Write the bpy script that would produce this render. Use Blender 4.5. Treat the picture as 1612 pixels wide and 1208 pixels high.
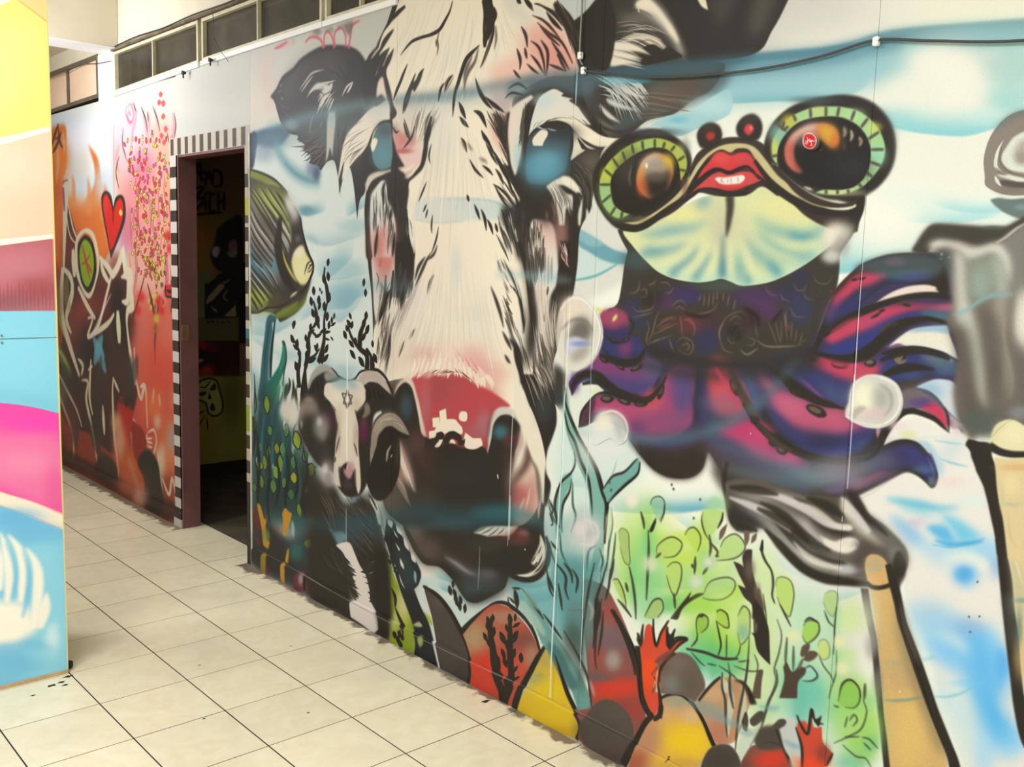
"""A tiled passage beside a long wall painted with a mural of animals under water."""
import bpy, bmesh, math, random
import numpy as np
from mathutils import Vector, Matrix
from mathutils.geometry import tessellate_polygon

for o in list(bpy.data.objects):
    bpy.data.objects.remove(o)
SC = bpy.context.scene
COL = SC.collection

# ------------------------------------------------------------------ camera
cam_d = bpy.data.cameras.new('camera')
cam = bpy.data.objects.new('camera', cam_d)
COL.objects.link(cam)
SC.camera = cam
cam.matrix_world = Matrix(((0.745252, 0.063965, -0.663707, -2.32654), (-0.666189, 0.113432, -0.737106, 0.00000), (0.028136, 0.991485, 0.127149, 1.65484), (0, 0, 0, 1)))
cam_d.lens = 36 * 1524.60 / 1612

cam_d.sensor_fit = 'HORIZONTAL'
cam_d.sensor_width = 36.0
cam_d.clip_start = .05
cam_d.clip_end = 60

# ------------------------------------------------------------------ world, lamps, exposure
world = bpy.data.worlds.new('world')
SC.world = world
world.use_nodes = True
world.node_tree.nodes['Background'].inputs[0].default_value = (.9, .92, 1, 1)
world.node_tree.nodes['Background'].inputs[1].default_value = .05
SC.view_settings.view_transform = 'Standard'
SC.view_settings.look = 'None'
SC.view_settings.gamma = 1
SC.view_settings.use_curve_mapping = False
SC.view_settings.exposure = 0.0


def lamp(name, loc, size, power, color, aim=None):
    d = bpy.data.lights.new(name, 'AREA')
    d.shape = 'RECTANGLE'
    d.size, d.size_y = size
    d.energy = power
    d.color = color
    o = bpy.data.objects.new(name, d)
    COL.objects.link(o)
    o.location = loc
    if aim is not None:
        o.rotation_euler = (Vector(aim) - Vector(loc)).to_track_quat('-Z', 'Y').to_euler()
    return o


COOL = (.95, .985, 1.08)
lamp('ceiling_lamp_back', (-2.4, -1.5, 3.1), (1.3, .35), 54, COOL)
lamp('ceiling_lamp_near', (-2.4, .5, 3.1), (1.3, .35), 54, COOL)
lamp('fill_lamp_middle', (-2.4, 2.7, 3.1), (1.3, .35), 72, COOL)  # unseen fill, added to even out the light along the wall
lamp('fill_lamp_far', (-2.4, 5.0, 3.1), (1.3, .35), 48, COOL)  # unseen fill beyond the pillar, added to lift the far end
lamp('bay_lamp', (-1.35, 6.05, 2.62), (.9, .12), 38, COOL, (-.0, 6.2, 2.6))



# ------------------------------------------------------------------ brush, spray and canvas
def _spline(P, corner, closed):
    """points of a Catmull-Rom curve through P, straight at corner marks"""
    n = len(P)
    if n < 3:
        return P
    out = []
    m = n if closed else n - 1
    for i in range(m):
        p1, p2 = P[i], P[(i + 1) % n]
        p0 = P[i - 1] if (i > 0 or closed) else p1
        p3 = P[(i + 2) % n] if (i + 2 < n or closed) else p2
        if corner[i]:
            p0 = p1
        if corner[(i + 1) % n]:
            p3 = p2
        d = float(np.hypot(*(p2 - p1)))
        k = int(min(12, max(2, d / 6)))
        t = (np.arange(k) / k)[:, None]
        m1 = (p2 - p0) * .5 if not corner[i] else (p2 - p1)
        m2 = (p3 - p1) * .5 if not corner[(i + 1) % n] else (p2 - p1)
        h = np.hypot(*(p2 - p1))
        for q in (m1, m2):
            g = np.hypot(*q)
            if g > 1.6 * h:
                q *= 1.6 * h / g
        t2, t3 = t * t, t * t * t
        out.append((2*t3-3*t2+1)*p1 + (t3-2*t2+t)*m1 + (-2*t3+3*t2)*p2 + (t3-t2)*m2)
    if not closed:
        out.append(P[-1][None])
    return np.concatenate(out)


def _cover(poly, w, h):
    """antialiased coverage of a polygon (canvas px) -> (x0, y0, mask)"""
    x0, y0 = np.floor(poly.min(0)).astype(int) - 1
    x1, y1 = np.ceil(poly.max(0)).astype(int) + 2
    x0, y0, x1, y1 = max(x0, 0), max(y0, 0), min(x1, w), min(y1, h)
    if x1 - x0 < 1 or y1 - y0 < 1:
        return None
    bw, bh = x1 - x0, y1 - y0
    SS = 4 if bh < 260 else 2
    a = poly - (x0, y0)
    b = np.roll(a, -1, 0)
    ya, yb = a[:, 1] * SS, b[:, 1] * SS
    lo, hi = np.minimum(ya, yb), np.maximum(ya, yb)
    r0 = np.clip(np.ceil(lo - .5), 0, bh * SS).astype(int)
    r1 = np.clip(np.ceil(hi - .5), 0, bh * SS).astype(int)
    cnt = r1 - r0
    ok = cnt > 0
    if not ok.any():
        return None
    idx = np.repeat(np.nonzero(ok)[0], cnt[ok])
    st = np.repeat(np.cumsum(cnt[ok]) - cnt[ok], cnt[ok])
    row = np.arange(len(idx)) - st + r0[idx]
    t = (row + .5 - ya[idx]) / (yb[idx] - ya[idx])
    x = np.clip(a[idx, 0] + t * (b[idx, 0] - a[idx, 0]), 0, bw)
    sg = np.where(yb[idx] > ya[idx], 1.0, -1.0)
    xi = np.minimum(x.astype(int), bw - 1)
    fr = x - xi
    acc = np.zeros((bh * SS, bw + 1), np.float32)
    np.add.at(acc, (row, xi), sg * (1 - fr))
    np.add.at(acc, (row, xi + 1), sg * fr)
    m = np.minimum(np.abs(np.cumsum(acc, 1)[:, :bw]), 1)
    return x0, y0, m.reshape(bh, SS, bw).mean(1)


def _box(m, r, ax):
    n = m.shape[ax]
    pad = [(0, 0), (0, 0)]
    pad[ax] = (r + 1, r)
    c = np.cumsum(np.pad(m, pad, mode='edge'), ax, dtype=np.float64)
    if ax == 0:
        return ((c[2*r+1:] - c[:n]) / (2*r+1)).astype(np.float32)
    return ((c[:, 2*r+1:] - c[:, :n]) / (2*r+1)).astype(np.float32)


def _blur(x0, y0, m, sig, w, h):
    r = int(round(sig))
    if r < 1:
        return x0, y0, m
    g = 3 * r + 1
    ex = (min(g, x0), min(g, w - x0 - m.shape[1]))
    ey = (min(g, y0), min(g, h - y0 - m.shape[0]))
    m = np.pad(m, (ey, ex))
    for _ in range(3 if sig < 60 else 2):
        m = _box(_box(m, r, 0), r, 1)
    return x0 - ex[0], y0 - ey[0], m


class Canvas:
    """a painted surface: u runs to the right over [0, W] mm, v downward over [0, H] mm"""
    def __init__(s, u0, v0, W, H, k, base, unit=2.0):
        s.unit = unit
        s.u0, s.v0, s.k = u0, v0, k
        s.w, s.h = int(round(W * k)), int(round(H * k))
        s.img = np.empty((s.h, s.w, 3), np.float32)
        s.img[:] = base
        s.clip = None
        s.rng = np.random.default_rng(7)

    def px(s, P):
        return (np.asarray(P, np.float64).reshape(-1, 2) - (s.u0, s.v0)) * s.k

    def lay(s, c, col, a=1.0):
        if c is None:
            return
        x0, y0, m = c
        hh, ww = m.shape
        m = m * a
        if s.clip is not None:
            m = m * s.clip[y0:y0+hh, x0:x0+ww]
        m = m[..., None]
        v = s.img[y0:y0+hh, x0:x0+ww]
        v += m * (col - v)

    def fill(s, P, corner, col, blur, a):
        q = _spline(s.px(P), corner, True)
        c = _cover(q, s.w, s.h)
        if c is not None and blur * s.k >= .6:
            c = _blur(*c, blur * s.k, s.w, s.h)
        s.lay(c, col, a)

    def setclip(s, P, corner, blur):
        q = _spline(s.px(P), corner, True)
        c = _cover(q, s.w, s.h)
        if c is not None and blur * s.k >= .6:
            c = _blur(*c, blur * s.k, s.w, s.h)
        s.clip = np.zeros((s.h, s.w), np.float32)
        if c is not None:
            s.clip[c[1]:c[1]+c[2].shape[0], c[0]:c[0]+c[2].shape[1]] = c[2]

    def ribbon(s, q, ws):
        """outline of a brush stroke along q (px) with widths ws at its start, middle and end"""
        d = np.gradient(q, axis=0)
        L = np.hypot(d[:, 0], d[:, 1]) + 1e-9
        nrm = np.stack([-d[:, 1], d[:, 0]], 1) / L[:, None]
        t = np.concatenate([[0], np.cumsum(np.hypot(*np.diff(q, axis=0).T))])
        t = t / max(t[-1], 1e-9)
        if len(ws) == 3:
            b = np.sin(np.pi * t)
            w = np.where(t < .5, ws[0], ws[2]) * (1 - b) + ws[1] * b
        else:
            w = np.interp(t, np.linspace(0, 1, len(ws)), ws)
        w = w[:, None] * .5
        return np.concatenate([q + nrm * w, (q - nrm * w)[::-1]])

    def stroke(s, P, corner, col, ws, blur, a):
        q = s.px(P)
        q = _spline(q, corner, False)
        if len(q) == 2:
            q = q[0] + (q[1] - q[0]) * np.linspace(0, 1, 7)[:, None]
        c = _cover(s.ribbon(q, np.array(ws) * s.k), s.w, s.h)
        if c is not None and blur * s.k >= .6:
            c = _blur(*c, blur * s.k, s.w, s.h)
        s.lay(c, col, a)

    def dab(s, x, y, cov, col, a):
        """soft spray spot with a gaussian edge, cov = (xx, xy, yy) mm2"""
        (cx, cy), = s.px((x, y))
        A, B, D = (q * s.k * s.k for q in cov)
        ex, ey = 2.9 * math.sqrt(A), 2.9 * math.sqrt(D)
        x0, x1 = max(0, int(cx - ex)), min(s.w, int(cx + ex) + 2)
        y0, y1 = max(0, int(cy - ey)), min(s.h, int(cy + ey) + 2)
        if x1 <= x0 or y1 <= y0:
            return
        X = np.arange(x0, x1)[None] + .5 - cx
        Y = np.arange(y0, y1)[:, None] + .5 - cy
        det = A * D - B * B
        e = (D * X * X - 2 * B * X * Y + A * Y * Y) / det
        m = np.exp(-.5 * e * np.sqrt(np.maximum(e, 1e-6)) * .48).astype(np.float32)
        s.lay((x0, y0, m), col, a)

    def hair(s, guides, cols, n, ws, jit, a):
        """n loose brush hairs spread between guide strokes of equal point count"""
        G = [s.px(g) for g in guides]
        m = len(G) - 1
        for i in range(n):
            t = (i + s.rng.random()) / n * m
            j = min(int(t), m - 1)
            f = t - j
            q = G[j] * (1 - f) + G[j + 1] * f if m else G[0].copy()
            L = np.hypot(*(q[-1] - q[0]))
            q = q + s.rng.normal(0, jit * L * .5, 2) + s.rng.normal(0, jit * L * .18, q.shape)
            q = q + (q[-1] - q[0]) * s.rng.uniform(-.24, .24)
            mid = q.mean(0)
            q = mid + (q - mid) * s.rng.uniform(.55, 1.1)
            q = _spline(q, [0] * len(q), False)
            if len(q) == 2:
                q = q[0] + (q[1] - q[0]) * np.linspace(0, 1, 6)[:, None]
            w = np.array(ws) * s.k * (.6 + .8 * s.rng.random())
            c = _cover(s.ribbon(q, w), s.w, s.h)
            s.lay(c, cols[i % len(cols)], a * (.65 + .35 * s.rng.random()))

    def play(s, text):
        """run a list of painting commands, one a line"""
        for ln in text.split('\n'):
            if not ln:
                continue
            op = ln[0]
            if op == 'E':
                s.clip = None
                continue
            head, _, body = ln[1:].partition('|')
            h = head.split()
            if op == 'P':
                for leaf in body.split(','):
                    *v, c = leaf.split()
                    x, y, dx, dy, w = [float(q) * (s.unit if i < 4 else 1) for i, q in enumerate(v)]
                    if h:
                        s.stroke([(x-1.2*dx, y-1.2*dy), (x, y), (x+1.2*dx, y+1.2*dy)], [0]*3, rgb(h[0]), (w*.2, w*1.45, w*.2), 0, .8)
                    s.stroke([(x-dx, y-dy), (x, y), (x+dx, y+dy)], [0]*3, rgb(c), (w*.15, w, w*.15), 0, 1)
                continue
            if op == 'H':
                gs = [points(g, s.unit)[0] for g in body.split('|')]
                s.hair(gs, [rgb(c) for c in h[0].split(',')], int(h[1]), [float(v) for v in h[2].split(',')], float(h[3]), float(h[4]))
                continue
            pts, cor = points(body, s.unit)
            if op == 'F':
                s.fill(pts, cor, rgb(h[0]), float(h[1]), float(h[2]) if len(h) > 2 else 1.0)
            elif op == 'S':
                s.stroke(pts, cor, rgb(h[0]), [float(v) for v in h[3].split(',')], float(h[1]), float(h[2]))
            elif op == 'D':
                s.dab(*pts[0], [float(v) for v in h[2].split(',')], rgb(h[0]), float(h[1]))
            elif op == 'C':
                s.setclip(pts, cor, float(h[0]))


def rgb(c):
    return np.array(PALETTE[int(c)], np.float32) / 255


def points(text, unit=2.0):
    """'x y dx dy! ...' -> points and corner marks; every point after the first is a step from the one before, in units of so many mm"""
    w = text.split()
    xy = np.array([float(k.rstrip('!')) for k in w]).reshape(-1, 2)
    return np.cumsum(xy, 0) * unit, [k[-1] == '!' for k in w[1::2]]


# paint pots: red, green and blue, 0 to 255
PALETTE = np.array('''
201 200 187 230 226 207 246 243 216 232 228 218 189 186 180 210 208 194 216 182 168 216 176 164 220 205 184 211 218 208 238 240 224 108 160 171
77 127 144 111 156 160 92 143 160 140 195 204 99 169 184 168 214 214 127 180 186 143 208 210 184 224 212 246 244 228 124 205 212 158 214 214
200 236 228 212 236 228 156 216 220 143 210 216 134 203 208 102 184 196 217 216 204 201 217 210 143 185 188 111 176 180 63 91 112 39 57 74
93 127 140 127 143 156 95 143 150 48 65 92 90 106 134 147 179 182 134 170 176 154 185 187 134 174 182 127 169 180 127 168 174 168 194 192
134 180 188 111 166 174 122 176 176 95 159 166 207 226 214 142 195 196 159 205 200 121 182 192 79 157 180 163 205 208 107 182 184 217 224 218
188 212 212 216 208 204 43 38 31 74 68 58 234 223 192 90 83 72 57 53 45 61 93 104 74 90 92 106 90 72 90 74 60 217 211 194
240 228 202 207 200 182 230 220 198 168 159 144 154 145 132 180 184 180 207 210 200 152 164 166 196 200 194 95 159 176 122 110 96 133 118 100
47 43 38 68 71 74 111 182 204 200 228 224 201 194 180 93 106 104 127 156 152 111 101 90 185 180 166 140 156 156 197 138 128 176 74 69
192 96 90 184 196 196 58 47 40 107 90 80 226 184 170 228 196 184 196 166 156 216 192 180 232 180 162 221 151 136 217 142 128 236 196 176
214 152 140 176 112 112 152 176 176 143 171 172 170 180 180 176 165 162 201 127 116 212 164 154 196 208 204 188 207 206 230 212 192 226 192 176
220 164 154 240 230 210 109 96 82 138 106 92 58 40 35 74 60 50 83 99 106 57 56 58 90 64 56 142 132 120 91 119 124 74 76 80
176 80 73 176 184 188 239 230 216 207 143 131 222 212 188 90 78 66 55 66 74 207 196 176 226 205 184 176 168 152 232 214 200 122 74 64
185 169 154 143 130 114 47 63 64 194 212 212 156 154 144 61 74 80 45 44 44 74 47 42 168 138 128 178 72 75 156 74 76 192 79 80
184 68 72 168 112 120 176 106 112 160 100 104 122 58 52 90 44 42 217 200 178 61 80 88 169 100 94 63 110 120 106 48 56 185 130 116
184 96 94 184 176 160 181 140 128 76 68 64 200 180 164 122 46 44 160 106 100 124 110 102 143 143 152 226 216 204 201 184 172 237 220 198
185 154 142 63 53 47 106 80 72 154 148 148 90 52 48 125 134 50 35 30 24 140 151 58 154 168 60 198 200 176 124 139 70 165 176 60
111 122 44 185 180 74 220 207 148 224 219 164 106 122 118 207 195 164 95 107 48 111 122 56 47 90 96 127 160 160 31 47 48 36 70 74
31 106 88 47 138 114 30 42 36 55 65 58 44 90 84 79 111 106 51 96 94 43 90 104 58 122 102 31 74 80 95 138 132 47 122 88
111 138 44 106 138 68 138 154 48 138 144 48 122 140 52 127 154 56 154 154 44 111 142 60 95 138 68 138 138 52 90 116 64 95 124 60
125 140 42 74 124 76 63 106 72 23 48 47 29 58 60 113 132 46 115 134 52 122 148 56 88 128 64 126 128 50 86 110 60 102 118 50
88 120 56 86 102 40 117 138 46 68 116 74 58 98 68 79 122 68 74 108 68 86 128 76 76 106 56 79 116 56 90 122 80 28 36 24
20 26 24 47 108 112 28 26 24 42 64 72 74 60 62 106 44 40 47 106 100 192 138 44 127 138 64 122 116 52 106 44 48 164 164 152
58 68 32 168 192 176 160 74 44 106 140 146 176 176 166 21 18 15 154 140 124 192 179 154 184 168 144 138 112 96 138 122 106 185 138 144
42 32 30 111 128 136 74 36 56 90 31 63 106 58 74 196 186 164 38 48 44 138 156 40 111 154 90 214 206 156 196 192 74 204 200 144
156 174 46 168 184 58 35 35 38 207 202 188 212 212 154 164 184 96 138 124 112 63 84 82 71 88 79 58 48 96 86 48 90 74 50 96
90 48 96 48 48 88 52 52 96 46 58 88 51 56 106 74 44 60 90 58 68 122 106 88 138 68 64 217 221 166 185 220 196 201 201 164
230 224 154 216 220 160 95 152 164 79 150 168 224 226 180 79 122 136 208 58 60 208 68 68 232 144 128 74 42 36 69 69 64 169 184 76
146 192 138 150 192 120 200 200 74 138 168 92 184 184 96 74 80 52 122 122 114 200 122 74 214 192 160 216 184 60 216 168 74 192 90 52
138 90 58 244 236 216 201 189 136 138 124 92 76 96 96 168 208 144 136 180 164 200 184 60 212 204 92 208 212 120 216 220 96 152 216 184
184 224 168 200 105 90 216 168 48 208 106 44 42 46 52 90 80 56 207 31 38 244 236 228 176 42 44 226 90 84 216 74 72 207 74 72
176 106 100 184 48 52 42 26 24 59 51 80 223 227 212 90 120 184 138 58 90 160 74 98 216 220 122 138 58 102 44 52 96 106 66 112
48 60 112 90 106 140 76 47 104 160 68 104 188 80 104 176 74 112 74 72 120 60 58 112 122 74 112 90 58 104 176 80 60 138 74 88
184 72 92 200 74 84 138 106 124 74 84 120 154 90 116 42 60 96 70 96 108 74 66 52 176 90 100 192 64 92 138 74 128 184 84 116
192 96 124 192 92 112 58 58 128 42 44 68 60 80 112 192 128 152 184 60 106 192 72 112 208 80 128 48 48 106 106 90 108 74 116 128
69 74 128 48 56 120 79 122 124 176 96 124 106 132 120 64 89 122 138 90 124 84 74 112 146 180 204 216 228 224 192 220 216 58 74 112
112 95 112 80 64 124 176 132 148 195 210 220 232 212 212 156 200 216 220 200 204 76 112 138 80 74 100 106 106 156 106 140 152 110 96 106
168 140 148 184 60 88 192 80 112 86 78 88 138 106 140 106 122 144 95 116 114 120 116 100 138 164 164 67 62 54 76 84 72 128 125 114
70 80 74 169 176 164 143 156 140 184 198 180 154 176 160 95 92 82 79 90 84 102 99 90 140 150 160 132 180 180 169 203 216 140 196 212
127 184 216 232 208 204 96 188 216 140 204 224 136 188 224 88 180 228 104 196 228 92 184 208 196 184 208 144 205 240 63 159 212 111 188 240
74 160 224 138 176 220 168 205 228 127 196 244 154 168 204 106 182 240 84 180 240 156 212 244 240 232 222 63 159 232 168 216 244 138 212 238
124 196 196 156 212 238 221 201 152 185 186 150 232 220 180 212 184 128 127 156 140 228 220 174 201 195 156 239 230 184 216 170 112 236 216 160
184 180 172 169 168 164 196 196 200 107 105 101 138 146 144 212 176 112 183 166 124 216 160 96 201 171 112 228 192 112 192 162 116 127 154 128
164 164 124 140 136 132 90 85 78 156 216 108 79 174 132 188 220 60 196 224 68 184 220 72 168 216 64 212 232 140 230 234 186 240 238 208
176 216 92 79 174 140 164 216 160 138 208 160 63 174 116 92 188 108 148 208 72 232 236 192 140 200 180 168 216 104 224 232 200 180 220 148
220 236 172 200 228 124 108 192 96 63 168 104 156 208 72 164 212 88 92 192 156 76 180 160 132 200 120 216 232 180 96 184 152 108 188 148
192 224 124 216 236 192 84 180 180 76 172 172 70 176 140 232 236 224 124 196 184 63 156 156 140 204 96 136 200 64 184 224 176 124 196 176
200 224 144 124 204 140 168 216 80 86 184 132 196 220 156 156 212 164 102 192 172 160 212 80 184 212 108 188 214 92 180 212 128 176 208 112
150 200 160 164 204 132 207 232 112 164 192 112 168 196 92 124 176 160 168 204 96 164 204 72 58 60 48 47 58 46 144 188 72 180 208 120
156 204 80 176 204 128 196 216 120 184 208 176 168 216 192 63 74 58 140 196 88 176 154 112 168 140 112 212 60 40 200 80 64 192 64 48
180 106 80 220 184 44 176 160 96 200 184 96 168 164 104 180 160 64 230 200 32 228 192 32 200 156 40 138 80 72 160 74 68 122 104 104
176 72 60 200 60 44 104 88 90 168 58 50 138 63 56 84 74 66 207 160 108 216 168 120 238 196 40 240 204 32 232 184 60 184 128 104
168 84 60 216 184 144 200 160 64 116 108 100 192 148 104 184 104 92 207 174 132 168 136 104 138 74 64 216 176 154 204 74 52 216 72 42
240 80 28 200 80 56 196 74 60 216 80 64 122 68 56 232 74 36 201 216 192 136 174 164 79 132 120 111 168 156 90 106 96 95 156 156
56 84 78 207 224 176 79 138 136 106 156 148 63 106 104 58 68 66 196 208 196 45 118 128 74 151 160 91 138 138 154 140 152 200 200 216
224 226 220 216 184 184 138 134 126 208 200 200 216 220 184 207 220 184 143 196 220 230 240 232 232 228 232 244 240 236 224 220 212 168 148 132
216 90 108 216 138 144 90 90 56 201 211 216 238 240 238 208 112 48 224 122 40 220 160 112 198 206 210 198 90 36 216 112 48 201 106 52
224 168 120 217 138 80 143 58 44 217 164 140 216 188 200 230 192 200 200 102 122 220 148 112 184 90 116 204 112 88 198 96 76 192 106 128
168 64 90 200 58 52 200 176 60 208 74 60 194 58 88 184 74 128 74 48 32 106 74 36 200 184 72 192 44 40 184 168 60 160 96 48
200 38 42 200 138 152 192 90 106 200 38 31 216 58 48 90 24 20 122 44 36 138 52 40 106 36 32 154 64 52 122 58 106 138 144 96
127 154 36 168 64 42 143 154 88 122 106 68 200 184 152 168 40 31 200 90 48 216 128 60 216 154 120 204 106 60 160 154 152 216 122 72
216 112 64 200 120 80 208 168 144 138 42 34 47 32 24 180 88 58 200 138 112 122 132 120 90 36 32 176 144 112 154 154 152 176 168 60
90 84 64 143 154 64 51 45 44 242 214 144 241 228 126 244 234 148 216 180 104 253 246 218 246 207 174 244 196 164 248 216 188 181 102 106
201 132 136 148 84 90 196 122 128 127 66 70 134 207 224 150 216 230 124 196 216 238 79 166 240 131 164 240 74 180 242 154 180 234 90 152
249 233 208 232 106 160 126 196 226 106 180 220 112 184 222 253 246 226 226 242 238 120 192 222 184 154 106 90 106 112 228 207 112 232 200 120
90 70 48 106 74 28 138 74 32 122 90 32 90 80 48 138 122 128 122 74 80 106 106 74 117 104 74 78 68 38 42 21 18 138 36 32
154 40 32 106 100 36 63 58 28 121 121 60
'''.split(), float).reshape(-1, 3)


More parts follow.
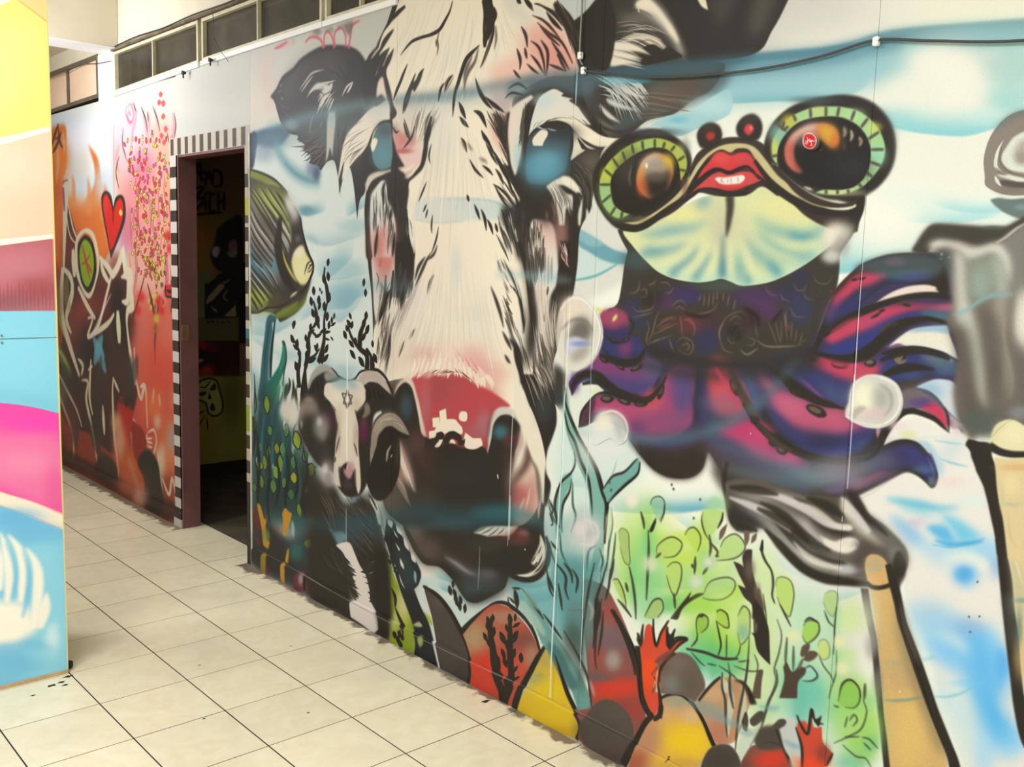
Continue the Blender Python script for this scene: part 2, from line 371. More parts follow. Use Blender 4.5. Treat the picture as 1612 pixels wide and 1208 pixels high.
# the figures of the mural, outlines in millimetres on the wall
FIGURES = [
    ('painted_cow', 'wall', "black and white cow's head with a pink muzzle, painted as if half under water", ['-1617 -1440! -79 134 -31 38 -32 34 -14 34 20 41 14 27 20 40 -23 18 -48 19 16 78 -4 53 5 53 11 68 14 67 9 95 10 67 21 66 11 81 -8 85 16 53 38 17 33 9 21 23 11 17 23 12 26 6 43 -3 41 14 31 15 12 15 30 -2 35 -19 45 -31 10 -16 8 -16 26 1 32 -4 24 -18 11 -28 -2 -29 -6 -33 1 -35 5 -41 -6 -21 1 -42 9 -23 9 -30 0 -33 -10 -60 13 -44 17 -66 12 -22 7 -42 3 -53 8 -20 16 -21 1 -30 10 -40 12 -25 16 -11 -20 -19 -35 -38 -17 -52 19 -57 19 -146!']),
    ('painted_horn', 'painted_cow', None, ['-1034 -1438! 312 86! -6 99 -38 76 -20 32 -26 27 -51 0 -68 -5! -11 -25 -21 -26 -20 -26!']),
    ('painted_ear', 'painted_cow', None, ['-1181 -1272 92 17 92 30 34 33 16 34 22 35 63 12 -20 33 -33 12 -35 17 -49 5 -43 21 -48 -4 -73 -31 -33 -54']),
    ('painted_ear', 'painted_cow', None, ['-2191 -1200! 29 -15 29 -23 50 -13 33 -15 53 -11 46 -4 50 5 52 10 40 17 27 23 14 21 25 26 48 36 9 36 18 49 -51 18 -53 7 -3 66 -23 24 -9 40! -10 -53 -10 -38 -9 -20! -19 -6 -14 35 -11 25! -4 -31 -15 -39 -15 -6! -20 4! -26 18! -15 -13 -37 -7! 11 -15 -38 -16! 11 -10 -38 -16! 5 -8 -33 -7 -28 -14 -23 -18 -14 -23 -15 -26']),
    ('painted_eye', 'painted_cow', 'narrow blue eye seen from the side', ['-1753 -1048 6 -26 17 -18 21 -7 22 3 6 20 3 33 1 29 -17 7 -30 1 -22 -17']),
    ('painted_eye', 'painted_cow', 'round blue eye with a white glint', ['-1272 -1011 2 -16 9 -13 17 -9 27 0 26 4 22 2 6 16 -4 26 -7 23 -17 9 -25 11 -17 1 -31 -4 -8 -22']),
    ('painted_nostril', 'painted_cow', None, ['-1661 -521 14 -32 25 -15 21 5 13 22 13 33 13 37 -28 0 -34 -15']),
    ('painted_nostril', 'painted_cow', None, ['-1345 -495 6 -28 16 -17 23 -6 19 6 14 13 -3 24 -14 27 -22 23 -40 16 -8 -21']),
    ('painted_striped_fish', 'wall', 'yellow-green and black striped fish beside the doorway', ['-2313 -1036! 53 9 73 19 47 24 29 18 23 20 22 17 16 17 6 24 16 33 19 30 14 13 5 17 -5 13 -22 45 -32 30 -23 21 -75 27 -18 -13 -61 -8 -89 11! 3 -205']),
    ('painted_ram', 'wall', "black ram with curled horns and a star on its white face, painted in front of the cow's jaw", ['-1972 -296 54 -4 31 5 30 27 40 -5 29 -25 38 3 32 9 14 36 19 35 10 51 11 87 10 50 -8 35! -122 0 -101 -6 -85 -4 -22 -68 -1 -88 22 -92', '-2016 -480 22 -11 53 -45 41 -37 40 -4 20 24 29 -14 47 -10 54 5 40 35 14 31 35 33 17 15! -33 48 -11 50 -30 42 -40 19 -33 -7 -37 16 -49 21 -50 -12 -31 -19 -54 4 -77 -55 -12 -85']),
    ('painted_frog', 'wall', 'bug-eyed frog with red human lips and a dark patterned dress', ['-1052 -879! 13 2 28 29 26 20 24 14 33 9 39 3 26 -3 16 -4 17 4 20 5 37 -5 26 -9 26 -13 26 -17 19 -15 11 -16 11 -21! 19 -7! -5 18 -8 16 -12 17 -3 9 1 16 -2 24 -8 19 -7 19 -8 26 -7 27 -61 21 -79 15 -64 -4 -46 -5 -48 -5 -28 -16 -9 -28 -16 -18 -14 -1! 11 -6 6 -10 5 -28 3 -25 6 -24! -13 -16']),
    ('painted_belly', 'painted_frog', 'pale yellow fan with blue folds', ['-1039 -877 28 29 26 20 24 14 33 9 39 3 26 -3 16 -4 17 4 20 5 37 -5 26 -9 26 -13 26 -17 19 -15 11 -16 11 -21! -27 -2 -28 -5 -25 -11 -27 -18 -31 -14 -39 13 -24 4 -33 4 -30 10 -39 17 -32 16']),
    ('painted_eye', 'painted_frog', 'smaller bulging eye ringed in green', ['-1110 -954 3 -21 16 -23 22 -17 29 -12 33 -4 33 3 28 11 21 15 12 16 2 17 -6 17 -16 24 -29 20 -36 20 -29 9 -25 -2 -23 -14 -20 -21 -11 -19']),
    ('painted_eye', 'painted_frog', 'larger bulging eye ringed in green with a sticker', ['-788 -988 4 -21 12 -17 21 -14 27 -7 30 -2 24 1 23 6 21 12 17 19 9 21 2 23 -5 19 -13 17 -17 11 -17 9 -20 -4 -20 -3 -26 -10 -26 -15 -23 -18 -16 -14']),
    ('painted_octopus', 'wall', 'purple and pink octopus arms with brown suckers', ['-1080 -738! 22 -16 32 13 11 30 24 8 52 20 83 1 86 -13 60 -14 33 -54 25 -39 21 -22 36 -19 32 -6 39 1 18 29 22 89 8 44 -12 36 -28 -15 -23 3 -23 15 -16 30 18 -2 16 -4 17 10 12 22 3 23! -16 -7 -21 -3 -23 16 -24 21 -34 18 -76 10 -72 2 -45 -15 -30 -26 -10 27 -28 19 -50 2 -39 -19 -35 -25 -64 -9 -42 7! 12 -32 27 -30 14 -6 -29 -10 -26 5 -14 22! -11 -19 14 -18 28 -22 21 -20 12 -27']),
    ('painted_grey_beast', 'wall', 'grey draped beast at the right edge of the mural', ['-567 -850 5 -11 7 -13 10 -9 17 -1 28 2 24 2 17 0 12 -7 10 -6! 29 -3! 31 220! -39 16 -16 -1 -16 15 -4 7 -17 4 -7 6! -9 -24 -9 -33 -5 -35 -8 -31 -8 -12 -1 -10 4 -16 -2 -15 -4 -20 -6 -15 -13 -10 -12 -1']),
    ('painted_snail_eye', 'painted_grey_beast', 'grey ringed eye', ['-398 -1005! -32 -6 -21 2 -14 4 -12 10 -8 13 -4 14 -1 14 3 17 1 9 8 6 12 5 14 2 10 0 21 1 32 1!']),
    ('painted_skirt', 'wall', 'black and grey striped drapery below the octopus', ['-816 -515 -2 15 0 14 3 13 7 17 13 7 20 -3 19 -7 12 5 20 14 24 15 23 12 36 1 40 -10 24 -3 20 -10 14 -17 3 -16 -5 -14 -14 -12 -16 -10 -20 -9 -9 -11 -8 -10! -15 5 -34 4 -35 5 -38 -4 -39 -3']),
    ('painted_leg', 'wall', 'tan leg with black outlines below the striped drapery', ['-595 -455! 6 -7 13 -1 10 8 5 21 7 11 15 47 18 34 15 35 15 34 16 28 7 29! -75 32! -6 -36 -7 -43 -8 -49 -9 -48 -10 -40 -5 -19 -7 -21']),
    ('painted_stone', 'wall', 'dark grey painted stone beside the ram', ['-1545 -154 36 6 35 12 30 18 25 22 21 23 14 27 2 26 -7 24! -39 3 -50 -1! -19 -47 -19 -55']),
    ('painted_stone', 'wall', 'red and tan painted stone with a black plant on it', ['-1417 -94! 22 -28 34 -34 23 -17 29 -11 30 -1 29 11 25 14 18 19 11 14 -22 37 -19 40 -17 31 -14 23! -63 8 -56 -6! 5 -26 -4 -25 -16 -30']),
    ('painted_stone', 'wall', 'yellow pear-shaped painted stone', ['-1183 -141! 17 2 14 14 18 32 17 23 17 18 10 15 1 16 -5 17! -72 6 -84 0! 20 -45 19 -42 16 -35']),
    ('painted_stone', 'wall', 'tall brown and red painted stone under the teal weed', ['-1099 -282 26 -12 31 5 24 24 25 33 18 33 10 24 6 51 13 26 -20 39 -20 56! -52 11 -53 -14! 4 -33 -16 -17 30 -25']),
    ('painted_stone', 'wall', 'dark brown painted stone at the foot of the tall stone', ['-1061 -77! 14 -14 18 -10 23 -1 21 8 12 15 3 26 -6 25 -10 25! -52 9 -41 -12! -10 -22 8 -20']),
    ('painted_stone', 'wall', 'yellow-centred tan painted stone', ['-929 -107! 10 -19 4 -17 20 -14 20 -3 21 3 15 15 16 21 11 16 -16 20 -10 23! -140 65! 15 -45 19 -44']),
    ('painted_stone', 'wall', 'grey painted stone beside the red flame', ['-918 -152! -4 -25 6 -24 14 -20 18 -10 20 0 16 13 13 22 -8 24 -12 11 -20 -3 -23 6']),
    ('painted_stone', 'wall', 'tan painted stone behind the weeds', ['-841 -181! 13 -15 18 -19 14 -7 18 -2 16 4 8 15 -11 40 -11 33 -13 12! -18 9 -11 -12 -16 -21 -16 -17']),
    ('painted_stone', 'wall', 'small dark painted stone at the bottom', ['-828 -85 11 -18 19 -13 16 -3 15 12 6 20! -77 33!']),
    ('painted_stone', 'wall', 'red painted stone at the bottom', ['-751 -130 15 -10 19 -12 19 0 14 14 5 15! -85 37! 1 -17']),
    ('painted_flame', 'wall', 'orange-red flame-shaped sprout between the stones', ['-965 -211! 2 -7! 0 -20! 5 14! 3 -27 6 -6! 9 4 3 16 5 12! 5 -20 14 -28! 0 20 5 13 2 10! 16 -18 19 -8! -14 13 -12 14 -22 21 -13 10! 1 7! 5 0 -5 10 -4 26 10 5 4 20 -8 19 -14 -6 -9 -19 -5 -29 -4 -25']),
    ('painted_weed', 'wall', "tall teal seaweed right of the cow's jaw", ['-1160 -619! 12 31 22 46 27 28 23 29 16 29! 20 -25 26 -13 16 -19 11 -7! 4 12 -4 14 -19 19 -26 23 -16 17 0 35 -4 33 -4 52 -7 68! -66 20! -43 -57 1 -106 8 -41 14 -25 18 -20 5 -17 22 24 -9 -21 -20 -34 -16 -25 -9 -26']),
    ('painted_bubble', 'wall', "large grey bubble at the cow's cheek", ['-1180 -731 17 -31 29 -8 30 13 22 25 4 26 -10 32 -25 23 -29 8 -25 -13 -14 -32']),
    ('painted_bubble', 'wall', 'pearly bubble on the right octopus arm', ['-633 -675 8 -11 21 -8 21 3 15 15 3 19 -9 17 -21 11 -26 -2 -17 -6 2 -13']),
    ('painted_bubble', 'wall', 'white bubble under the left octopus arm', ['-1080 -575 21 -11 28 1 17 14 3 23 -17 13 -21 -7 -28 15 -15 -9']),
    ('painted_bubble', 'wall', 'small bubble on the teal weed', ['-1126 -366 8 -19 22 -12 22 2 9 14 -8 18 -21 12 -23 -1']),
    ('painted_heart', 'far', 'red heart with a black outline in the graffiti beyond the doorway', ['-1645 -396! -10 -24 -13 -27 -13 -33 1 -19 20 -8 22 8 10 20! 12 -16 26 -3 13 12 -1 26 -27 29 -24 21']),
    ('painted_disc', 'far', 'green disc with red scratches in the graffiti beyond the doorway', ['-1798 -393 8 -23 23 -11 29 10 13 25 -7 26 -27 21 -26 -13']),
]
STICKER = '-725 -993 2 -9 8 -2 8 4 4 8 -3 8 -7 2 -8 -3'

MURAL_STROKES = '''
F 0 0|-2333 -2038! 1904 659! 43 461! -1964 -65!
F 1 55.9|-897 -1459 590 179 25 254 -421 -81
F 2 28.9|-641 -1309 338 65 18 181 -332 -55
D 3 .8 27307,4547,3000|-706 -1151
D 4 .35 13213,2298,2020|-744 -1165
D 4 .3 46527,6944,10493|-1634 -1257
D 5 .7 34157,3998,31233|-2149 -1259
D 6 .35 4111,413,8065|-2212 -1251
D 7 .3 23464,2305,1465|-2134 -1184
D 8 .6 14096,1274,4609|-2252 -1180
F 9 0|-2320 -1118 171 -14 230 -6 175 -7 218 12 132 -5 119 -5 108 4 138 5 121 10 108 6 88 6 44 -3 42 -6 41 2 125 9 171 11! 96 963! -2192 1306! 37 -2287!
F 10 100.5|-904 -1072 619 9 53 529 -348 92 -415 -99 -156 -277
F 10 86.1|-1203 -619 385 -6 326 65 260 26 39 398! -896 534!
S 11 8.8 .9 33,50,46|-1167 -1133 138 9 122 11 108 8 87 5 54 -2 42 -4 40 1 123 13
S 12 2.7 .8 20,24,19|-1167 -1135 138 6 122 11 108 6 87 5 49 -1
S 13 2.5 .8 19,33,35|-667 -1108 42 -4 40 2 61 5 70 6
F 14 15.9 .75|-954 -1113 103 7 102 3 82 -2 67 0 5 13 -45 7 -70 8 -107 -1 -111 -5
F 15 17.5 .8|-906 -1094 108 6 97 0 69 -6 65 5 -14 21 -65 15 -99 4 -103 -5 -67 -4
C 1.4|-926 -1058 78 4 73 4 68 5 44 -3 25 -13 -1 -20 -25 12 -45 3 -67 -6 -73 -4 -79 -5
S 16 12.1 .8 4.4,33,34,31,4.2|-926 -1058 78 4 73 4 68 5 44 -3 25 -13
E
S 17 15.6 .8 34,56,52|-599 -1093 61 -2 80 9 45 6
F 18 12.6 .55|-522 -1080 30 10 27 -5 29 24 -25 18 -29 -10 -16 -23
D 19 .7 1294,165,400|-467 -1023
D 20 .6 1701,356,1772|-463 -1048
D 21 1 3739,644,2550|-545 -1055
D 21 .8 1382,212,451|-559 -1076
D 10 .8 2942,394,1130|-579 -1038
C 1.2|-643 -1015 39 13 29 8 32 6 30 3 28 -5 35 -10 -3 -38 -35 9 -29 4 -30 -4 -32 -6 -28 -9 -39 -14
S 22 21.4 .95 7.7,60,65,61,7.4|-643 -1015 39 13 29 8 32 6 30 3 28 -5 35 -10
E
D 23 .6 2528,241,364|-617 -1011
D 24 .5 408,47,135|-497 -1005
F 25 13.5 .7|-619 -926 74 10 104 17 1 15 -80 -5 -80 -13
C 1.2|-583 -890 48 6 45 -4 27 -9 -2 -23 -27 8 -45 4 -48 -7
S 26 12.5 .8 4.6,36,39,36,4.4|-583 -890 48 6 45 -4 27 -9
E
C 1.2|-544 -907 46 11 35 -1 22 -2 -2 -18 -21 2 -36 0 -46 -11
S 27 9.7 .6 3.5,28,30,28,3.4|-544 -907 46 11 35 -1 22 -2
E
C 1.3|-709 -825 46 2 35 -5 33 -16 48 -7 -6 -70 -48 4 -33 15 -35 3 -46 -3
S 28 48.3 .8 15,115,126,110,13|-709 -825 46 2 35 -5 33 -16 48 -7
E
C 1.4|-681 -823 36 1 28 -6 -3 -30 -27 5 -37 -2
S 29 16.3 .6 6,47,51,47,5.8|-681 -823 36 1 28 -6
E
D 21 .9 4516,273,2854|-607 -887
F 30 9.6|-1156 -913 86 2 45 70 -5 40 -74 34 -44 12
F 31 2|-1138 -797 46 -9 43 -21 -86 -25!
F 11 2|-1139 -879 44 16 36 15 34 9 -5 14! -24 0 -32 -7 -29 -12 -21 -10
F 32 4 .8|-1136 -879 26 8 29 15 -28 4 -26 -12
S 33 1.6 .9 6.4,9.6,6.5|-1147 -795 41 -7 28 -9 29 -14
D 9 .7 36421,1919,8329|-2181 -1046
F 34 7.3|-2316 -1118! 87 -10 170 -5 -45 31 -46 18 -63 1 -53 -6 -17 49 -28 8!
F 35 5.1|-2316 -1118! 44 -6 6 35 -21 48 -27 15!
D 36 .7 13139,910,798|-2187 -1096
D 37 .6 6169,369,959|-2230 -1071
S 13 16.7 .9 46,55,35|-2175 -1089 44 41 48 29 59 21 62 11
S 38 4.5 .7 11,19,8.6|-2125 -1041 54 29 59 17 45 6
D 39 .9 501,26,518|-1978 -1011
D 40 .7 1566,79,664|-1995 -1020
C 3.2|-2071 -927 47 13 52 -5 33 -8 0 -32 -33 8 -52 4 -47 -13
S 14 23.9 .9 6.7,53,54,52,6.5|-2071 -927 47 13 52 -5 33 -8
E
D 38 .8 2715,50,213|-2024 -927
C 2.9|-1849 -912 41 -10 39 -13 0 -34 -40 12 -40 10
S 11 24.7 .9 7.2,57,64,58,7.2|-1849 -912 41 -10 39 -13
E
C 3.1|-2029 -859 57 12 61 1 60 -11 76 -16 -1 -35 -75 16 -61 9 -60 -1 -57 -12
S 41 26.2 .8 7.5,56,61,56,6.8|-2029 -859 57 12 61 1 60 -11 76 -16
E
C 3.3|-2035 -865 40 9 29 6 0 -21 -29 -6 -40 -9
S 42 15.4 .8 4.2,34,36,33,4.1|-2035 -865 40 9 29 6
E
D 43 .6 8198,61,363|-1813 -891
C 3.1|-1972 -784 56 7 66 -31 28 -24 -1 -57 -28 23 -66 30 -55 -8
S 44 42.4 .95 12,93,113,122,15|-1972 -784 56 7 66 -31 28 -24
E
D 44 .5 9013,-205,510|-1873 -803
C 3.1|-1972 -776 83 6 68 -10 72 -13 -1 -38 -72 12 -67 8 -83 -7
S 43 28.9 .7 8,63,66,61,7.4|-1972 -776 83 6 68 -10 72 -13
E
C 3|-1932 -713 44 8 47 -7 36 -21 44 -21 -1 -83 -45 20 -35 20 -47 6 -44 -9
S 11 60.9 .95 18,131,169,145,18|-1932 -713 44 8 47 -7 36 -21 44 -21
E
D 45 .6 8944,-400,1163|-1862 -738
C 3.1|-1985 -688 70 3 40 9 45 -23 35 -27 -1 -44 -35 27 -44 22 -41 -10 -70 -4
S 44 32.7 .7 9,77,86,88,11|-1985 -688 70 3 40 9 45 -23 35 -27
E
C 3.3|-2059 -668 59 -17 46 -12 38 -5 0 -51 -39 5 -45 11 -59 16
S 44 37.9 .8 11,83,87,77,9.5|-2059 -668 59 -17 46 -12 38 -5
E
C 3.6|-2327 -626 59 9 67 -5 65 -18 77 -36 0 -58 -77 35 -64 16 -67 4 -59 -10
S 46 46 .9 13,93,103,104,13|-2327 -626 59 9 67 -5 65 -18 77 -36
E
C 3.7|-2327 -662 77 11 66 2 70 -17 0 -35 -70 17 -66 -3 -76 -12
S 43 27 .7 7.5,59,59,54,6.7|-2327 -662 77 11 66 2 70 -17
E
C 3.7|-2303 -608 52 17 67 12 38 -4 0 -30 -38 3 -67 -12 -51 -17
S 32 23.3 .7 7.5,59,56,45,5.6|-2303 -608 52 17 67 12 38 -4
E
D 47 .7 7576,-702,412|-2105 -580
D 41 .8 3185,-387,2212|-2304 -495
D 43 .7 7191,-749,607|-1860 -567
D 43 .6 6375,-620,495|-1971 -578
F 31 5.3|-1608 -196 131 -7 175 27 19 31 -150 60 -63 -34
C 2.6|-1519 -186 63 1 50 8 48 5 -1 -40 -49 -6 -50 -9 -62 -1
S 48 27 .9 8.7,68,79,70,8.7|-1519 -186 63 1 50 8 48 5
E
D 1 .9 3665,-956,717|-1545 -188
D 1 .8 2280,-636,510|-1436 -169
C 2.6|-1497 -165 52 3 34 3 -1 -25 -34 -3 -52 -3
S 49 16.4 .9 5.3,42,47,43,5.3|-1497 -165 52 3 34 3
E
F 50 21.7|-1291 -247 56 -3 64 -29 30 -36 61 6 20 106 -89 40 -101 -28
C 2.2|-1287 -234 52 -3 49 -18 34 -29 -1 -25 -34 28 -49 18 -52 2
S 51 16.4 .8 5.3,42,41,39,4.8|-1287 -234 52 -3 49 -18 34 -29
E
C 2.2|-1286 -211 61 -2 56 -21 39 -27 -2 -25 -38 26 -57 20 -60 1
S 51 16.3 .7 5.4,43,41,37,4.6|-1286 -211 61 -2 56 -21 39 -27
E
F 52 24.8|-1139 -583 130 24 30 57 -65 54 -87 29 -49 -47
C 2|-1136 -526 44 -3 50 -10 46 -18 -1 -26 -47 17 -49 9 -45 3
S 53 16.4 .8 5.3,42,44,39,4.9|-1136 -526 44 -3 50 -10 46 -18
E
C 2|-1163 -446 75 -6 70 -22 -1 -27 -70 21 -75 5
S 54 16.9 .6 5.4,43,44,40,4.9|-1163 -446 75 -6 70 -22
E
C 1.8|-1057 -424 69 -6 76 -15 59 -18 56 -18 -3 -39 -55 17 -59 17 -77 13 -68 5
S 55 24.3 .85 8.4,64,66,59,7.1|-1057 -424 69 -6 76 -15 59 -18 56 -18
E
C 1.7|-963 -448 51 -1 48 -13 45 -16 -2 -21 -45 16 -47 12 -51 0
S 56 12.8 .8 4.4,35,35,32,3.9|-963 -448 51 -1 48 -13 45 -16
E
C 1.7|-914 -443 28 13 24 10 35 3 23 -2 -2 -27 -23 2 -35 -4 -24 -11 -28 -13
S 57 16.1 .7 6.3,49,48,42,5.2|-914 -443 28 13 24 10 35 3 23 -2
E
C 1.8|-1051 -312 69 -4 65 -9 72 -21 55 -28 -3 -45 -55 26 -72 19 -65 8 -69 2
S 53 28.3 .8 10,76,77,67,8.1|-1051 -312 69 -4 65 -9 72 -21 55 -28
E
C 1.8|-982 -314 77 -14 60 -17 -1 -19 -60 17 -77 13
S 58 11.3 .6 3.8,30,31,28,3.4|-982 -314 77 -14 60 -17
E
C 2|-1122 -252 60 5 57 -8 -2 -34 -57 7 -60 -6
S 53 21.2 .6 7.5,59,58,53,6.5|-1122 -252 60 5 57 -8
E
D 59 .6 9803,-2115,5760|-709 -425
C 1.5|-761 -431 53 23 59 7 -2 -28 -59 -7 -54 -24
S 60 15.9 .5 6.3,50,50,45,5.6|-761 -431 53 23 59 7
E
D 9 .5 5486,-1462,1650|-648 -392
D 61 .6 1619,331,10833|-616 -336
C 1.4|-656 -372 44 -26 24 -18 -1 -18 -24 17 -45 25
S 53 10.4 .6 3.5,27,29,26,3.3|-656 -372 44 -26 24 -18
E
F 62 .9|-1178 -1506! 456 154! -6 99 -38 76 -20 32 -26 27 -95 1 -122 -4 -94 -5!
F 63 13.6 .7|-886 -1219 38 7 -8 33 -15 15 -18 -21
F 64 1.3|-918 -1211! 16 2! 7 20! -12 -7
F 65 14.8 .7|-811 -1205 30 5 -16 47 -20 14 -7 -27
F 66 1.2|-1181 -1272 92 17 92 30 34 33 16 34 22 35 63 12 -20 33 -33 12 -35 17 -49 5 -43 21 -48 -4 -73 -31 -33 -54
F 67 10.8 .9|-1189 -1134 65 -2 95 4 110 8 109 6 0 5 -63 11 -56 5 -99 -8 -80 -3 -72 8
F 68 12.8 .8|-977 -1102 70 -8 56 11 -14 23 -39 13 -46 12 -61 6 -39 12 -40 1 46 -25 30 -26
D 69 .7 6623,-10,696|-963 -1078
D 70 .6 2216,265,360|-928 -1088
F 71 8.5|-1034 -1223 23 -5! 10 8 14 11 20 22 14 19 12 21 10 19! -11 -8 -15 -20 -14 -14 -24 -21 -22 -16 -15 -9
F 72 3.5|-1011 -1226 22 17 19 21 15 18 10 19 -14 -11 -17 -21 -19 -17 -22 -8 -15 -8 0 -7
H 73,74,75 34 .7,3.1,.3 .05 .9|-1087 -1202 52 5 41 16|-1071 -1183 49 0 47 17|-1061 -1173 39 0 53 30|-1085 -1173 30 4 59 29|-1090 -1165 26 9 51 20|-1095 -1156 26 12 57 17|-1084 -1142 26 7 29 9
F 74 2.5|-1085 -1171 30 3 29 10 30 18! -29 -9 -30 -5 -30 -8
F 74 2.5|-1090 -1163 26 7 27 9 24 11! -31 -5 -25 -6 -21 -8
F 74 2.5|-1095 -1154 31 9 27 8 26 11! -33 -7 -34 -1 -11 -12
F 8 3.6|-1061 -1173 25 -2 28 4 24 9 17 20! -30 -12 -24 -12 -25 -3
F 76 15.3 .8|-1072 -1203 29 -3 34 6 33 22 -33 -10 -33 -5
S 66 1 1 1,2.5,.7|-1086 -1189 30 8 34 1 35 11
S 66 1 1 1.1,2.4,.7|-1067 -1197 32 3 36 10
S 66 1 1 1.1,2.4,.7|-1048 -1212 24 2 26 13
S 66 .9 1 1.1,2.3,.7|-1026 -1161 19 -3 21 9 17 14
S 66 1 1 1.5,2.8,.8|-1095 -1165 -10 13 17 17
F 62 1.2|-1016 -1154! 21 -2 21 11 7 -4 16 9 14 10 -16 1 -29 2 -30 0! -7 -5 6 -5! -12 -8 30 6!
H 77,78,79,30 46 .7,4.3,.4 .05 .9|-1112 -1102 31 11 25 48|-1102 -1111 41 22 27 41|-1082 -1113 36 26 31 28|-1062 -1109 33 20 28 29|-1042 -1106 25 11 15 19|-1023 -1104 10 6 10 8
F 5 2.5|-1059 -1103 18 9 19 8 18 9! -27 -7 -20 -9
F 78 2.6|-1101 -1078 24 17 24 17! -26 -10 -18 -13
F 80 2.5|-1086 -1086 31 12 37 14! -32 -6 -30 -10
D 15 .8 2019,235,115|-1062 -1111
D 81 .6 825,97,61|-1018 -1106
D 82 .7 801,298,257|-1088 -1042
H 69,63,83 22 1,4.8,.7 .05 .6|-1008 -1090 38 9 67 12|-1016 -1074 36 7 54 14|-1024 -1049 24 3 32 -2
S 84 2.6 1 3.7,8.4,2.3|-1100 -1074 11 19 21 13
S 84 2.6 1 3.5,9.1,2.2|-1138 -1086 17 21 22 20 21 9
S 84 2.5 1 3.5,8,2.2|-1121 -1073 22 28 42 14 43 -3
F 85 21.4 .9|-1123 -1110 16 16 7 31 -21 -13 -23 -16
F 57 1.7|-995 -1036! 18 -6 16 -5 38 -2! 31 -12! 18 -8 24 -4 2 32 -52 16 -35 9 -24 -5 -17 -8! 7 -3!
D 86 .7 496,45,51|-940 -1040
D 87 .6 2523,258,300|-881 -1054
F 84 1.7|-2191 -1200! 29 -15 29 -23 50 -13 33 -15 53 -11 46 -4 50 5 52 10 40 17 27 23 14 21 25 26 48 36 9 36 18 49 -51 18 -53 7 -3 66 -23 24 -9 40! -10 -53 -10 -38 -9 -20! -19 -6 -14 35 -11 25! -4 -31 -15 -39 -15 -6! -20 4! -26 18! -15 -13 -37 -7! 11 -15 -38 -16! 11 -10 -38 -16! 5 -8 -33 -7 -28 -14 -23 -18 -14 -23 -15 -26
F 65 35.1 .8|-2061 -1256 64 -8 81 3 49 19 9 21 -38 -5 -80 -19 -63 13 -44 11 -22 -19
F 63 37.7 .8|-1946 -1219 79 27 10 33 -19 21 -39 -1 -10 -49
F 65 37.5 .6|-2144 -1223 50 -13 33 22 -22 19 -56 8
S 62 3.2 1 13,17,20,20,29|-2191 -1200 29 -15 29 -23 50 -13 33 -15 53 -11 46 -4 50 5 52 10 40 17 30 28
S 73 2.2 1 3.2,8.7,1.6|-2055 -1202 27 -16 31 -15 51 -2
S 73 2.2 1 3.2,8.9,2.2|-2047 -1196 29 -18 26 -13
H 88,71,75 26 1.8,7.8,.6 .06 .95|-2020 -1185 44 -24 63 2|-1986 -1185 41 -16 34 -1|-1976 -1142 31 -31 39 -13|-1935 -1143 20 -22 14 -11
F 0 4.3|-2018 -1188! 21 -13 26 -8 46 10 14 -6 -4 18 -30 7 -21 -2 21 -14 -41 1
S 71 1.6 1 2.4,10,2.6|-1871 -1169 18 -17 24 -9
S 71 1.6 1 2.3,13,3.2|-1852 -1173 14 -11 11 -11
S 71 1.7 1 2.6,13,3.2|-1976 -1143 26 -25 15 -11
S 71 1.7 1 2.7,13,3.3|-1930 -1138 15 -19 12 -11
S 62 2.1 1 1.6,9.1,3.4|-1936 -1233 40 12 29 16 5 11
S 62 2 1 2,12,2.9|-1891 -1240 19 17 19 22
S 62 2 1 2.1,14,3.4|-1853 -1248 23 26 10 25
S 62 2 1 2.8,15,3.7|-1839 -1228 -9 18 -9 19
S 62 2.2 1 1.9,8.7,2.2|-2018 -1180 42 -11 31 11
S 76 1.9 1 2.9,3.9,1.7|-2139 -1217 -8 -6 15 0
S 76 1.9 1 2.3,3.8,1.6|-2156 -1209 9 0 5 1
S 76 1.9 1 2.3,6,2.6|-2145 -1191 9 -1 4 5
S 63 2.3 1 2.7,5.7,1.7|-2162 -1189 29 16 39 12
S 63 2.3 1 3.1,6.1,1.8|-2145 -1174 23 19 34 14
S 63 2.3 1 2.9,5.4,1.6|-2116 -1155 22 16 33 6
F 89 37.6 .75|-2116 -1127 55 -9 75 -4 91 -2 94 -1 80 0 22 7 0 31 -65 11 -36 37 -18 19 -116 -13 -83 -31 -66 -26
D 90 .7 1992,161,278|-2094 -1125
H 65,66,91 30 1.9,9.3,1.5 .06 .8|-2083 -1084 66 2 72 -26|-2028 -1059 53 -7 40 -16|-1996 -1036 41 -13 21 -14|-1954 -1020 20 -20 10 -18
H 62,63 14 2.1,7.7,1.1 .06 1|-2050 -1063 33 -8 42 0|-2017 -1037 31 -14 31 -3|-1970 -1018 21 -15 15 -12
F 92 3.4|-1925 -1140! 25 1! 2 27 -7 38 -4 33! -10 -21 -10 20 -8 10! 3 -44 2 -39
F 41 15.3 .7|-1925 -1137 25 -1 0 23 -30 3
S 93 2.2 .7 3,7.9,2|-1991 -1143 -16 30 5 16
S 93 2.1 .7 2.5,6.8,1.7|-1950 -1124 -15 14
H 66,65 14 3.9,14,1.9 .04 .7|-1895 -1104 10 56 4 77|-1866 -1102 -9 55 -2 51|-1837 -1100 -19 42 -14 37
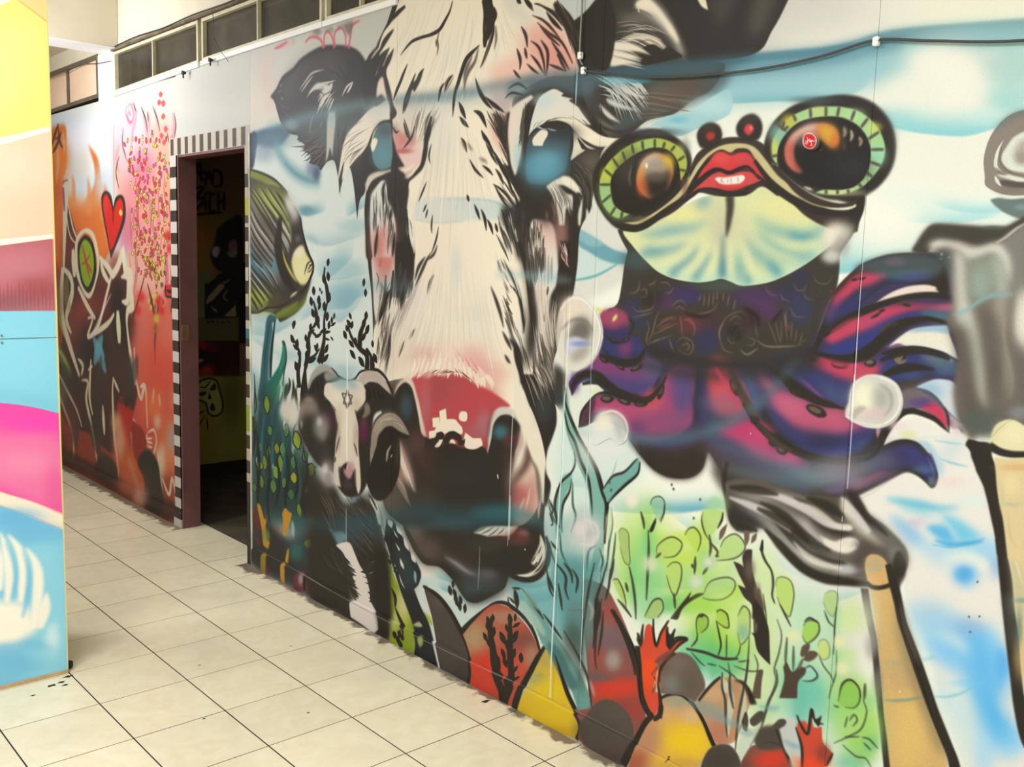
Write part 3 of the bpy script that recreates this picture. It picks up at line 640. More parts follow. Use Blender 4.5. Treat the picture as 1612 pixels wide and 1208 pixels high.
F 62 1|-1617 -1440! -79 134 -31 38 -32 34 -14 34 20 41 14 27 20 40 -23 18 -48 19 16 78 -4 53 5 53 11 68 14 67 9 95 10 67 21 66 11 81 -8 85 16 53 38 17 33 9 21 23 11 17 23 12 26 6 43 -3 41 14 31 15 12 15 30 -2 35 -19 45 -31 10 -16 8 -16 26 1 32 -4 24 -18 11 -28 -2 -29 -6 -33 1 -35 5 -41 -6 -21 1 -42 9 -23 9 -30 0 -33 -10 -60 13 -44 17 -66 12 -22 7 -42 3 -53 8 -20 16 -21 1 -30 10 -40 12 -25 16 -11 -20 -19 -35 -38 -17 -52 19 -57 19 -146!
F 5 2.9|-1724 -979 21 -4 7 21 10 29 21 21 12 44 -6 39 -12 56 -13 34 -14 41 -23 28 -17 -39 -6 -54 -8 -67 -4 -67 2 -47
F 94 17.5 .9|-1748 -877 33 -17 32 -3 23 26 -3 39 -22 53 -28 14 -25 -39
S 95 3.9 .9 14,23,14|-1701 -894 -5 26 -6 30 -6 34
D 96 .7 1058,38,2769|-1695 -825
D 97 .7 1101,24,697|-1730 -900
H 98,99,1 24 2.8,9.1,2.3 .05 .75|-1750 -940 6 36 5 36|-1726 -963 3 27 3 33|-1703 -975 3 26 5 26|-1679 -922 5 19 5 22|-1665 -903 5 35 -3 36
F 72 1.6|-1613 -1439! -61 127 -40 33 -18 31 10 22 19 34 10 39 10 45 3 26 7 17 16 29 30 29 21 1 -8 22 -8 24 -3 37 1 47 15 8 8 29 5 44 -8 39 -17 14 -63 3 -32 42 -22 28 4 82 34 24 49 -9 34 -1 35 49 38 60 59 29 117 -21 52 -44 17 -27 22 21 -9 84 -7 49 12 31 41 -17 31 -44 14 -54 -11 -49 -23 -46 -23 -33 14 -30 -2 -45 -6 -45 -8 -44 -13 -55 -20 -50 -21 -21 -16 -35 24 -10 16 -13 -15 -33 -15 -37 -6 -24 19 -26 -11 -34 9 -26 76 -21 68 4 9 -17 -12 -42 -40 -46 -20 -120!
F 71 3.6|-1254 -893 22 -5 29 8 14 30 6 64 -17 33 -4 55 8 44 11 32 -14 24 -26 -9 -8 -33 -1 -55 -1 -45 -12 -55 -12 -44
F 100 10.5 .8|-1238 -890 25 -2 11 23 -8 31 -19 -2 -14 -25
D 94 .6 601,89,1804|-1181 -873
D 101 .6 500,83,1889|-1225 -847
D 60 .8 3270,-76,478|-1220 -803
D 102 .6 823,16,1960|-1208 -663
D 6 .6 376,26,1266|-1225 -678
D 103 .6 509,104,2785|-1226 -761
D 97 .6 269,69,1994|-1238 -688
F 104 20.8 .85|-1326 -1175 49 -12 24 -5 38 2 39 21 16 33 -37 1 -62 -3 -65 1 -52 -3 9 -21
D 105 .7 6583,1025,1869|-1233 -1197
D 106 .7 3677,512,892|-1198 -1158
D 107 .6 7511,941,783|-1305 -1156
D 108 .8 1720,217,1982|-1338 -1061
D 109 .8 744,80,707|-1320 -1032
F 5 18 .9|-1578 -1141 71 7 76 -3 55 -2 52 13 -16 20 -89 3 -77 -1 -81 -2 -76 -13 11 -17
D 110 .7 14442,1452,287|-1526 -1129
D 111 .7 3575,378,171|-1440 -1130
D 112 .6 5906,591,443|-1609 -1132
D 78 .5 6471,734,9233|-1524 -1052
D 88 .6 4835,493,3020|-1630 -1103
F 113 16.4 .8|-1376 -1131 52 -6 33 4 -12 31 -19 20 -35 -9
D 94 .9 1897,142,408|-1629 -1057
F 114 13.3 .9|-1678 -1091 49 25 22 18 -21 13 -27 -6
D 115 .7 1872,123,628|-1617 -1024
D 116 .5 37182,851,380|-1461 -928
F 117 5 .75|-1583 -940 82 -1 87 5 81 11 18 12 -8 15 -90 0 -86 4 -72 -5 -32 -9
S 43 1.9 .8 4.9,6.9,6.9|-1521 -940 98 3 64 6 44 13
S 43 2.1 .7 5.1,7.3,4.7|-1603 -902 84 8 78 -3
D 118 .5 26472,409,38983|-1516 -797
D 61 .6 12822,-538,10653|-1598 -705
D 30 .5 5495,-159,5087|-1393 -718
D 116 .6 548,107,3636|-1461 -805
D 78 .6 4638,-268,385|-1420 -722
D 8 .6 5310,-200,11242|-1652 -642
D 88 .6 2211,201,17968|-1697 -672
D 78 .5 737,293,8262|-1270 -657
D 119 .5 58423,-5332,2984|-1491 -637
D 115 .6 3527,-308,684|-1557 -631
D 120 .7 3614,-299,1518|-1403 -633
D 108 .6 5241,-520,1159|-1356 -614
H 121,74,71,121 70 2.2,13,1.5 .05 .55|-1632 -1302 -11 30 -56 75|-1592 -1309 -27 49 -39 36|-1543 -1301 -29 55 -60 94|-1490 -1241 -27 52 -36 72|-1439 -1275 -15 60 -33 73|-1409 -1204 -23 26 -25 70|-1348 -1241 -11 43 -25 38
H 5,88,1 30 1.5,5.9,.9 .05 .5|-1526 -1246 -14 46 -48 48|-1469 -1251 -19 66 -21 28|-1337 -1267 23 28 29 28|-1353 -1205 -12 27 -12 23
S 62 1.5 1 56,53,57,46,34,13|-1389 -1292 4 17 7 20 -2 20 -10 15 -1 14
S 62 1.5 1 6.4,17,2.7|-1397 -1291 4 27 -1 25 0 28
S 62 1.5 1 5.9,17,2.7|-1369 -1272 6 15 -5 13
S 62 1.5 1 6.6,17,2.6|-1368 -1244 -2 20 -20 35 -13 18
S 99 2.3 1 5.1,11,2|-1363 -1239 3 21 -4 20
S 99 2.3 1 5.4,10,2|-1377 -1224 -5 23 -16 27
S 62 1.4 1 4.4,11,17,15,12,12,13,9.3,2|-1488 -1303 -7 16 -14 15 -18 15 -26 5 -34 1 -27 3 -20 9 -20 13
S 62 1.7 .85 3,8.7,1.5|-1527 -1253 -5 12 2 16 -3 15
S 62 1.7 .85 2.9,8.7,1.4|-1537 -1241 2 15
S 62 1.3 1 3.2,17,23,21,18,16,2.2|-1406 -1212 -16 8 -21 12 -13 20 -10 20 -10 20 -5 41
S 122 1.9 1 5.5,18,2.1|-1409 -1208 -9 23 -17 15 -10 16 -4 23
S 122 1.9 1 5.2,18,2.1|-1426 -1196 -19 25 -5 21
S 62 1.7 1 2.7,16,3|-1509 -1157 -11 12 -6 21
S 62 1.7 1 2.4,16,2.9|-1482 -1169 -16 11 -10 18
S 62 1.8 1 2.6,17,3.1|-1574 -1191 -15 11 -15 28
S 62 1.8 1 3,17,3.3|-1601 -1185 -15 20 -20 28 -7 25
S 62 1.8 1 3,17,3.1|-1629 -1207 -16 21 -24 34
S 62 1.8 1 2.9,17,3.2|-1645 -1181 -16 16 -16 24
S 123 1.7 1 2,7.6,1.3|-1480 -1165 -11 12 -17 16
S 123 1.7 1 1.9,8.1,1.4|-1491 -1168 -14 11 -7 8
F 66 2.7|-1601 -1188! -7 18 19 -10 15 -12! -11 22 -19 20! -8 -5 -11 22 -16 21! 0 -18 11 -22 12 -17
F 62 1.9|-1636 -1317! -28 3 -20 15 -29 18 -17 17 -17 11 -22 12! -26 32 14 65 40 -3 22 -10! 3 -18 14 17 13 23 5 31 20 -10 -13 -20 -8 -24 -9 -20 -9 -20 8 -22 18 -23! -27 17 -16 22 -22 18! 4 -16 26 -30 20 -15! -25 6 -17 7 25 -20 33 -26! -37 13 -17 19 -30 17! 17 -23 25 -23 30 -18 28 -12
F 118 3.8|-1733 -1182 17 -10 9 22 9 29 -21 -16 -18 3
S 8 1.9 1 2.1,9.6,1.4|-1760 -1233 26 -16 13 -7
S 8 1.9 1 2.3,11,1.5|-1742 -1197 21 -22 21 -20
S 8 1.9 1 2.3,10,1.4|-1729 -1205 13 -13 12 -10
S 62 1.9 1 2,21,4.5|-1678 -1281 -27 16 -20 18
S 62 1.9 1 2.3,23,4.9|-1692 -1247 -24 24 -26 35
S 62 1.9 1 2.3,20,4.3|-1677 -1243 -18 23 -25 20
S 62 1.8 1 11,17,8.9,4.7,2.4|-1640 -1319 -28 9 -33 17 -21 18 -17 19
S 124 1.2 1 2.5,14,3.4|-1295 -1228 13 17 5 21
S 124 1.1 1 1.9,9.8,2.6|-1268 -1242 29 13 24 19 18 17
S 124 1.1 1 2.1,9.7,2.4|-1247 -1221 24 21 27 19
S 124 1.1 1 2,12,3.4|-1269 -1200 21 14 13 25 4 23
S 124 1.1 1 2.3,14,3.5|-1244 -1198 17 20 2 22 -3 19
S 124 1.1 1 2.2,11,2.8|-1268 -1177 18 16 16 19
S 124 1.1 1 2.2,9.8,2.4|-1277 -1163 16 12 15 9
S 124 1.2 1 2.4,11,2.6|-1312 -1157 12 11 9 7
S 124 1.2 1 2.7,15,3.7|-1304 -1192 10 21 -1 16
S 124 1.2 1 2.8,13,3.4|-1284 -1191 7 20
S 124 1.1 1 2,9.5,2.4|-1204 -1169 14 10
F 5 13.2 .7|-1347 -1284 47 8 13 18 19 16 -12 12 -18 -5 -32 -19
S 62 1.7 1 3.4,16,2.5|-1309 -1276 13 10
S 62 1.7 1 3.4,18,2.9|-1291 -1275 22 20 6 8
S 62 1.7 1 3,15,2.6|-1263 -1260 23 7 27 18 21 22
S 62 1.6 1 3.4,15,2.4|-1233 -1242 18 18 23 19
F 30 2.8 .8|-1269 -1259! 18 6 18 13 6 16! -18 -12 -17 -7
S 64 1.4 1 1.5,9.3,1.1|-1258 -1263 24 10 18 10
F 80 2.6|-1210 -1261! 95 17! -10 7 -18 12 -23 9! -12 -15 -17 -12
F 62 2.6|-1115 -1244! -15 12 -15 8 -20 8! -7 -7 -20 -16 -17 -16! -9 8 24 30 15 21 18 31 15 30 32 2 31 -2 11 -63 -17 -42!
F 74 2.8|-1247 -1267! 17 3! 12 11 8 14! -13 -9
H 125,62 18 1.7,7.5,.9 .05 .8|-1212 -1246 30 31 29 46|-1195 -1243 26 28 21 39|-1205 -1226 27 36 18 46
S 124 1.4 1 2.5,10,3.6|-1254 -1228 30 22 32 20 27 37
S 124 1.4 1 2.7,12,3.6|-1218 -1192 24 26 21 26
S 124 1.4 1 2.8,11,3.5|-1202 -1169 12 17 11 13
S 124 1.4 1 2.3,9.9,3|-1222 -1155 21 8 20 8
F 126 10.1 .85|-1324 -1132 49 -8 63 2 74 4 29 12 -13 28 -36 -4 -53 -16 -47 1 -40 6 -26 -8
D 93 .7 1604,183,249|-1304 -1124
S 127 1.5 1 2.4,8.8,2.2|-1324 -1126 25 -6 25 12
S 127 1.5 1 2.7,8.6,2.1|-1332 -1110 17 -8 33 7
S 62 1.2 1 3,19,1.9|-1416 -1155 13 25 21 23 17 12
S 62 1.2 1 2.3,16,1.7|-1387 -1119 22 15 33 18
S 62 1.3 1 3.1,21,2.3|-1463 -1117 10 15 12 18
S 62 1.3 1 2.7,18,2|-1460 -1090 11 10 17 12
S 62 1.3 1 2.2,20,2.2|-1419 -1097 21 9 18 25
S 62 1.3 1 2.9,18,2|-1395 -1060 9 13 17 14
S 62 1.2 1 2.4,20,2.5|-1365 -1087 20 16 11 15 4 23
S 65 1.8 1 3.1,16,3.2|-1585 -1111 -8 15 -5 22
S 65 1.7 1 2.7,15,3.1|-1549 -1108 -14 17 -7 28
S 65 1.8 1 2.9,14,2.8|-1639 -1102 13 24 13 21
S 65 1.7 1 2.8,15,3|-1537 -1094 -14 22 -11 23
H 128,98 16 1.8,11,1.9 .04 .8|-1381 -1076 27 23 21 20|-1338 -1081 7 21 4 27|-1322 -1075 -3 20 1 22
H 129,92,91 26 1.5,6.7,.7 .05 .6|-1599 -1122 -11 27 -7 42|-1552 -1113 -15 30 -19 32|-1508 -1113 -28 31 -22 33
F 74 2.4|-1867 -1063! 23 -28 38 -19 44 -21 35 -6 30 -7 9 25 -4 18 -34 5 -22 10 -17 23 -22 18 -23 11 -33 21 -28 24! 9 -40 -29 50!
F 80 20.7 .7|-1789 -1131 62 -8 35 -2 2 26 -40 6
H 62,129 14 1.5,4.1,.6 .05 .7|-1872 -1070 28 -24 56 -15|-1862 -1029 28 -24 55 -16|-1833 -1020 32 -21 36 -17
F 62 2.9|-1748 -1086! 22 -15 26 -3 17 6 1 45 9 39 -8 11 -43 1 -27 -11 -18 -28 4 -22
F 64 2.9 .8|-1756 -1062 9 -22 21 -12 -13 15 -8 17 -4 16 -9 -10
F 130 2.8|-1753 -1048 6 -26 17 -18 21 -7 22 3 6 20 3 33 1 29 -17 7 -30 1 -22 -17
D 38 .8 2686,180,1142|-1712 -1033
D 131 .7 1833,150,374|-1704 -1085
F 72 1.9|-1752 -1068 9 -3 11 4 -2 8 -11 14 -8 0 -3 -10
F 73 3.9|-1777 -978! 13 -16 27 -7 30 -1 26 -2! -4 8 -30 4 -31 8 -17 14 -11 15!
F 62 3.8|-1772 -960! 22 -22 35 -10 38 -6 55 28 -3 47 -3 48 21 19 9 30 -62 1 -6 -74 -22 -30 -9 -24 -5 -29 -39 8 -13 24 -6 37 3 37 10 52 -23 1 -5 -53 -3 -50
F 30 5.8|-1702 -982! 5 19 -2 20 15 10 13 21 9 27 -3 34 -4 26! -74 1! -10 -39 -3 -62 2 -30 22 -16
F 132 17.7 .8|-1715 -890 5 27 -4 39 -15 0 -14 -27 17 -25
F 114 31.5 .6|-1753 -885 31 -8 43 -7 18 25 -8 50 -78 1
D 133 .6 1256,31,873|-1735 -905
H 62,99,134 26 1.7,7.7,1.7 .05 .75|-1745 -945 5 25 5 35|-1723 -964 0 35 5 39|-1702 -972 3 24 3 24|-1692 -934 4 22 5 27|-1671 -909 1 24 1 29
S 62 3.8 1 4.8,22,6.8|-1700 -982 -10 19 5 29
S 62 3.8 1 5.1,22,6.8|-1679 -924 -4 24
S 62 3.8 1 5,22,6.7|-1666 -875 -7 50
S 62 3.9 1 5.3,23,7.1|-1730 -876 -8 52
F 135 13.3|-1683 -1088! 13 20! 21 13 25 -3 23 -8 -7 25 -32 7 -21 -1! -9 -19
F 101 13.2|-1661 -1032! 29 -3 32 -8 24 6 0 23 -23 22 -28 9! -16 -11! -17 -10! 25 -4! -13 -10
D 95 .7 1677,105,49|-1640 -1038
F 62 2.2|-1688 -1119 9 19 1 33! 8 15 7 17 28 27! -25 2 21 11! 16 16 -7 19 -38 -21 -13 -24 5 -38 -7 -48
S 66 1.8 1 3.8,9.9,2|-1679 -1090 13 13 12 -2
S 66 1.8 1 4.4,13,2.5|-1640 -1094 11 22 15 16
S 66 1.8 1 4.6,13,2.6|-1601 -1084 -12 22 -27 19
S 72 3.6 1 2.1,13,2.4|-1635 -984 28 -8 24 -15
S 72 3.6 1 1.9,12,2.2|-1656 -1004 29 4 28 -10
S 62 2.1 1 12,26,31,19,8.2|-1547 -1098 -15 35 -3 27 -10 29 -20 15 -27 15
S 62 2.1 1 12,26,31,23,11|-1551 -1084 -8 26 -2 13
H 136,88,121,118 80 1.4,9.5,1.5 .05 .5|-1575 -977 -15 32 -26 58|-1545 -1035 -14 59 -14 59|-1517 -1073 -12 84 -12 91|-1480 -1083 -4 96 -12 112|-1451 -1061 24 77 17 87|-1416 -1065 29 66 36 73
S 66 1.7 1 2.3,11,2.2|-1546 -1046 -7 22 5 16
S 66 1.8 1 2.1,11,2.2|-1559 -974 -11 16 -15 22
S 66 1.7 1 2.3,11,2.3|-1538 -910 -3 21 2 16
S 66 1.8 1 2.1,11,2.1|-1558 -931 -11 16
S 66 1.7 1 2.2,11,2.1|-1518 -887 -7 25 -15 28
S 66 1.8 1 2.2,11,2.2|-1554 -921 -7 18
S 62 1.6 1 2.2,15,2.5|-1454 -1051 11 12 7 16
S 62 1.6 1 2.3,12,2|-1428 -1010 18 20 24 16
S 62 1.6 1 2.1,13,2|-1396 -1059 18 18 17 22 13 11
S 62 1.5 1 1.8,11,2.1|-1359 -962 20 9 23 15 17 19
S 62 1.6 1 2.5,15,2.5|-1433 -945 7 13
S 62 1.6 1 2.4,15,2.5|-1411 -927 10 15 8 14
S 62 1.6 1 2.4,16,2.6|-1391 -918 11 17 6 23
S 62 1.6 1 2.3,15,2.5|-1373 -899 11 13 7 15
S 62 1.6 1 2.5,15,2.5|-1350 -892 8 17
S 62 1.5 1 2.1,13,2.2|-1358 -1012 21 20 20 25
S 62 1.6 1 1.9,12,2|-1390 -997 20 11 11 9
S 62 1.5 1 2.1,14,2.3|-1353 -989 13 13 11 17
S 83 3.3 1 2.4,11,2.2|-1454 -1048 7 11 11 11
S 83 3.2 1 2.1,11,2.2|-1436 -1041 10 10 8 7
S 83 3.2 1 1.8,12,2.4|-1401 -1011 21 8 3 6
H 62,137 30 1.6,7.4,1.1 .04 .8|-1380 -1091 24 27 13 21|-1338 -1083 11 25 7 29|-1355 -1018 24 26 30 34|-1328 -1000 20 26 24 41|-1345 -951 20 17 26 16
F 62 2.3|-1325 -1086! 9 1! -5 22 0 30 9 25 10 26 14 25 7 29 -3 -5 -17 -21 -17 -25 -13 -17! 13 3 -6 -21 -12 -28 -14 -20! 17 6
F 62 10.8|-1328 -925! 29 4 15 -12 27 -15 47 2 3 51 -42 -4 -15 -4 -8 28 5 43 -19 0 -14 -30 -23 -21 -11 -21
H 62,63,0 34 1.8,9.6,1.2 .05 .85|-1344 -907 15 32 7 17|-1333 -885 14 23 11 25|-1318 -917 11 32 14 31|-1302 -906 11 27 11 35|-1355 -875 24 28 13 16
F 138 19.1 .8|-1335 -928 36 7 25 15 10 7 -15 10 -26 -15
F 62 3.7|-1659 -858! 60 0! 4 28 -3 33 -3 34 -6 7! -4 -23 -10 22 -12 34! -8 8! -3 -22 -6 -10! 1 -24 -10 22! -2 -36 -3 -36
F 93 34.5 .45|-1659 -778 58 -2 16 23 -57 8 -21 -2 -79 1 0 -17
H 66,82,75 40 1.7,9.5,1.6 .06 .8|-1738 -795 18 19 -12 38|-1702 -769 5 27 -21 44|-1684 -760 -22 36 -16 39|-1675 -701 -8 30 -16 37|-1696 -665 -12 31 -13 27|-1678 -646 -4 25 -16 42
F 62 2.9|-1698 -771! 1 19 21 -8! -12 25 -13 26 -21 26! 4 -25 12 -26
S 66 2.1 1 2.6,17,2.1|-1540 -837 -15 16 -15 21 -23 34
S 66 2.1 1 2.8,13,1.6|-1521 -851 -11 18 -23 12
S 66 2.1 1 2.7,18,2.2|-1531 -794 -11 17 -9 26
S 66 2.2 1 2.6,16,2|-1591 -682 -12 13 -8 10
S 66 2.2 1 2.5,18,2.3|-1559 -828 -23 22 -11 26
S 66 2.3 1 2.9,18,2.3|-1627 -655 -12 20 -8 16
S 66 2.3 1 3.2,21,2.5|-1666 -697 -12 31 -4 45 -12 44
H 139,72,71,140 90 1.5,9.5,1.5 .05 .5|-1625 -738 -28 63 -37 85|-1569 -760 -38 84 -48 87|-1515 -790 -21 94 -44 100|-1471 -791 3 91 -5 81|-1414 -793 24 87 24 78|-1372 -794 23 77 43 81
H 129,141 20 1.4,6.6,.7 .06 .5|-1621 -757 -41 50 -42 73|-1570 -788 -30 54 -24 44
H 108,114,100 40 1.2,4.4,.5 .06 .75|-1565 -632 -16 26 -15 26|-1533 -616 -15 16 -16 14|-1472 -617 -4 10 -11 15|-1452 -656 30 25 29 15|-1415 -645 29 24 31 19|-1436 -616 22 13 15 10
S 66 1.9 1 3.1,17,3.8|-1358 -777 14 21 14 25 11 27
S 66 1.9 1 3.1,16,3.4|-1340 -825 7 15 7 8
S 66 1.9 1 3,16,3.5|-1322 -697 17 20 10 12
S 66 1.9 1 2.9,15,3.1|-1314 -655 10 10 7 4
S 62 3 1 4.5,15,18,25,25,6.2|-1321 -819 17 18 20 25 11 25 7 24 1 30
S 62 1.5 1 2.5,7.9,2.8|-1306 -782 16 10 10 13
H 63,82,62 44 1.8,8.5,1.2 .05 .8|-1322 -770 18 29 10 16|-1317 -723 14 24 14 25|-1296 -691 14 29 14 33|-1277 -688 20 28 14 32|-1314 -745 7 12 10 8|-1335 -847 14 17 13 13
H 30,80,74 30 1.2,6.2,.6 .05 .7|-1347 -834 21 38 21 46|-1311 -822 17 25 14 25|-1268 -773 8 29 4 29|-1318 -689 17 33 17 28
F 62 13.5|-1266 -860! 14 41 -1 31 10 27 14 32 -2 33 -7 34 -2 21! -14 -19 -4 -29 4 -38 -4 -42 -12 -41 -17 -37!
S 62 4.6 1 11,25,21,19|-1302 -684 20 14 10 20 8 43
D 63 .5 336,23,608|-1259 -843
H 99,75,71 18 2,8.2,2 .04 .5|-1244 -846 5 33 5 24|-1220 -851 3 33 0 28|-1193 -855 0 32 3 30
S 98 1.8 1 2.7,9.7,2.1|-1240 -846 4 12 1 9
S 98 1.7 1 2.8,9.7,2.1|-1234 -853 1 12
S 98 1.7 1 2.7,9.4,2|-1206 -783 -2 16
S 98 1.7 1 2.7,9.6,2.1|-1213 -738 1 17
F 62 2.8|-1180 -860! 42 0! 0 33 -3 25 -5 33 -4 16 -12 -6 -14 -9 -6 5! -4 -19 2 -23! 4 -21
H 115,142,143 16 1.3,5.4,.6 .05 .85|-1178 -855 5 13 13 18|-1170 -858 7 11 5 14|-1166 -837 2 13 6 9|-1183 -846 4 9 10 9
H 73,144,74,145 50 1.3,6.7,1.3 .05 .6|-1234 -784 5 42 3 48|-1210 -785 2 42 17 70|-1182 -768 -5 38 9 46|-1237 -708 12 38 22 36|-1213 -695 9 37 18 22
H 66,65 26 1.9,9.4,1.3 .05 .8|-1216 -700 12 35 15 29|-1232 -665 8 31 23 29|-1205 -672 15 22 8 23|-1245 -630 12 28 12 30
F 66 10.6|-1187 -650! 17 3 11 8 3 9 0 49! -72 10! -11 -25 10 3 6 -27! 15 25 6 -32! 14 15
F 146 15.8 .6|-1201 -594 47 -12 -2 25 -44 6
F 62 3|-1286 -680! 7 14 13 34 8 28 16 28 14 5! -21 3 -12 -26 -12 -28 -12 -23 -5 -20
F 71 2.2|-1315 -1091! 21 -10 30 -8 6 5! -18 11 -2 13 -5 28 1 16 -5 24 -8 32 -5 6! -12 -23 -6 -37 -1 -33
F 118 13.5 .8|-1312 -1087 18 -6 2 32 -9 24 -8 24 -8 -29
D 117 .8 224,60,1066|-1294 -1014
H 62,65 14 1.8,8.6,1.2 .05 .85|-1282 -1092 -4 32 -11 31|-1275 -1083 -3 31 -6 32
F 30 1.7|-1262 -1064! 8 -21 11 -17 17 -8 20 -3 23 10! -6 3 29 8! -11 1 22 13! 12 13 19 18! -30 -6 -27 -10 -29 -2 -17 4 -14 7 -18 4 -14 13! 2 -14
F 74 14.9 .8|-1227 -1075 28 -9 34 3 28 18 14 14 -27 -8 -26 -8 -34 -3 -22 8
D 147 .6 1236,134,259|-1234 -1097
H 62,148 14 .8,3.1,.4 .04 .8|-1267 -1039 5 -15 12 -7|-1232 -1056 8 -5 15 -5|-1173 -1065 20 10 14 7|-1132 -1059 11 10 9 8
F 72 1.6|-1221 -1061! 34 -3 34 7 30 14 30 15 41 9! -10 4 3 4 -18 1! -26 -2 -27 -11 -19 -11 -15 -13 -22 -9
F 74 1.6|-1163 -1043! 17 11 16 14 25 11! -19 -4 -17 -13 -8 -6 12 20 8 2 -16 7 -16 8! -5 -12 6 -22
F 62 1.7|-1221 -1061! 29 1 28 12 7 25 -4 23 -10 22 -11 11 -37 13 -8 1 -40 -7 -10 -31 3 -28 10 -24 17 -10
F 149 2.1|-1272 -1011 2 -16 9 -13 17 -9 27 0 26 4 22 2 6 16 -4 26 -7 23 -17 9 -25 11 -17 1 -31 -4 -8 -22
D 150 .8 2573,212,390|-1185 -1039
F 12 31|-1270 -1007 40 -9 54 3 4 24 -16 18 -31 13 -42 -4 -10 -21
D 81 .8 4189,256,1025|-1229 -985
D 11 .5 1219,81,254|-1218 -1000
F 74 1.4|-1255 -1036 9 -7 11 -5 15 3 0 8 -8 9 -3 7! -23 -2! -3 -7
S 31 1.4 1 1.2,3.6,.8|-1245 -1056 13 7 12 0
S 31 1.4 1 1.2,3.5,.8|-1220 -1050 11 4 12 2
S 31 1.4 1 1.2,3.5,.8|-1247 -1054 12 3
F 5 2.1|-1219 -953! 20 -9 23 -6 17 4 17 14 5 4 6 12! -11 -8 -2 4! -15 -8 -17 -7 -14 -1! 21 15 14 4 1 26! -9 -10 7 19! -12 -16 -4 29! -12 0! -6 -21 -13 -28
F 72 4.1 .8|-1182 -967 23 5 17 14 6 8 -23 -8 -20 -9
H 91,66 14 1,4.9,.5 .04 .7|-1210 -948 19 28 4 32|-1193 -951 19 24 6 23|-1173 -947 13 20 5 20
H 65,66,62 30 1.8,8.5,1.1 .04 .8|-1147 -988 23 20 10 42|-1160 -973 23 20 7 36|-1128 -991 19 20 0 38|-1152 -935 12 20 -2 27|-1130 -930 3 19 2 25
F 91 19.1 .8|-1150 -994 21 -8 32 -2 20 0 -14 11 -12 22 -7 19 -9 -20
F 5 2|-1131 -934! -1 27 -2 21! -5 0! -1 -21
F 30 2|-1116 -907! 4 15 12 -24! 8 6 22 24! -53 0! 1 -29!
F 151 25.8 .6|-1203 -928 13 20 -5 21 -35 0 10 -30
S 152 4.2 .6 2.1,9.2,1.7|-1206 -928 10 18 -2 14
S 152 4.3 .6 2.3,9.2,1.7|-1217 -912 4 16
F 153 3.4|-1601 -578 28 -8 28 1 23 -10 31 -1 22 -8 29 0 25 5 25 9 45 8 50 19 -32 8 -19 20 -9 41 -2 37 -107 18 -74 -21 -20 -26 -14 -47 -17 -27
D 154 .6 13075,-1506,1600|-1506 -570
D 155 .7 1591,-145,1503|-1565 -568
D 156 .7 7026,-838,837|-1396 -571
D 157 .7 1172,-134,1008|-1366 -519
D 158 .6 567,19,3341|-1552 -531
D 159 .6 3140,-465,402|-1393 -501
H 64,72,101 44 5.9,18,.7 .05 .9|-1594 -618 0 22 -20 22|-1558 -631 -8 25 -19 26|-1523 -634 -11 25 -15 16|-1485 -633 -7 19 -14 24|-1456 -640 3 18 2 16|-1434 -633 8 15 4 20|-1398 -623 11 19 8 15|-1363 -613 21 13 7 12
H 160,161 16 1.3,4.5,.6 .05 .7|-1545 -596 15 -7 19 -6|-1507 -596 19 -9 15 -8|-1453 -620 9 11 8 3|-1426 -604 22 6 14 7
F 62 15.4|-1602 -457 36 -13 25 20 39 11 67 -19 64 -11 14 16 6 -28 5 -46 26 -17 42 3 11 23 -8 29 -12 28 -8 46 -5 46 -52 34 -185 41 -49 -14 -23 -71 -18 -47
D 62 .7 11909,-2062,3519|-1434 -421
D 66 .5 8004,-1500,1095|-1462 -394
D 66 .5 1512,-279,429|-1516 -381
F 162 5.6|-1664 -536! 17 -27 29 -18 25 9 22 49 17 36 8 23 -16 0 -17 -43 -26 -51 -21 -10
F 62 2.8|-1661 -521 14 -32 25 -15 21 5 13 22 13 33 13 37 28 10 -15 34 -32 18 -29 -25 -31 -50
D 163 .8 848,-83,1208|-1616 -520
F 164 30.5 .35|-1611 -456 61 -22 9 28 -32 30 -24 4
F 0 4|-1357 -460! 5 -34 6 -33 16 -22 26 -9 23 3 3 12 -22 -1 -23 5 -13 18 -5 30!
F 62 2.4|-1345 -495 6 -28 16 -17 23 -6 19 6 14 13 -3 24 -14 27 -22 23 -40 16 -8 -21
D 165 .9 693,-93,326|-1319 -511
D 166 .6 664,-93,320|-1292 -499
F 64 .9|-1505 -525! 21 -8! 5 30! -21 8!
F 64 .9|-1527 -508! 23 -5! 2 19! -23 5!
F 64 .9|-1538 -479! 23 -6! 3 16! -24 6!
F 64 .9|-1504 -504 23 -8 29 -3 8 12 11 -2! 2 14! -20 5 -18 -4 -15 2 -19 6 -16 0
F 64 .9|-1441 -530 11 -5 12 2 -1 15 -14 3 -9 -3
F 64 .8|-1428 -478! 6 -16! 22 7! 25 -4! 5 13! -22 11! -29 2!
F 64 .9|-1522 -453! 15 -17! 16 0! -11 14! -16 12!
F 64 .9|-1469 -473! 11 -2! 8 6! -15 7! -3 17! -7 -1!
F 62 1.8|-1514 -471 3 -8 15 -6 8 5 -3 8 -16 3
S 62 2.6 1 6.5,19,7.5|-1480 -486 22 -3 22 6
S 62 2.7 1 8.2,18,7.2|-1488 -473 -14 17 -16 10
S 62 2.6 1 8.6,25,9.8|-1465 -486 -15 21 -7 23
S 62 2.6 1 10,26,10|-1443 -480 8 13
S 62 2.7 1 6.8,17,6.6|-1538 -460 20 -8 15 -5
F 102 11.3|-1267 -521 16 -2 4 21 -9 27 -20 34 -12 34 -2 36 -14 -20 11 -47 12 -32 12 -24
F 74 3.1|-1264 -530! 15 2 2 30 -12 28 -17 29 -9 26! -1 -24 15 -33 14 -29
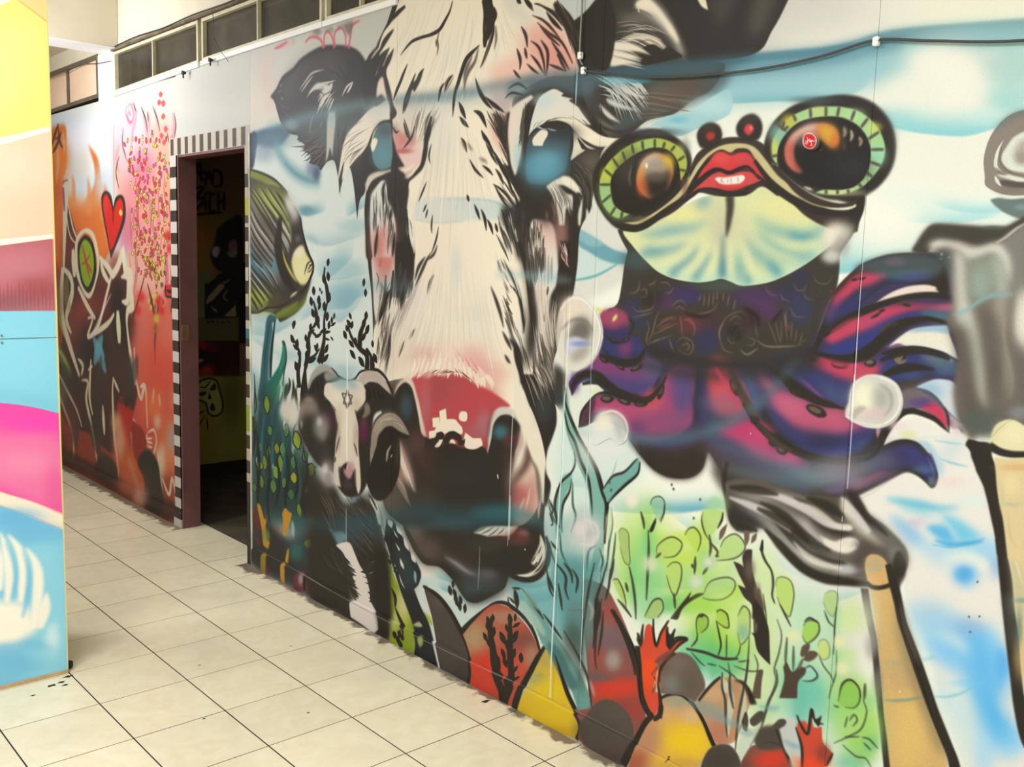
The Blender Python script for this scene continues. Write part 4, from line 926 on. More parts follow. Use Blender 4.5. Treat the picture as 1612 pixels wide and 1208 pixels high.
F 151 11.2|-1246 -502 12 23 -8 23 -24 27 -16 16 6 -23 21 -30
F 167 25.1 .9|-1227 -471 13 23 3 60 -18 25 -41 -8 -11 -25 12 -24 25 -14
D 168 .7 1011,-185,518|-1268 -403
F 74 3|-1287 -607! 26 10 17 26 19 27 17 35 9 33 1 38 -2 39! -9 -11 -5 -42 -17 -23 -16 -27 -4 -21 -23 -18 -11 -25
S 65 4.5 .8 5.8,16,25,17,5.8|-1240 -478 19 19 8 28 4 34 -5 26
F 62 3|-1268 -624! 14 35 23 33 23 39 10 32 -1 43 5 46 11 -41 -13 -23 1 -34 13 -31 8 -26 -5 -33 -9 -19 -21 2 -26 -26!
D 149 .5 890,-52,1419|-1208 -574
H 145,169,63 22 1.6,6.4,1.2 .05 .7|-1266 -632 14 24 20 35|-1235 -640 25 23 16 27|-1206 -651 13 17 10 14
F 170 21 .9|-1638 -439 20 12 21 36 18 32 -4 25 -37 23 -31 -27 4 -34
F 8 3.8|-1636 -439! 10 28 21 31 20 34! -15 1 -21 -31 -17 -28
S 103 3.9 1 3.2,11,3.9|-1642 -362 21 23 13 12
F 62 27.9|-1689 -307 110 -61 290 -56 3 71 33 4 37 -15 16 22 -5 36 -20 36 -56 24 -32 31 -76 40 -44 -16 -62 -27 -48 7 -41 -25 -35 -27 -52 -9
D 82 .7 2739,-540,1414|-1663 -310
D 171 .5 9523,-1926,1607|-1570 -335
F 146 31.2 .6|-1586 -309 125 -29 108 -27 66 -15 2 38 -67 20 -49 16 -58 6 -70 -1
H 172,83 8 3.2,11,1.5 .03 .7|-1638 -367 30 30 22 31|-1655 -358 26 25 22 19
F 168 25.5 .7|-1288 -408 25 -12 29 -1 -9 23 -25 12 -19 -2
S 103 3.1 .8 2.3,10,2.3|-1235 -423 -5 23 -8 25
S 103 3.1 .8 2.2,9.6,2.1|-1249 -401 -9 18 -6 10
S 103 3 .8 2.3,11,2.4|-1206 -409 -5 20 0 19
F 71 2|-1391 -303! 25 -16 34 -11 40 -9 29 -7! -15 18 -13 8! -26 5 -31 9! -24 1
S 62 1 1 .9,3.7,.9|-1386 -305 24 -13 10 -6
S 62 1 1 .9,3.7,.9|-1369 -306 21 -11 17 -12
S 62 1 1 .9,3.8,.9|-1348 -307 17 -11 16 -13
S 62 1 1 .9,4.1,1|-1321 -316 13 -10 7 -8
F 173 11.6 .8|-1288 -328 25 -17 23 12 -12 10 -65 13 -34 5 40 -11
D 174 .6 356,-78,149|-1249 -334
F 137 34.1 .8|-1619 -263 51 8 56 -3 24 18 -31 23 -40 5 -29 -18
D 175 .5 1707,-390,499|-1585 -256
S 176 15.9 .9 5.6,23,4.9|-1480 -234 38 5 37 7 32 -2
D 126 .7 1723,-453,315|-1355 -231
D 151 .6 1472,-345,259|-1268 -319
F 73 3.1|-1206 -345! 13 19 4 25 -11 24 -30 20 -38 5! 31 -11 24 -17 -15 -5! 20 -38
S 62 1.2 1 1.6,6.5,1.4|-1201 -324 -10 19 -17 20
S 62 1.2 1 1.5,6.5,1.4|-1196 -313 -11 23 -15 17
S 62 1.2 1 1.5,6,1.3|-1192 -301 -14 21 -18 14
S 62 1.2 1 1.4,6.7,1.4|-1219 -281 9 -11
F 62 2.8|-1623 -265! 17 4 30 23 25 19 40 2 31 0 31 11 31 16 11 21 -14 -1 -35 -27 -39 -11 -47 7 -25 -9 -26 -21 -21 -21
S 62 3.1 1 12,28,24,21,21,14|-1191 -344 9 24 -5 27 -19 26 -30 15 -32 5 -17 -1
F 163 24.5 .8|-1433 -196 50 -23 62 -12 30 -8 -2 17 -27 18 -48 19 -35 17 -15 -8
S 62 12.2 1 9.1,20,18,9|-1410 -161 36 -13 44 -24 30 -23
H 62,66 12 6.8,16,1.6 .03 .9|-1647 -961 18 38 -7 48|-1625 -899 17 19 9 33|-1667 -947 9 28 -2 34
H 72,30 22 1.6,9.4,.8 .04 .85|-1618 -955 -3 23 5 33|-1619 -908 5 23 7 31|-1608 -885 5 24 8 30|-1590 -945 -7 37 6 42
H 62,65 18 2.5,11,.8 .05 .7|-1702 -972 -6 28 3 32|-1679 -924 -6 29 -6 34|-1666 -880 -3 24 -4 29|-1745 -954 -4 34 5 35|-1717 -876 -9 25 -4 25
S 62 1.2 1 2.9,13,1.7|-1331 -996 14 29 17 30
S 62 1.2 1 2.8,12,1.7|-1354 -1014 17 24 17 23
S 62 1.2 1 2.8,13,1.7|-1353 -1062 17 26 11 21
S 62 1.2 1 2.8,12,1.6|-1382 -1037 21 27 14 15
S 62 1.2 1 3,13,1.8|-1334 -917 14 25 10 25
S 62 1.2 1 2.7,11,1.5|-1355 -960 23 26 20 17
S 62 1.2 1 2.9,13,1.8|-1304 -950 14 26 7 29
H 62,63 26 6,15,1.2 .04 .75|-1299 -921 -6 25 8 25|-1280 -904 1 29 8 25|-1264 -895 4 28 5 29|-1243 -895 1 20 4 29|-1219 -887 -2 24 5 29
H 177,178 12 1.2,5.9,.6 .05 .8|-1254 -867 4 19 4 16|-1224 -879 1 20 4 25|-1266 -875 4 21 4 20
H 62,66 10 2.2,14,1.9 .04 .85|-1364 -1088 17 22 14 24|-1341 -1080 14 22 4 25|-1380 -1087 10 13 17 20
H 62,63 16 9.7,16,.8 .04 .85|-1652 -809 -3 43 -7 35|-1626 -796 -8 39 -7 39|-1606 -806 -3 29 0 19|-1698 -808 -8 49 -12 51
H 62,65 18 4.7,13,1.2 .04 .8|-1278 -860 11 38 8 37|-1256 -851 8 40 5 37|-1238 -860 4 25 2 20|-1217 -848 1 28 2 29
H 72,71 36 1.5,10,.7 .04 .6|-1545 -761 -22 53 -31 55|-1515 -776 -2 65 -13 62|-1471 -791 6 68 -1 68|-1420 -775 16 57 12 48
H 62,99 14 2.5,10,.8 .05 .75|-1726 -652 -4 30 -9 32|-1705 -684 5 30 -8 40|-1673 -637 -4 26 -13 26|-1715 -753 -8 35 -13 36
F 62 2.6|-1550 -463 16 2 16 -9 15 4 16 7 22 -8 23 3 21 1 29 -4 28 -7 7 26 -106 33 -77 -1
S 62 1.8 1 5.8,15,4.9|-1537 -450 11 -12 15 -7
S 62 1.8 1 5.7,15,7.6|-1518 -458 15 -15 15 0 1 14
S 62 1.7 1 7.2,15,5.1|-1480 -460 4 -15 18 -10 22 4
S 62 1.7 1 5.4,16,5.3|-1450 -481 22 6
S 62 1.7 1 5.2,15,5|-1435 -467 14 -12 14 3
S 62 1.7 1 4.8,14,4.7|-1392 -467 10 -7 11 1
S 62 1.7 1 5.9,18,5.9|-1468 -445 11 -14
F 179 1.2|-1509 -484! 24 -22 34 -8! 18 12 1 11 -33 3 -23 6
F 179 1.2|-1423 -478! 5 -15! 22 7 21 -3! 5 10 -22 12 -25 2
F 179 1.3|-1518 -451 15 -15 12 -5 -11 17
F 179 1.3|-1534 -466! -2 -11 21 -6 -3 13
F 62 1.8|-1514 -471 5 -9 15 -5 6 7 -7 9
F 62 1.7|-1482 -482 24 -10 26 8 -11 9 -22 -1 -15 16 -7 1
D 151 .6 2253,-343,1980|-1540 -416
D 125 .5 678,-7,2801|-1296 -446
D 84 .6 6485,-1146,1996|-1441 -410
S 180 5.7 .7 8.5,33,6.6|-1636 -444 14 32 22 32 21 36
S 8 2.3 .9 3.4,16,3.3|-1638 -439 12 33 21 31 20 29
F 63 32 .6|-1685 -306 39 -33 38 7 22 23 -21 22 -38 14 -26 -5
S 131 16.4 .5 5.2,20,5.5|-1619 -294 66 -4 71 -4 60 -2 36 -6
F 137 27.2 .7|-1606 -261 54 5 56 -1 16 15 -39 27 -40 1 -29 -16
F 181 31.7 .6|-1481 -261 60 -10 58 10 -20 33 -37 -5 -45 -8
D 182 .4 1704,-451,315|-1348 -228
S 183 5.3 .8 3.4,15,3|-1480 -234 38 5 37 7 25 -1
D 184 .6 1440,-338,256|-1255 -320
D 63 .4 3816,-918,563|-1350 -288
S 71 1.5 1 2.5,12,2.4|-1205 -341 9 20 -2 22
S 71 1.6 1 1.8,8.5,1.7|-1212 -278 -18 16 -32 9
S 71 1.5 1 2.1,10,2.1|-1208 -310 -11 23
F 66 2.4|-2313 -1036! 53 9 73 19 47 24 29 18 23 20 22 17 16 17 6 24 16 33 19 30 14 13 5 17 -5 13 -22 45 -32 30 -23 21 -75 27 -18 -13 -61 -8 -89 11! 3 -205
F 185 5|-2310 -1034! 50 10 73 19 41 21 -77 -11 -87 -18!
S 186 2.4 1 6,8.5,9.5,8.8|-2304 -1034 57 10 60 16 41 18 35 21
F 63 6.2|-2304 -1013 81 15 60 11 52 21 -52 -5 -91 -17 -50 -5
S 169 4.9 .6 2.3,8.6,2.4|-2235 -999 48 5 41 11
F 187 26.5|-2260 -985 97 9 52 18 5 45 12 39 -23 0 -47 -34 -47 -18 -50 -18 -31 -28
F 188 22.3 .7|-2254 -962 91 14 17 34 -47 -6 -49 -15
F 189 17.3 .8|-2163 -914 57 29 12 28 -12 22 -34 -28
F 88 40.7 .55|-2305 -975 69 72 90 57 11 57 -29 30 -149 -85
F 12 32 .8|-2306 -844 81 37 79 -16 0 40 -91 26 -77 -27
F 190 27.9 .9|-2314 -745 89 17 48 21 -12 25 -87 5 -39 -22
D 191 .7 4048,-199,584|-2269 -714
D 192 .5 2350,-126,863|-2189 -706
S 98 2 .9 4.3,20,12|-2304 -990 56 40 61 47 58 57 23 28
S 98 2 .9 4.6,20,12|-2305 -975 51 42 61 47 47 43 34 42
S 98 2 .9 5.1,19,11|-2305 -951 38 42 55 41 48 34 24 22
S 98 2 .9 5.3,19,9.8|-2308 -928 34 42 50 35 54 34
S 98 2 .9 5.4,19,9.6|-2309 -904 29 36 49 35 49 28
S 98 2 .9 5.1,19,9.7|-2309 -880 28 30 44 29 49 28
S 98 2 .9 5,19,9.7|-2309 -856 28 26 38 23 49 28
S 98 2.1 .9 4.6,18,9.6|-2310 -832 29 20 44 23
S 98 2 .9 4.4,18,10|-2310 -799 41 26 56 27 42 28
S 98 2 .9 4.6,18,11|-2310 -781 41 28 50 28 36 25
S 98 2.1 .9 4.6,20,11|-2311 -763 42 28 43 28
S 98 2.1 .9 4.7,20,11|-2311 -742 35 26 38 25
S 98 2.1 .9 4.7,22,12|-2311 -718 29 20 19 17
S 98 1.9 .9 4.3,19,13|-2279 -986 56 42 59 41 58 46 12 22
S 98 1.9 .9 4.3,17,11|-2241 -984 54 41 53 35 34 34
S 98 1.9 .9 4.2,19,10|-2205 -983 53 41 46 40
S 98 1.9 .9 4.1,21,11|-2169 -976 46 35 29 34
S 98 2 .9 4.1,20,11|-2262 -791 55 30 42 31
S 98 2 .9 4.3,21,11|-2225 -795 43 28 29 27
S 5 2 .8 2.6,8,2.8|-2292 -986 50 36 49 39 53 45 34 37
S 5 1.9 .8 2.5,7.6,3|-2254 -985 49 36 47 35 47 37 17 25
S 5 1.9 .8 2.5,7.4,2.7|-2217 -984 42 30 47 35 28 28
S 5 2 .8 3,7.4,2.4|-2305 -937 44 45 55 35 54 34
S 5 2 .8 3,7.9,2.6|-2309 -916 41 42 50 35
S 5 2 .8 2.6,7.7,2.5|-2310 -787 54 31 55 33
S 5 2.1 .8 2.7,7.8,2.6|-2311 -769 48 31 50 30
S 5 2 .8 2.4,7.9,2.6|-2287 -806 62 31 49 34
S 5 2 .8 2.4,8.6,2.8|-2243 -807 55 31 30 28
S 62 6 1 35,58,80,83,92,44,14|-2146 -914 -6 34 -6 34 12 35 23 33 29 28 33 15
S 186 3.5 1 6.3,28,30,16|-2129 -832 17 31 23 25 34 24
S 193 3.6 1 6.5,19,4|-2135 -834 12 25 29 30 28 19
F 194 4.6|-2083 -829! 22 -15 22 -3 14 17 19 16 11 11 0 21 -16 17 -16 9 -22 1 -23 -16 -17 -25 -2 -16
D 195 .8 1954,-52,1112|-2049 -788
D 1 .7 1110,-15,277|-2061 -830
F 181 5.8|-2089 -896 23 -11 16 -5 11 33 11 30 -16 0 -17 5 -22 15 -14 17 -3 -23 11 -28
D 196 .9 242,-1,122|-2063 -863
D 62 .5 712,1,489|-2066 -874
F 4 17|-2123 -966 29 9 28 22 11 17 -22 16 -17 -11 -17 -17 -12 -17
D 5 .8 732,17,491|-2094 -946
S 186 1.8 1 6.4,15,15,9.7|-2050 -912 9 33 16 32 19 27 13 14 2 13 -9 17 -27 29 -22 12
S 186 1.4 1 2,9.5,3.1|-2001 -811 -16 8 -11 17 -2 8
S 186 1.4 1 2.4,7.5,2.2|-1995 -806 -14 11 -8 6
S 186 1.4 1 2.4,5.8,1.7|-1993 -798 -13 11 -13 3
S 186 1.4 1 1.6,5.5,1.7|-1990 -802 -21 2
S 197 2.4 1 1.9,8,2.4|-2061 -738 -28 10 -11 9
S 197 2.4 1 2,6.6,2|-2066 -735 -28 13
F 198 4.8|-2189 -665! 42 -20 41 -14 57 -17 32 -26! -10 28 -34 24 -34 13 -52 9
F 125 7.1 .8|-2177 -724 82 13 46 -13 32 -24 22 -28 -22 39 -44 30 -57 15 -77 1 -31 5
S 186 2.5 1 4.9,8.3,4.9|-2315 -672 52 -3 50 -15 60 -6 58 -18
S 199 4.8 1 13,27,13|-2183 -665 42 -17 46 -15 34 -15
S 200 3.8 1 24,72,78,85,93,111|-2171 -665 -30 5 -7 36 -13 55 -9 58 -10 65
S 201 5.1 .7 7,26,31,12|-2183 -643 -13 48 -6 51 -13 61
S 202 3 1 12,23,29,20|-2174 -662 -6 24 -9 36 -7 42 -3 46
S 203 2.5 1 6.9,19,9.7|-2198 -660 -13 36 -13 49 -9 49
S 204 3.7 1 23,47,55,71,109,120|-2130 -610 0 32 -12 31 -24 29 -30 33 -26 37
S 205 4.9 .8 12,21,9.8|-2130 -601 -3 35 -21 32
S 206 2.4 1 4.8,13,9.2|-2135 -612 14 13 2 32 -11 30 -6 36
F 207 2.4|-2141 -612 13 -2 5 10 -11 -1
S 186 2.7 1 5.2,18,21,13|-2286 -517 4 42 -2 47 4 49 3 43
S 186 1.4 1 37,32,20,13|-2046 -460 8 -58 11 -44 3 -25
S 186 1.4 1 34,33,18,8.1|-2027 -559 16 -41 0 -28 11 -23 27 -16
S 186 1.4 1 39,32,20,11|-2055 -507 -6 -37 9 -35 -9 -22 -28 -26
S 186 1.3 1 31,29,18,11|-1968 -576 16 -29 10 -28 0 -44 10 -33 8 -16
S 186 1.3 1 34,29,18,12|-1924 -721 -8 -32 -11 -21 3 -24
S 186 1.4 1 36,32,18,12|-1973 -669 -6 -27 -11 -22
S 186 1.4 1 21,18,14,9|-2016 -577 32 -14 22 -19
S 186 1.4 1 44,44,23,14|-2024 -463 -3 -85 11 -34
S 186 1.2 1 37,26,19,14|-1764 -580 -1 -31 -28 -13 -29 -19 -15 -20 -2 -18
S 186 1.2 1 37,37,17,11|-1742 -580 -5 -28 -18 -19
S 186 1.2 1 37,33,19,12|-1793 -627 2 -29 16 -27 6 -20
S 186 1.3 1 36,36,22,14|-1957 -577 10 -18 5 -16
P |-2000 -717 4 11 35 186,-1989 -742 1 11 36 186,-1966 -722 -2 11 35 186,-1992 -690 6 10 34 186,-1963 -708 -6 9 26 186,-1961 -746 2 5 17 186,-1953 -740 -1 5 15 186,-1926 -809 -3 9 29 186,-1925 -777 2 11 34 186,-1943 -770 6 11 36 186,-1922 -729 -4 12 37 186,-1927 -740 6 9 27 186,-1942 -709 -2 11 34 186,-1929 -686 -3 11 33 186,-1968 -675 -2 10 30 186,-1984 -663 -8 8 20 186,-2003 -656 -3 10 30 186,-1968 -664 6 9 28 186,-2008 -639 -7 11 30 186,-2024 -629 3 9 32 186,-1995 -646 -11 7 17 186,-2016 -611 4 11 36 186,-1984 -641 12 4 17 186,-1968 -639 -16 6 17 186,-1947 -652 -16 6 17 186,-1931 -650 -18 3 16 186,-1921 -667 -3 10 28 186,-1909 -679 -1 8 25 186,-1899 -689 -3 7 19 186,-1903 -670 -11 5 14 186,-1929 -634 12 1 12 186,-1908 -637 7 4 12 186,-1931 -612 -7 11 29 186,-1934 -590 -12 10 24 186,-2089 -622 8 10 34 186,-2066 -612 -2 12 37 186,-2075 -603 11 6 20 186,-2083 -656 -2 10 33 186,-2077 -661 -1 7 23 186,-2055 -590 2 11 38 186,-2069 -557 7 12 41 186,-2055 -559 -7 10 27 186,-1973 -614 -3 8 25 186,-1978 -608 9 8 25 186,-1994 -579 -18 8 21 186,-2022 -590 -2 10 31 186,-1832 -693 5 7 22 186,-1837 -676 10 8 26 186,-1825 -674 -3 9 27 186,-1846 -665 3 8 24 186,-1853 -650 7 9 30 186,-1769 -698 -1 10 30 186,-1778 -680 -5 12 32 186,-1764 -668 -7 11 30 186,-1777 -652 -8 10 25 186,-1784 -669 1 8 23 186,-1810 -639 3 9 28 186,-1821 -609 12 9 28 186,-1786 -596 12 10 33 186,-1763 -619 5 9 30 186,-1779 -769 -2 9 26 186,-1772 -747 0 9 27 186,-1743 -639 1 8 23 186,-1733 -609 7 10 32 186,-1827 -632 12 7 24 186
S 62 2 1 6.5,30,6.1|-2112 -512 -9 27 -6 36 -12 23
S 62 1.9 1 6.9,27,6.2|-2106 -525 5 14 -14 31
S 62 1.9 1 6.9,28,6.5|-2086 -524 3 26 -12 39
S 62 1.9 1 6.5,30,6.8|-2066 -512 -6 27 11 36
S 62 2 1 7,30,7|-2121 -508 -3 44
F 208 40.9 .85|-2279 -480! 76 -15 73 -2 -18 43 41 12 41 41 28 37 44 15 22 42 -10 59 11 58! -332 75! 2 -98 1 -96 27 -66 13 -64
D 209 .6 5816,-845,1478|-2241 -402
D 210 .6 5198,-789,2405|-2148 -394
D 211 .7 4060,-647,1053|-2241 -356
D 212 .5 4702,-863,1402|-2061 -302
D 213 .6 5245,-1043,2558|-2143 -245
D 214 .6 681,-109,1403|-2286 -420
D 9 .6 1245,-169,578|-2118 -446
D 77 .5 2123,-305,1272|-2083 -424
F 215 18.2 .7|-2203 -489 67 -25 18 15 -30 24 -42 24 -19 -13
S 213 7.8 .7 23,50,25|-2227 -495 -20 54 -7 63 -7 94
S 213 7.8 .7 24,49,25|-2209 -428 -7 59 -7 78
S 213 7.5 .7 20,43,22|-2136 -485 -30 52 -19 44
S 213 7.4 .7 24,44,23|-2107 -395 6 53 -18 63 -6 61
S 213 7.2 .7 23,42,21|-2038 -388 6 63 -17 62 -17 63
S 213 7.7 .7 23,45,23|-2167 -331 -12 63 -19 65
S 186 2.6 .8 5.2,16,4.5|-2285 -479 12 42 -13 26
S 186 2.7 .8 3.2,18,5.3|-2302 -402 22 6 7 27
S 186 2.4 .8 3.4,16,3.9|-2061 -425 -22 27 17 27 22 19
S 186 2.7 .8 4.8,18,5.3|-2261 -353 -13 46 -1 44 13 42
S 186 2.6 .8 4.6,16,4.5|-2185 -316 -13 45 -13 40
S 186 2.6 .8 5.1,14,3.9|-2223 -309 3 36 -10 14
S 186 2.5 .8 3.5,17,4.9|-2149 -322 -18 21 12 28
S 186 2.5 .8 3.6,9.6,2.7|-2101 -265 17 9 18 -13
S 186 2.4 .8 3.3,12,3.3|-2055 -280 -11 14
S 186 2.3 .8 2.4,8.2,2.3|-1993 -320 21 -10
S 186 2.6 .8 4.5,16,4.6|-2203 -374 -13 39
S 186 2.5 .8 4.8,16,4.6|-2119 -351 12 40 -6 48
F 216 4.1 .85|-2235 -442 17 -30 16 25 -17 30
F 217 4.3 .85|-2311 -382 19 -25 18 19 -19 25
F 218 3.9 .85|-2089 -374 23 -27 22 20 -22 27
F 185 3.7 .85|-2021 -379 22 -23 22 16 -22 24
F 185 4.2 .85|-2249 -289 17 -25 16 19 -17 24
F 219 4.2 .85|-2278 -275 20 -16 19 9 -19 16
F 220 4 .85|-2167 -301 18 -27 18 21 -18 27
F 221 4.1 .85|-2198 -274 25 -23 24 14 -24 23
F 222 3.9 .85|-2103 -276 19 -19 20 11 -20 19
F 223 3.8 .85|-2021 -309 22 -22 22 14 -22 21
F 224 4 .85|-2157 -342 21 -21 20 14 -21 22
F 225 4.1 .85|-2183 -341 16 -17 16 12 -16 18
F 226 4.2 .85|-2274 -326 20 -15 19 9 -20 16
F 219 4.4 .85|-2341 -286 21 -19 20 12 -21 20
F 199 4.2 .85|-2266 -236 17 -22 17 15 -17 22
F 227 4.1 .85|-2207 -235 21 -23 21 15 -21 22
F 198 3.8 .85|-2043 -261 16 -15 17 8 -16 15
F 220 3.9 .85|-2066 -203 11 -21 12 16 -12 20
F 228 3.8 .85|-2015 -188 22 -18 22 8 -22 18
F 229 3.9 .85|-2101 -318 17 -21 18 14 -18 21
F 230 4 .85|-2119 -231 24 -20 23 10 -23 20
S 62 1.9 .8 1.7,8.6,3.2|-2083 -392 22 -7 17 24 -5 24
S 62 1.9 .8 1.8,5.8,2.2|-2024 -361 30 1 17 -14
S 62 2.1 .8 3,5.1,1.9|-2281 -281 26 15 26 -11
S 62 2 .8 2.6,5,1.8|-2107 -276 23 11 29 -15
S 62 1.9 .8 1.8,6.2,2.3|-2024 -297 25 -2 17 -17
S 62 2 .8 1.8,9.8,3.7|-2167 -319 30 -2 6 32
S 62 2.1 .8 1.8,10,3.8|-2248 -305 28 -5 0 37
S 62 2.1 .8 3.3,8.1,3|-2234 -436 18 18 19 -29
F 60 4.7|-2021 -344! 22 -7 11 15! -22 7
F 9 4.9|-2089 -380! 11 16 0 18! -14 -9
F 116 3.9|-2195 -277 13 -15 6 5 -16 30
S 71 3.7 .8 4.6,17,4.4|-2151 -513 9 17 -12 34
S 71 3.6 .8 4.3,17,4.3|-2072 -510 17 27 -6 24
S 71 3.7 .8 4.6,19,4.7|-2127 -418 -3 27
S 71 3.6 .8 3.9,16,3.9|-2089 -473 6 5
F 5 26.6 .8|-2118 -464 23 -14 23 14 6 28 -23 12 -29 -7 -18 -13
F 231 41.1 .72|-2293 -366 52 -45 50 29 43 -18 53 33 29 31 51 26 44 20 11 98! -343 77! -5 -129
F 232 32.8 .55|-2272 -462 69 -33 37 44 0 66 -63 27 -38 -31
D 186 .8 4467,-915,2946|-2015 -241
D 202 .6 10024,-2083,2308|-2198 -203
P 251|-2218 -445 2 21 56 216,-2293 -379 2 18 53 227,-2066 -377 7 19 69 218,-1999 -382 -5 18 60 233,-2232 -292 2 18 52 192,-2258 -280 0 11 64 219,-2149 -304 2 21 54 234,-2173 -278 8 14 68 235,-2081 -281 2 13 64 222,-1999 -315 -5 15 59 223,-2137 -342 1 18 55 236,-2167 -340 0 13 49 237,-2254 -329 0 11 56 238,-2249 -239 4 16 47 239,-2186 -239 0 17 62 240,-2026 -263 0 9 49 241,-2055 -203 5 17 42 242,-2084 -319 0 16 53 243,-2095 -236 2 13 67 244,-2320 -289 4 15 49 219,-2203 -380 6 11 49 245,-2119 -393 -5 16 48 246,-2027 -343 6 12 45 247,-2210 -324 -4 14 39 240,-2288 -216 2 12 49 248,-2131 -259 -4 14 40 249,-2113 -429 5 11 35 250
S 252 4 .8 11,33,13|-2273 -369 12 85 -8 96 13 60
S 252 3.9 .8 10,31,13|-2216 -347 12 71 -13 77 12 60
S 252 3.8 .8 9.9,29,11|-2167 -319 12 65 -19 64
S 252 3.7 .8 9.6,28,12|-2119 -333 12 51 -18 64 12 58
S 252 3.7 .8 9.4,27,10|-2078 -334 17 55 -17 51
S 252 3.6 .8 9,26,12|-2038 -364 23 54 -23 62 12 57
S 252 4 .8 11,32,13|-2292 -404 5 55 -10 52
S 253 5.2 .7 9.8,29,10|-2234 -412 -14 82 12 72
S 253 5.1 .7 9.7,28,10|-2185 -371 -7 75 12 59
S 253 5 .7 9.6,25,9.2|-2136 -390 5 65 -12 68
S 253 4.8 .7 9.3,23,8.6|-2061 -320 12 51 -12 50
S 5 2.1 .8 3.8,12,3.9|-2274 -301 -2 20
S 5 2.1 .8 3.3,9.9,3.3|-2190 -284 5 -14
S 5 2 .8 3.5,10,3.4|-2092 -355 8 16
S 5 2 .8 3.5,11,3.5|-2130 -418 -2 27
D 5 .75 2206,-302,907|-2115 -443
D 77 .5 1208,-161,568|-2095 -455
F 254 21.9 .9|-2309 -137! 78 -5 135 18 125 -47 74 -28 21 34 16 19 25 13 30 45 6 32 -15 49! -71 4 -107 2 -128 3 -112 2 -92 -11! 0 -39!
F 255 38.6 .8|-2095 -166 124 -8 74 -6 22 66 -63 39 -77 9 -46 -18
F 256 24.8 .8|-2309 -144 46 29 6 36 -47 24 -9 -36
F 257 8.1 .8|-2295 -166 32 19 19 24 -32 17 -20 -28
D 258 .8 2168,-541,1044|-2072 -96
D 208 .7 2135,-480,678|-2066 -172
F 259 3.2|-2276 -176! 20 2 25 39! 10 41 15 6 -9 21! -26 -6 -6 -33
F 259 3|-2140 -180! 15 -16 18 6! 15 5 -30 62! -15 -3 0 -30
F 259 3.2|-2253 -149 13 9 16 -6 -7 29 -13 7
F 259 3|-2116 -88! 9 -8 -1 24 -3 16! -15 -2
F 259 3.2|-2244 -44 22 -5 0 51! -23 -4
F 259 3.1|-2141 -48 18 -2 3 49! -21 -7
F 260 8 .7|-2244 -114 32 -4 6 24 -38 9
F 261 5.3 .6|-2244 -47 22 -2 0 44 -23 3
S 262 5.3 .8 13,39,13|-2212 -26 3 27
S 262 5.4 .8 11,33,11|-2277 -80 20 11
S 262 4.8 .8 12,35,11|-2015 -42 17 25
F 166 7.4|-2078 -25 23 -23 29 -3 0 36 -23 15 -23 -2
D 263 .8 257,-69,344|-2040 -35
F 262 7.2 .85|-2018 -44 31 0 0 30 -28 5
S 186 3.6 1 11,23,14|-2023 -49 0 39
F 228 3.5|-2015 -187 22 -18 21 8 -21 17
S 264 2.4 1 1.8,6.7,2.5|-2015 -193 22 -12 21 8
F 228 3.6|-2032 -127 23 -18 21 8 -21 17
S 264 2.4 1 1.8,6.9,2.6|-2032 -133 23 -13 21 9
F 265 5 .8|-2095 -163 8 -8 9 19 -6 23 -9 -10
D 266 .8 151,-35,63|-2165 -132
F 62 15.8|-1972 -296 54 -4 31 5 30 27 40 -5 29 -25 38 3 32 9 14 36 19 35 10 51 11 87 10 50 -8 35! -122 0 -101 -6 -107 -1 -23 -95 22 -64 22 -92
H 63,254,65,66 90 1.9,9.7,1.8 .05 .55|-1971 -278 21 52 43 22|-1908 -277 52 31 49 3|-1788 -298 38 24 33 25|-1966 -222 59 44 21 12|-1816 -213 67 24 38 13|-1993 -158 55 45 93 15|-1716 -175 15 55 10 77
F 149 31.1 .8|-1907 -195 71 -33 96 -27 55 14 4 20 -82 22 -73 21 -50 6
F 267 6.7|-1918 -190! 27 0 40 -7 10 14 -35 23! -21 -15
S 88 2.3 1 3,11,2.6|-1950 -228 22 21 21 12
S 88 2.3 1 2.3,9.2,2.3|-1920 -192 16 5
F 30 2.6|-1886 -158! 30 -13 25 -6 20 15 25 26 24 16 15 29 5 23 10 11 23 17 5 28! -18 14! -43 -6 -49 -4! -5 -30 22 -12! -3 -27 -12 -24 -23 -27 -20 -20
F 74 15.7 .8|-1820 -88 35 -4 24 29 24 34 -47 15 -25 -21
H 62,66 22 10,9.8,1.4 .07 1|-1876 -143 21 3 30 4|-1855 -118 20 4 30 0|-1839 -88 19 0 25 5|-1824 -59 15 7 19 3
H 62,66 26 11,9.6,1.1 .07 1|-1702 -173 -37 20 -37 10|-1702 -152 -36 18 -38 12|-1701 -126 -23 12 -33 6|-1705 -98 -19 11 -23 1|-1700 -83 -19 11 -18 11
F 62 6.2|-1725 -178 50 -7 16 159 -35 28! -15 -42 -14 -28 -24 -7 19 -27 -10 -24 -19 -17
F 62 1.7|-1770 -32 24 -16 18 -5 -18 13! 19 -2! -28 16
S 186 1.7 1 2.2,8.3,1.5|-1765 -48 23 -15 42 -15
S 186 1.7 1 2.3,9,1.7|-1760 -44 23 -17
S 186 1.7 1 2.1,8.3,1.5|-1751 -31 24 -11
H 177 6 1.6,4.4,.5 .05 .8|-1711 -174 -19 10 -13 7|-1715 -143 -19 10 -14 9
F 62 4.3|-2027 -475 44 -56 52 -34 41 7 30 13 68 -8 37 17 19 28 36 6 -35 20 -8 69 -8 65 -33 49 -53 16 -40 -14 -21 -29 -74 -10 -77 -61 -6 -40
F 62 3.4|-2016 -511 22 -30 42 -16 42 1 -21 24 -10 29 21 19 -74 4 -33 -7
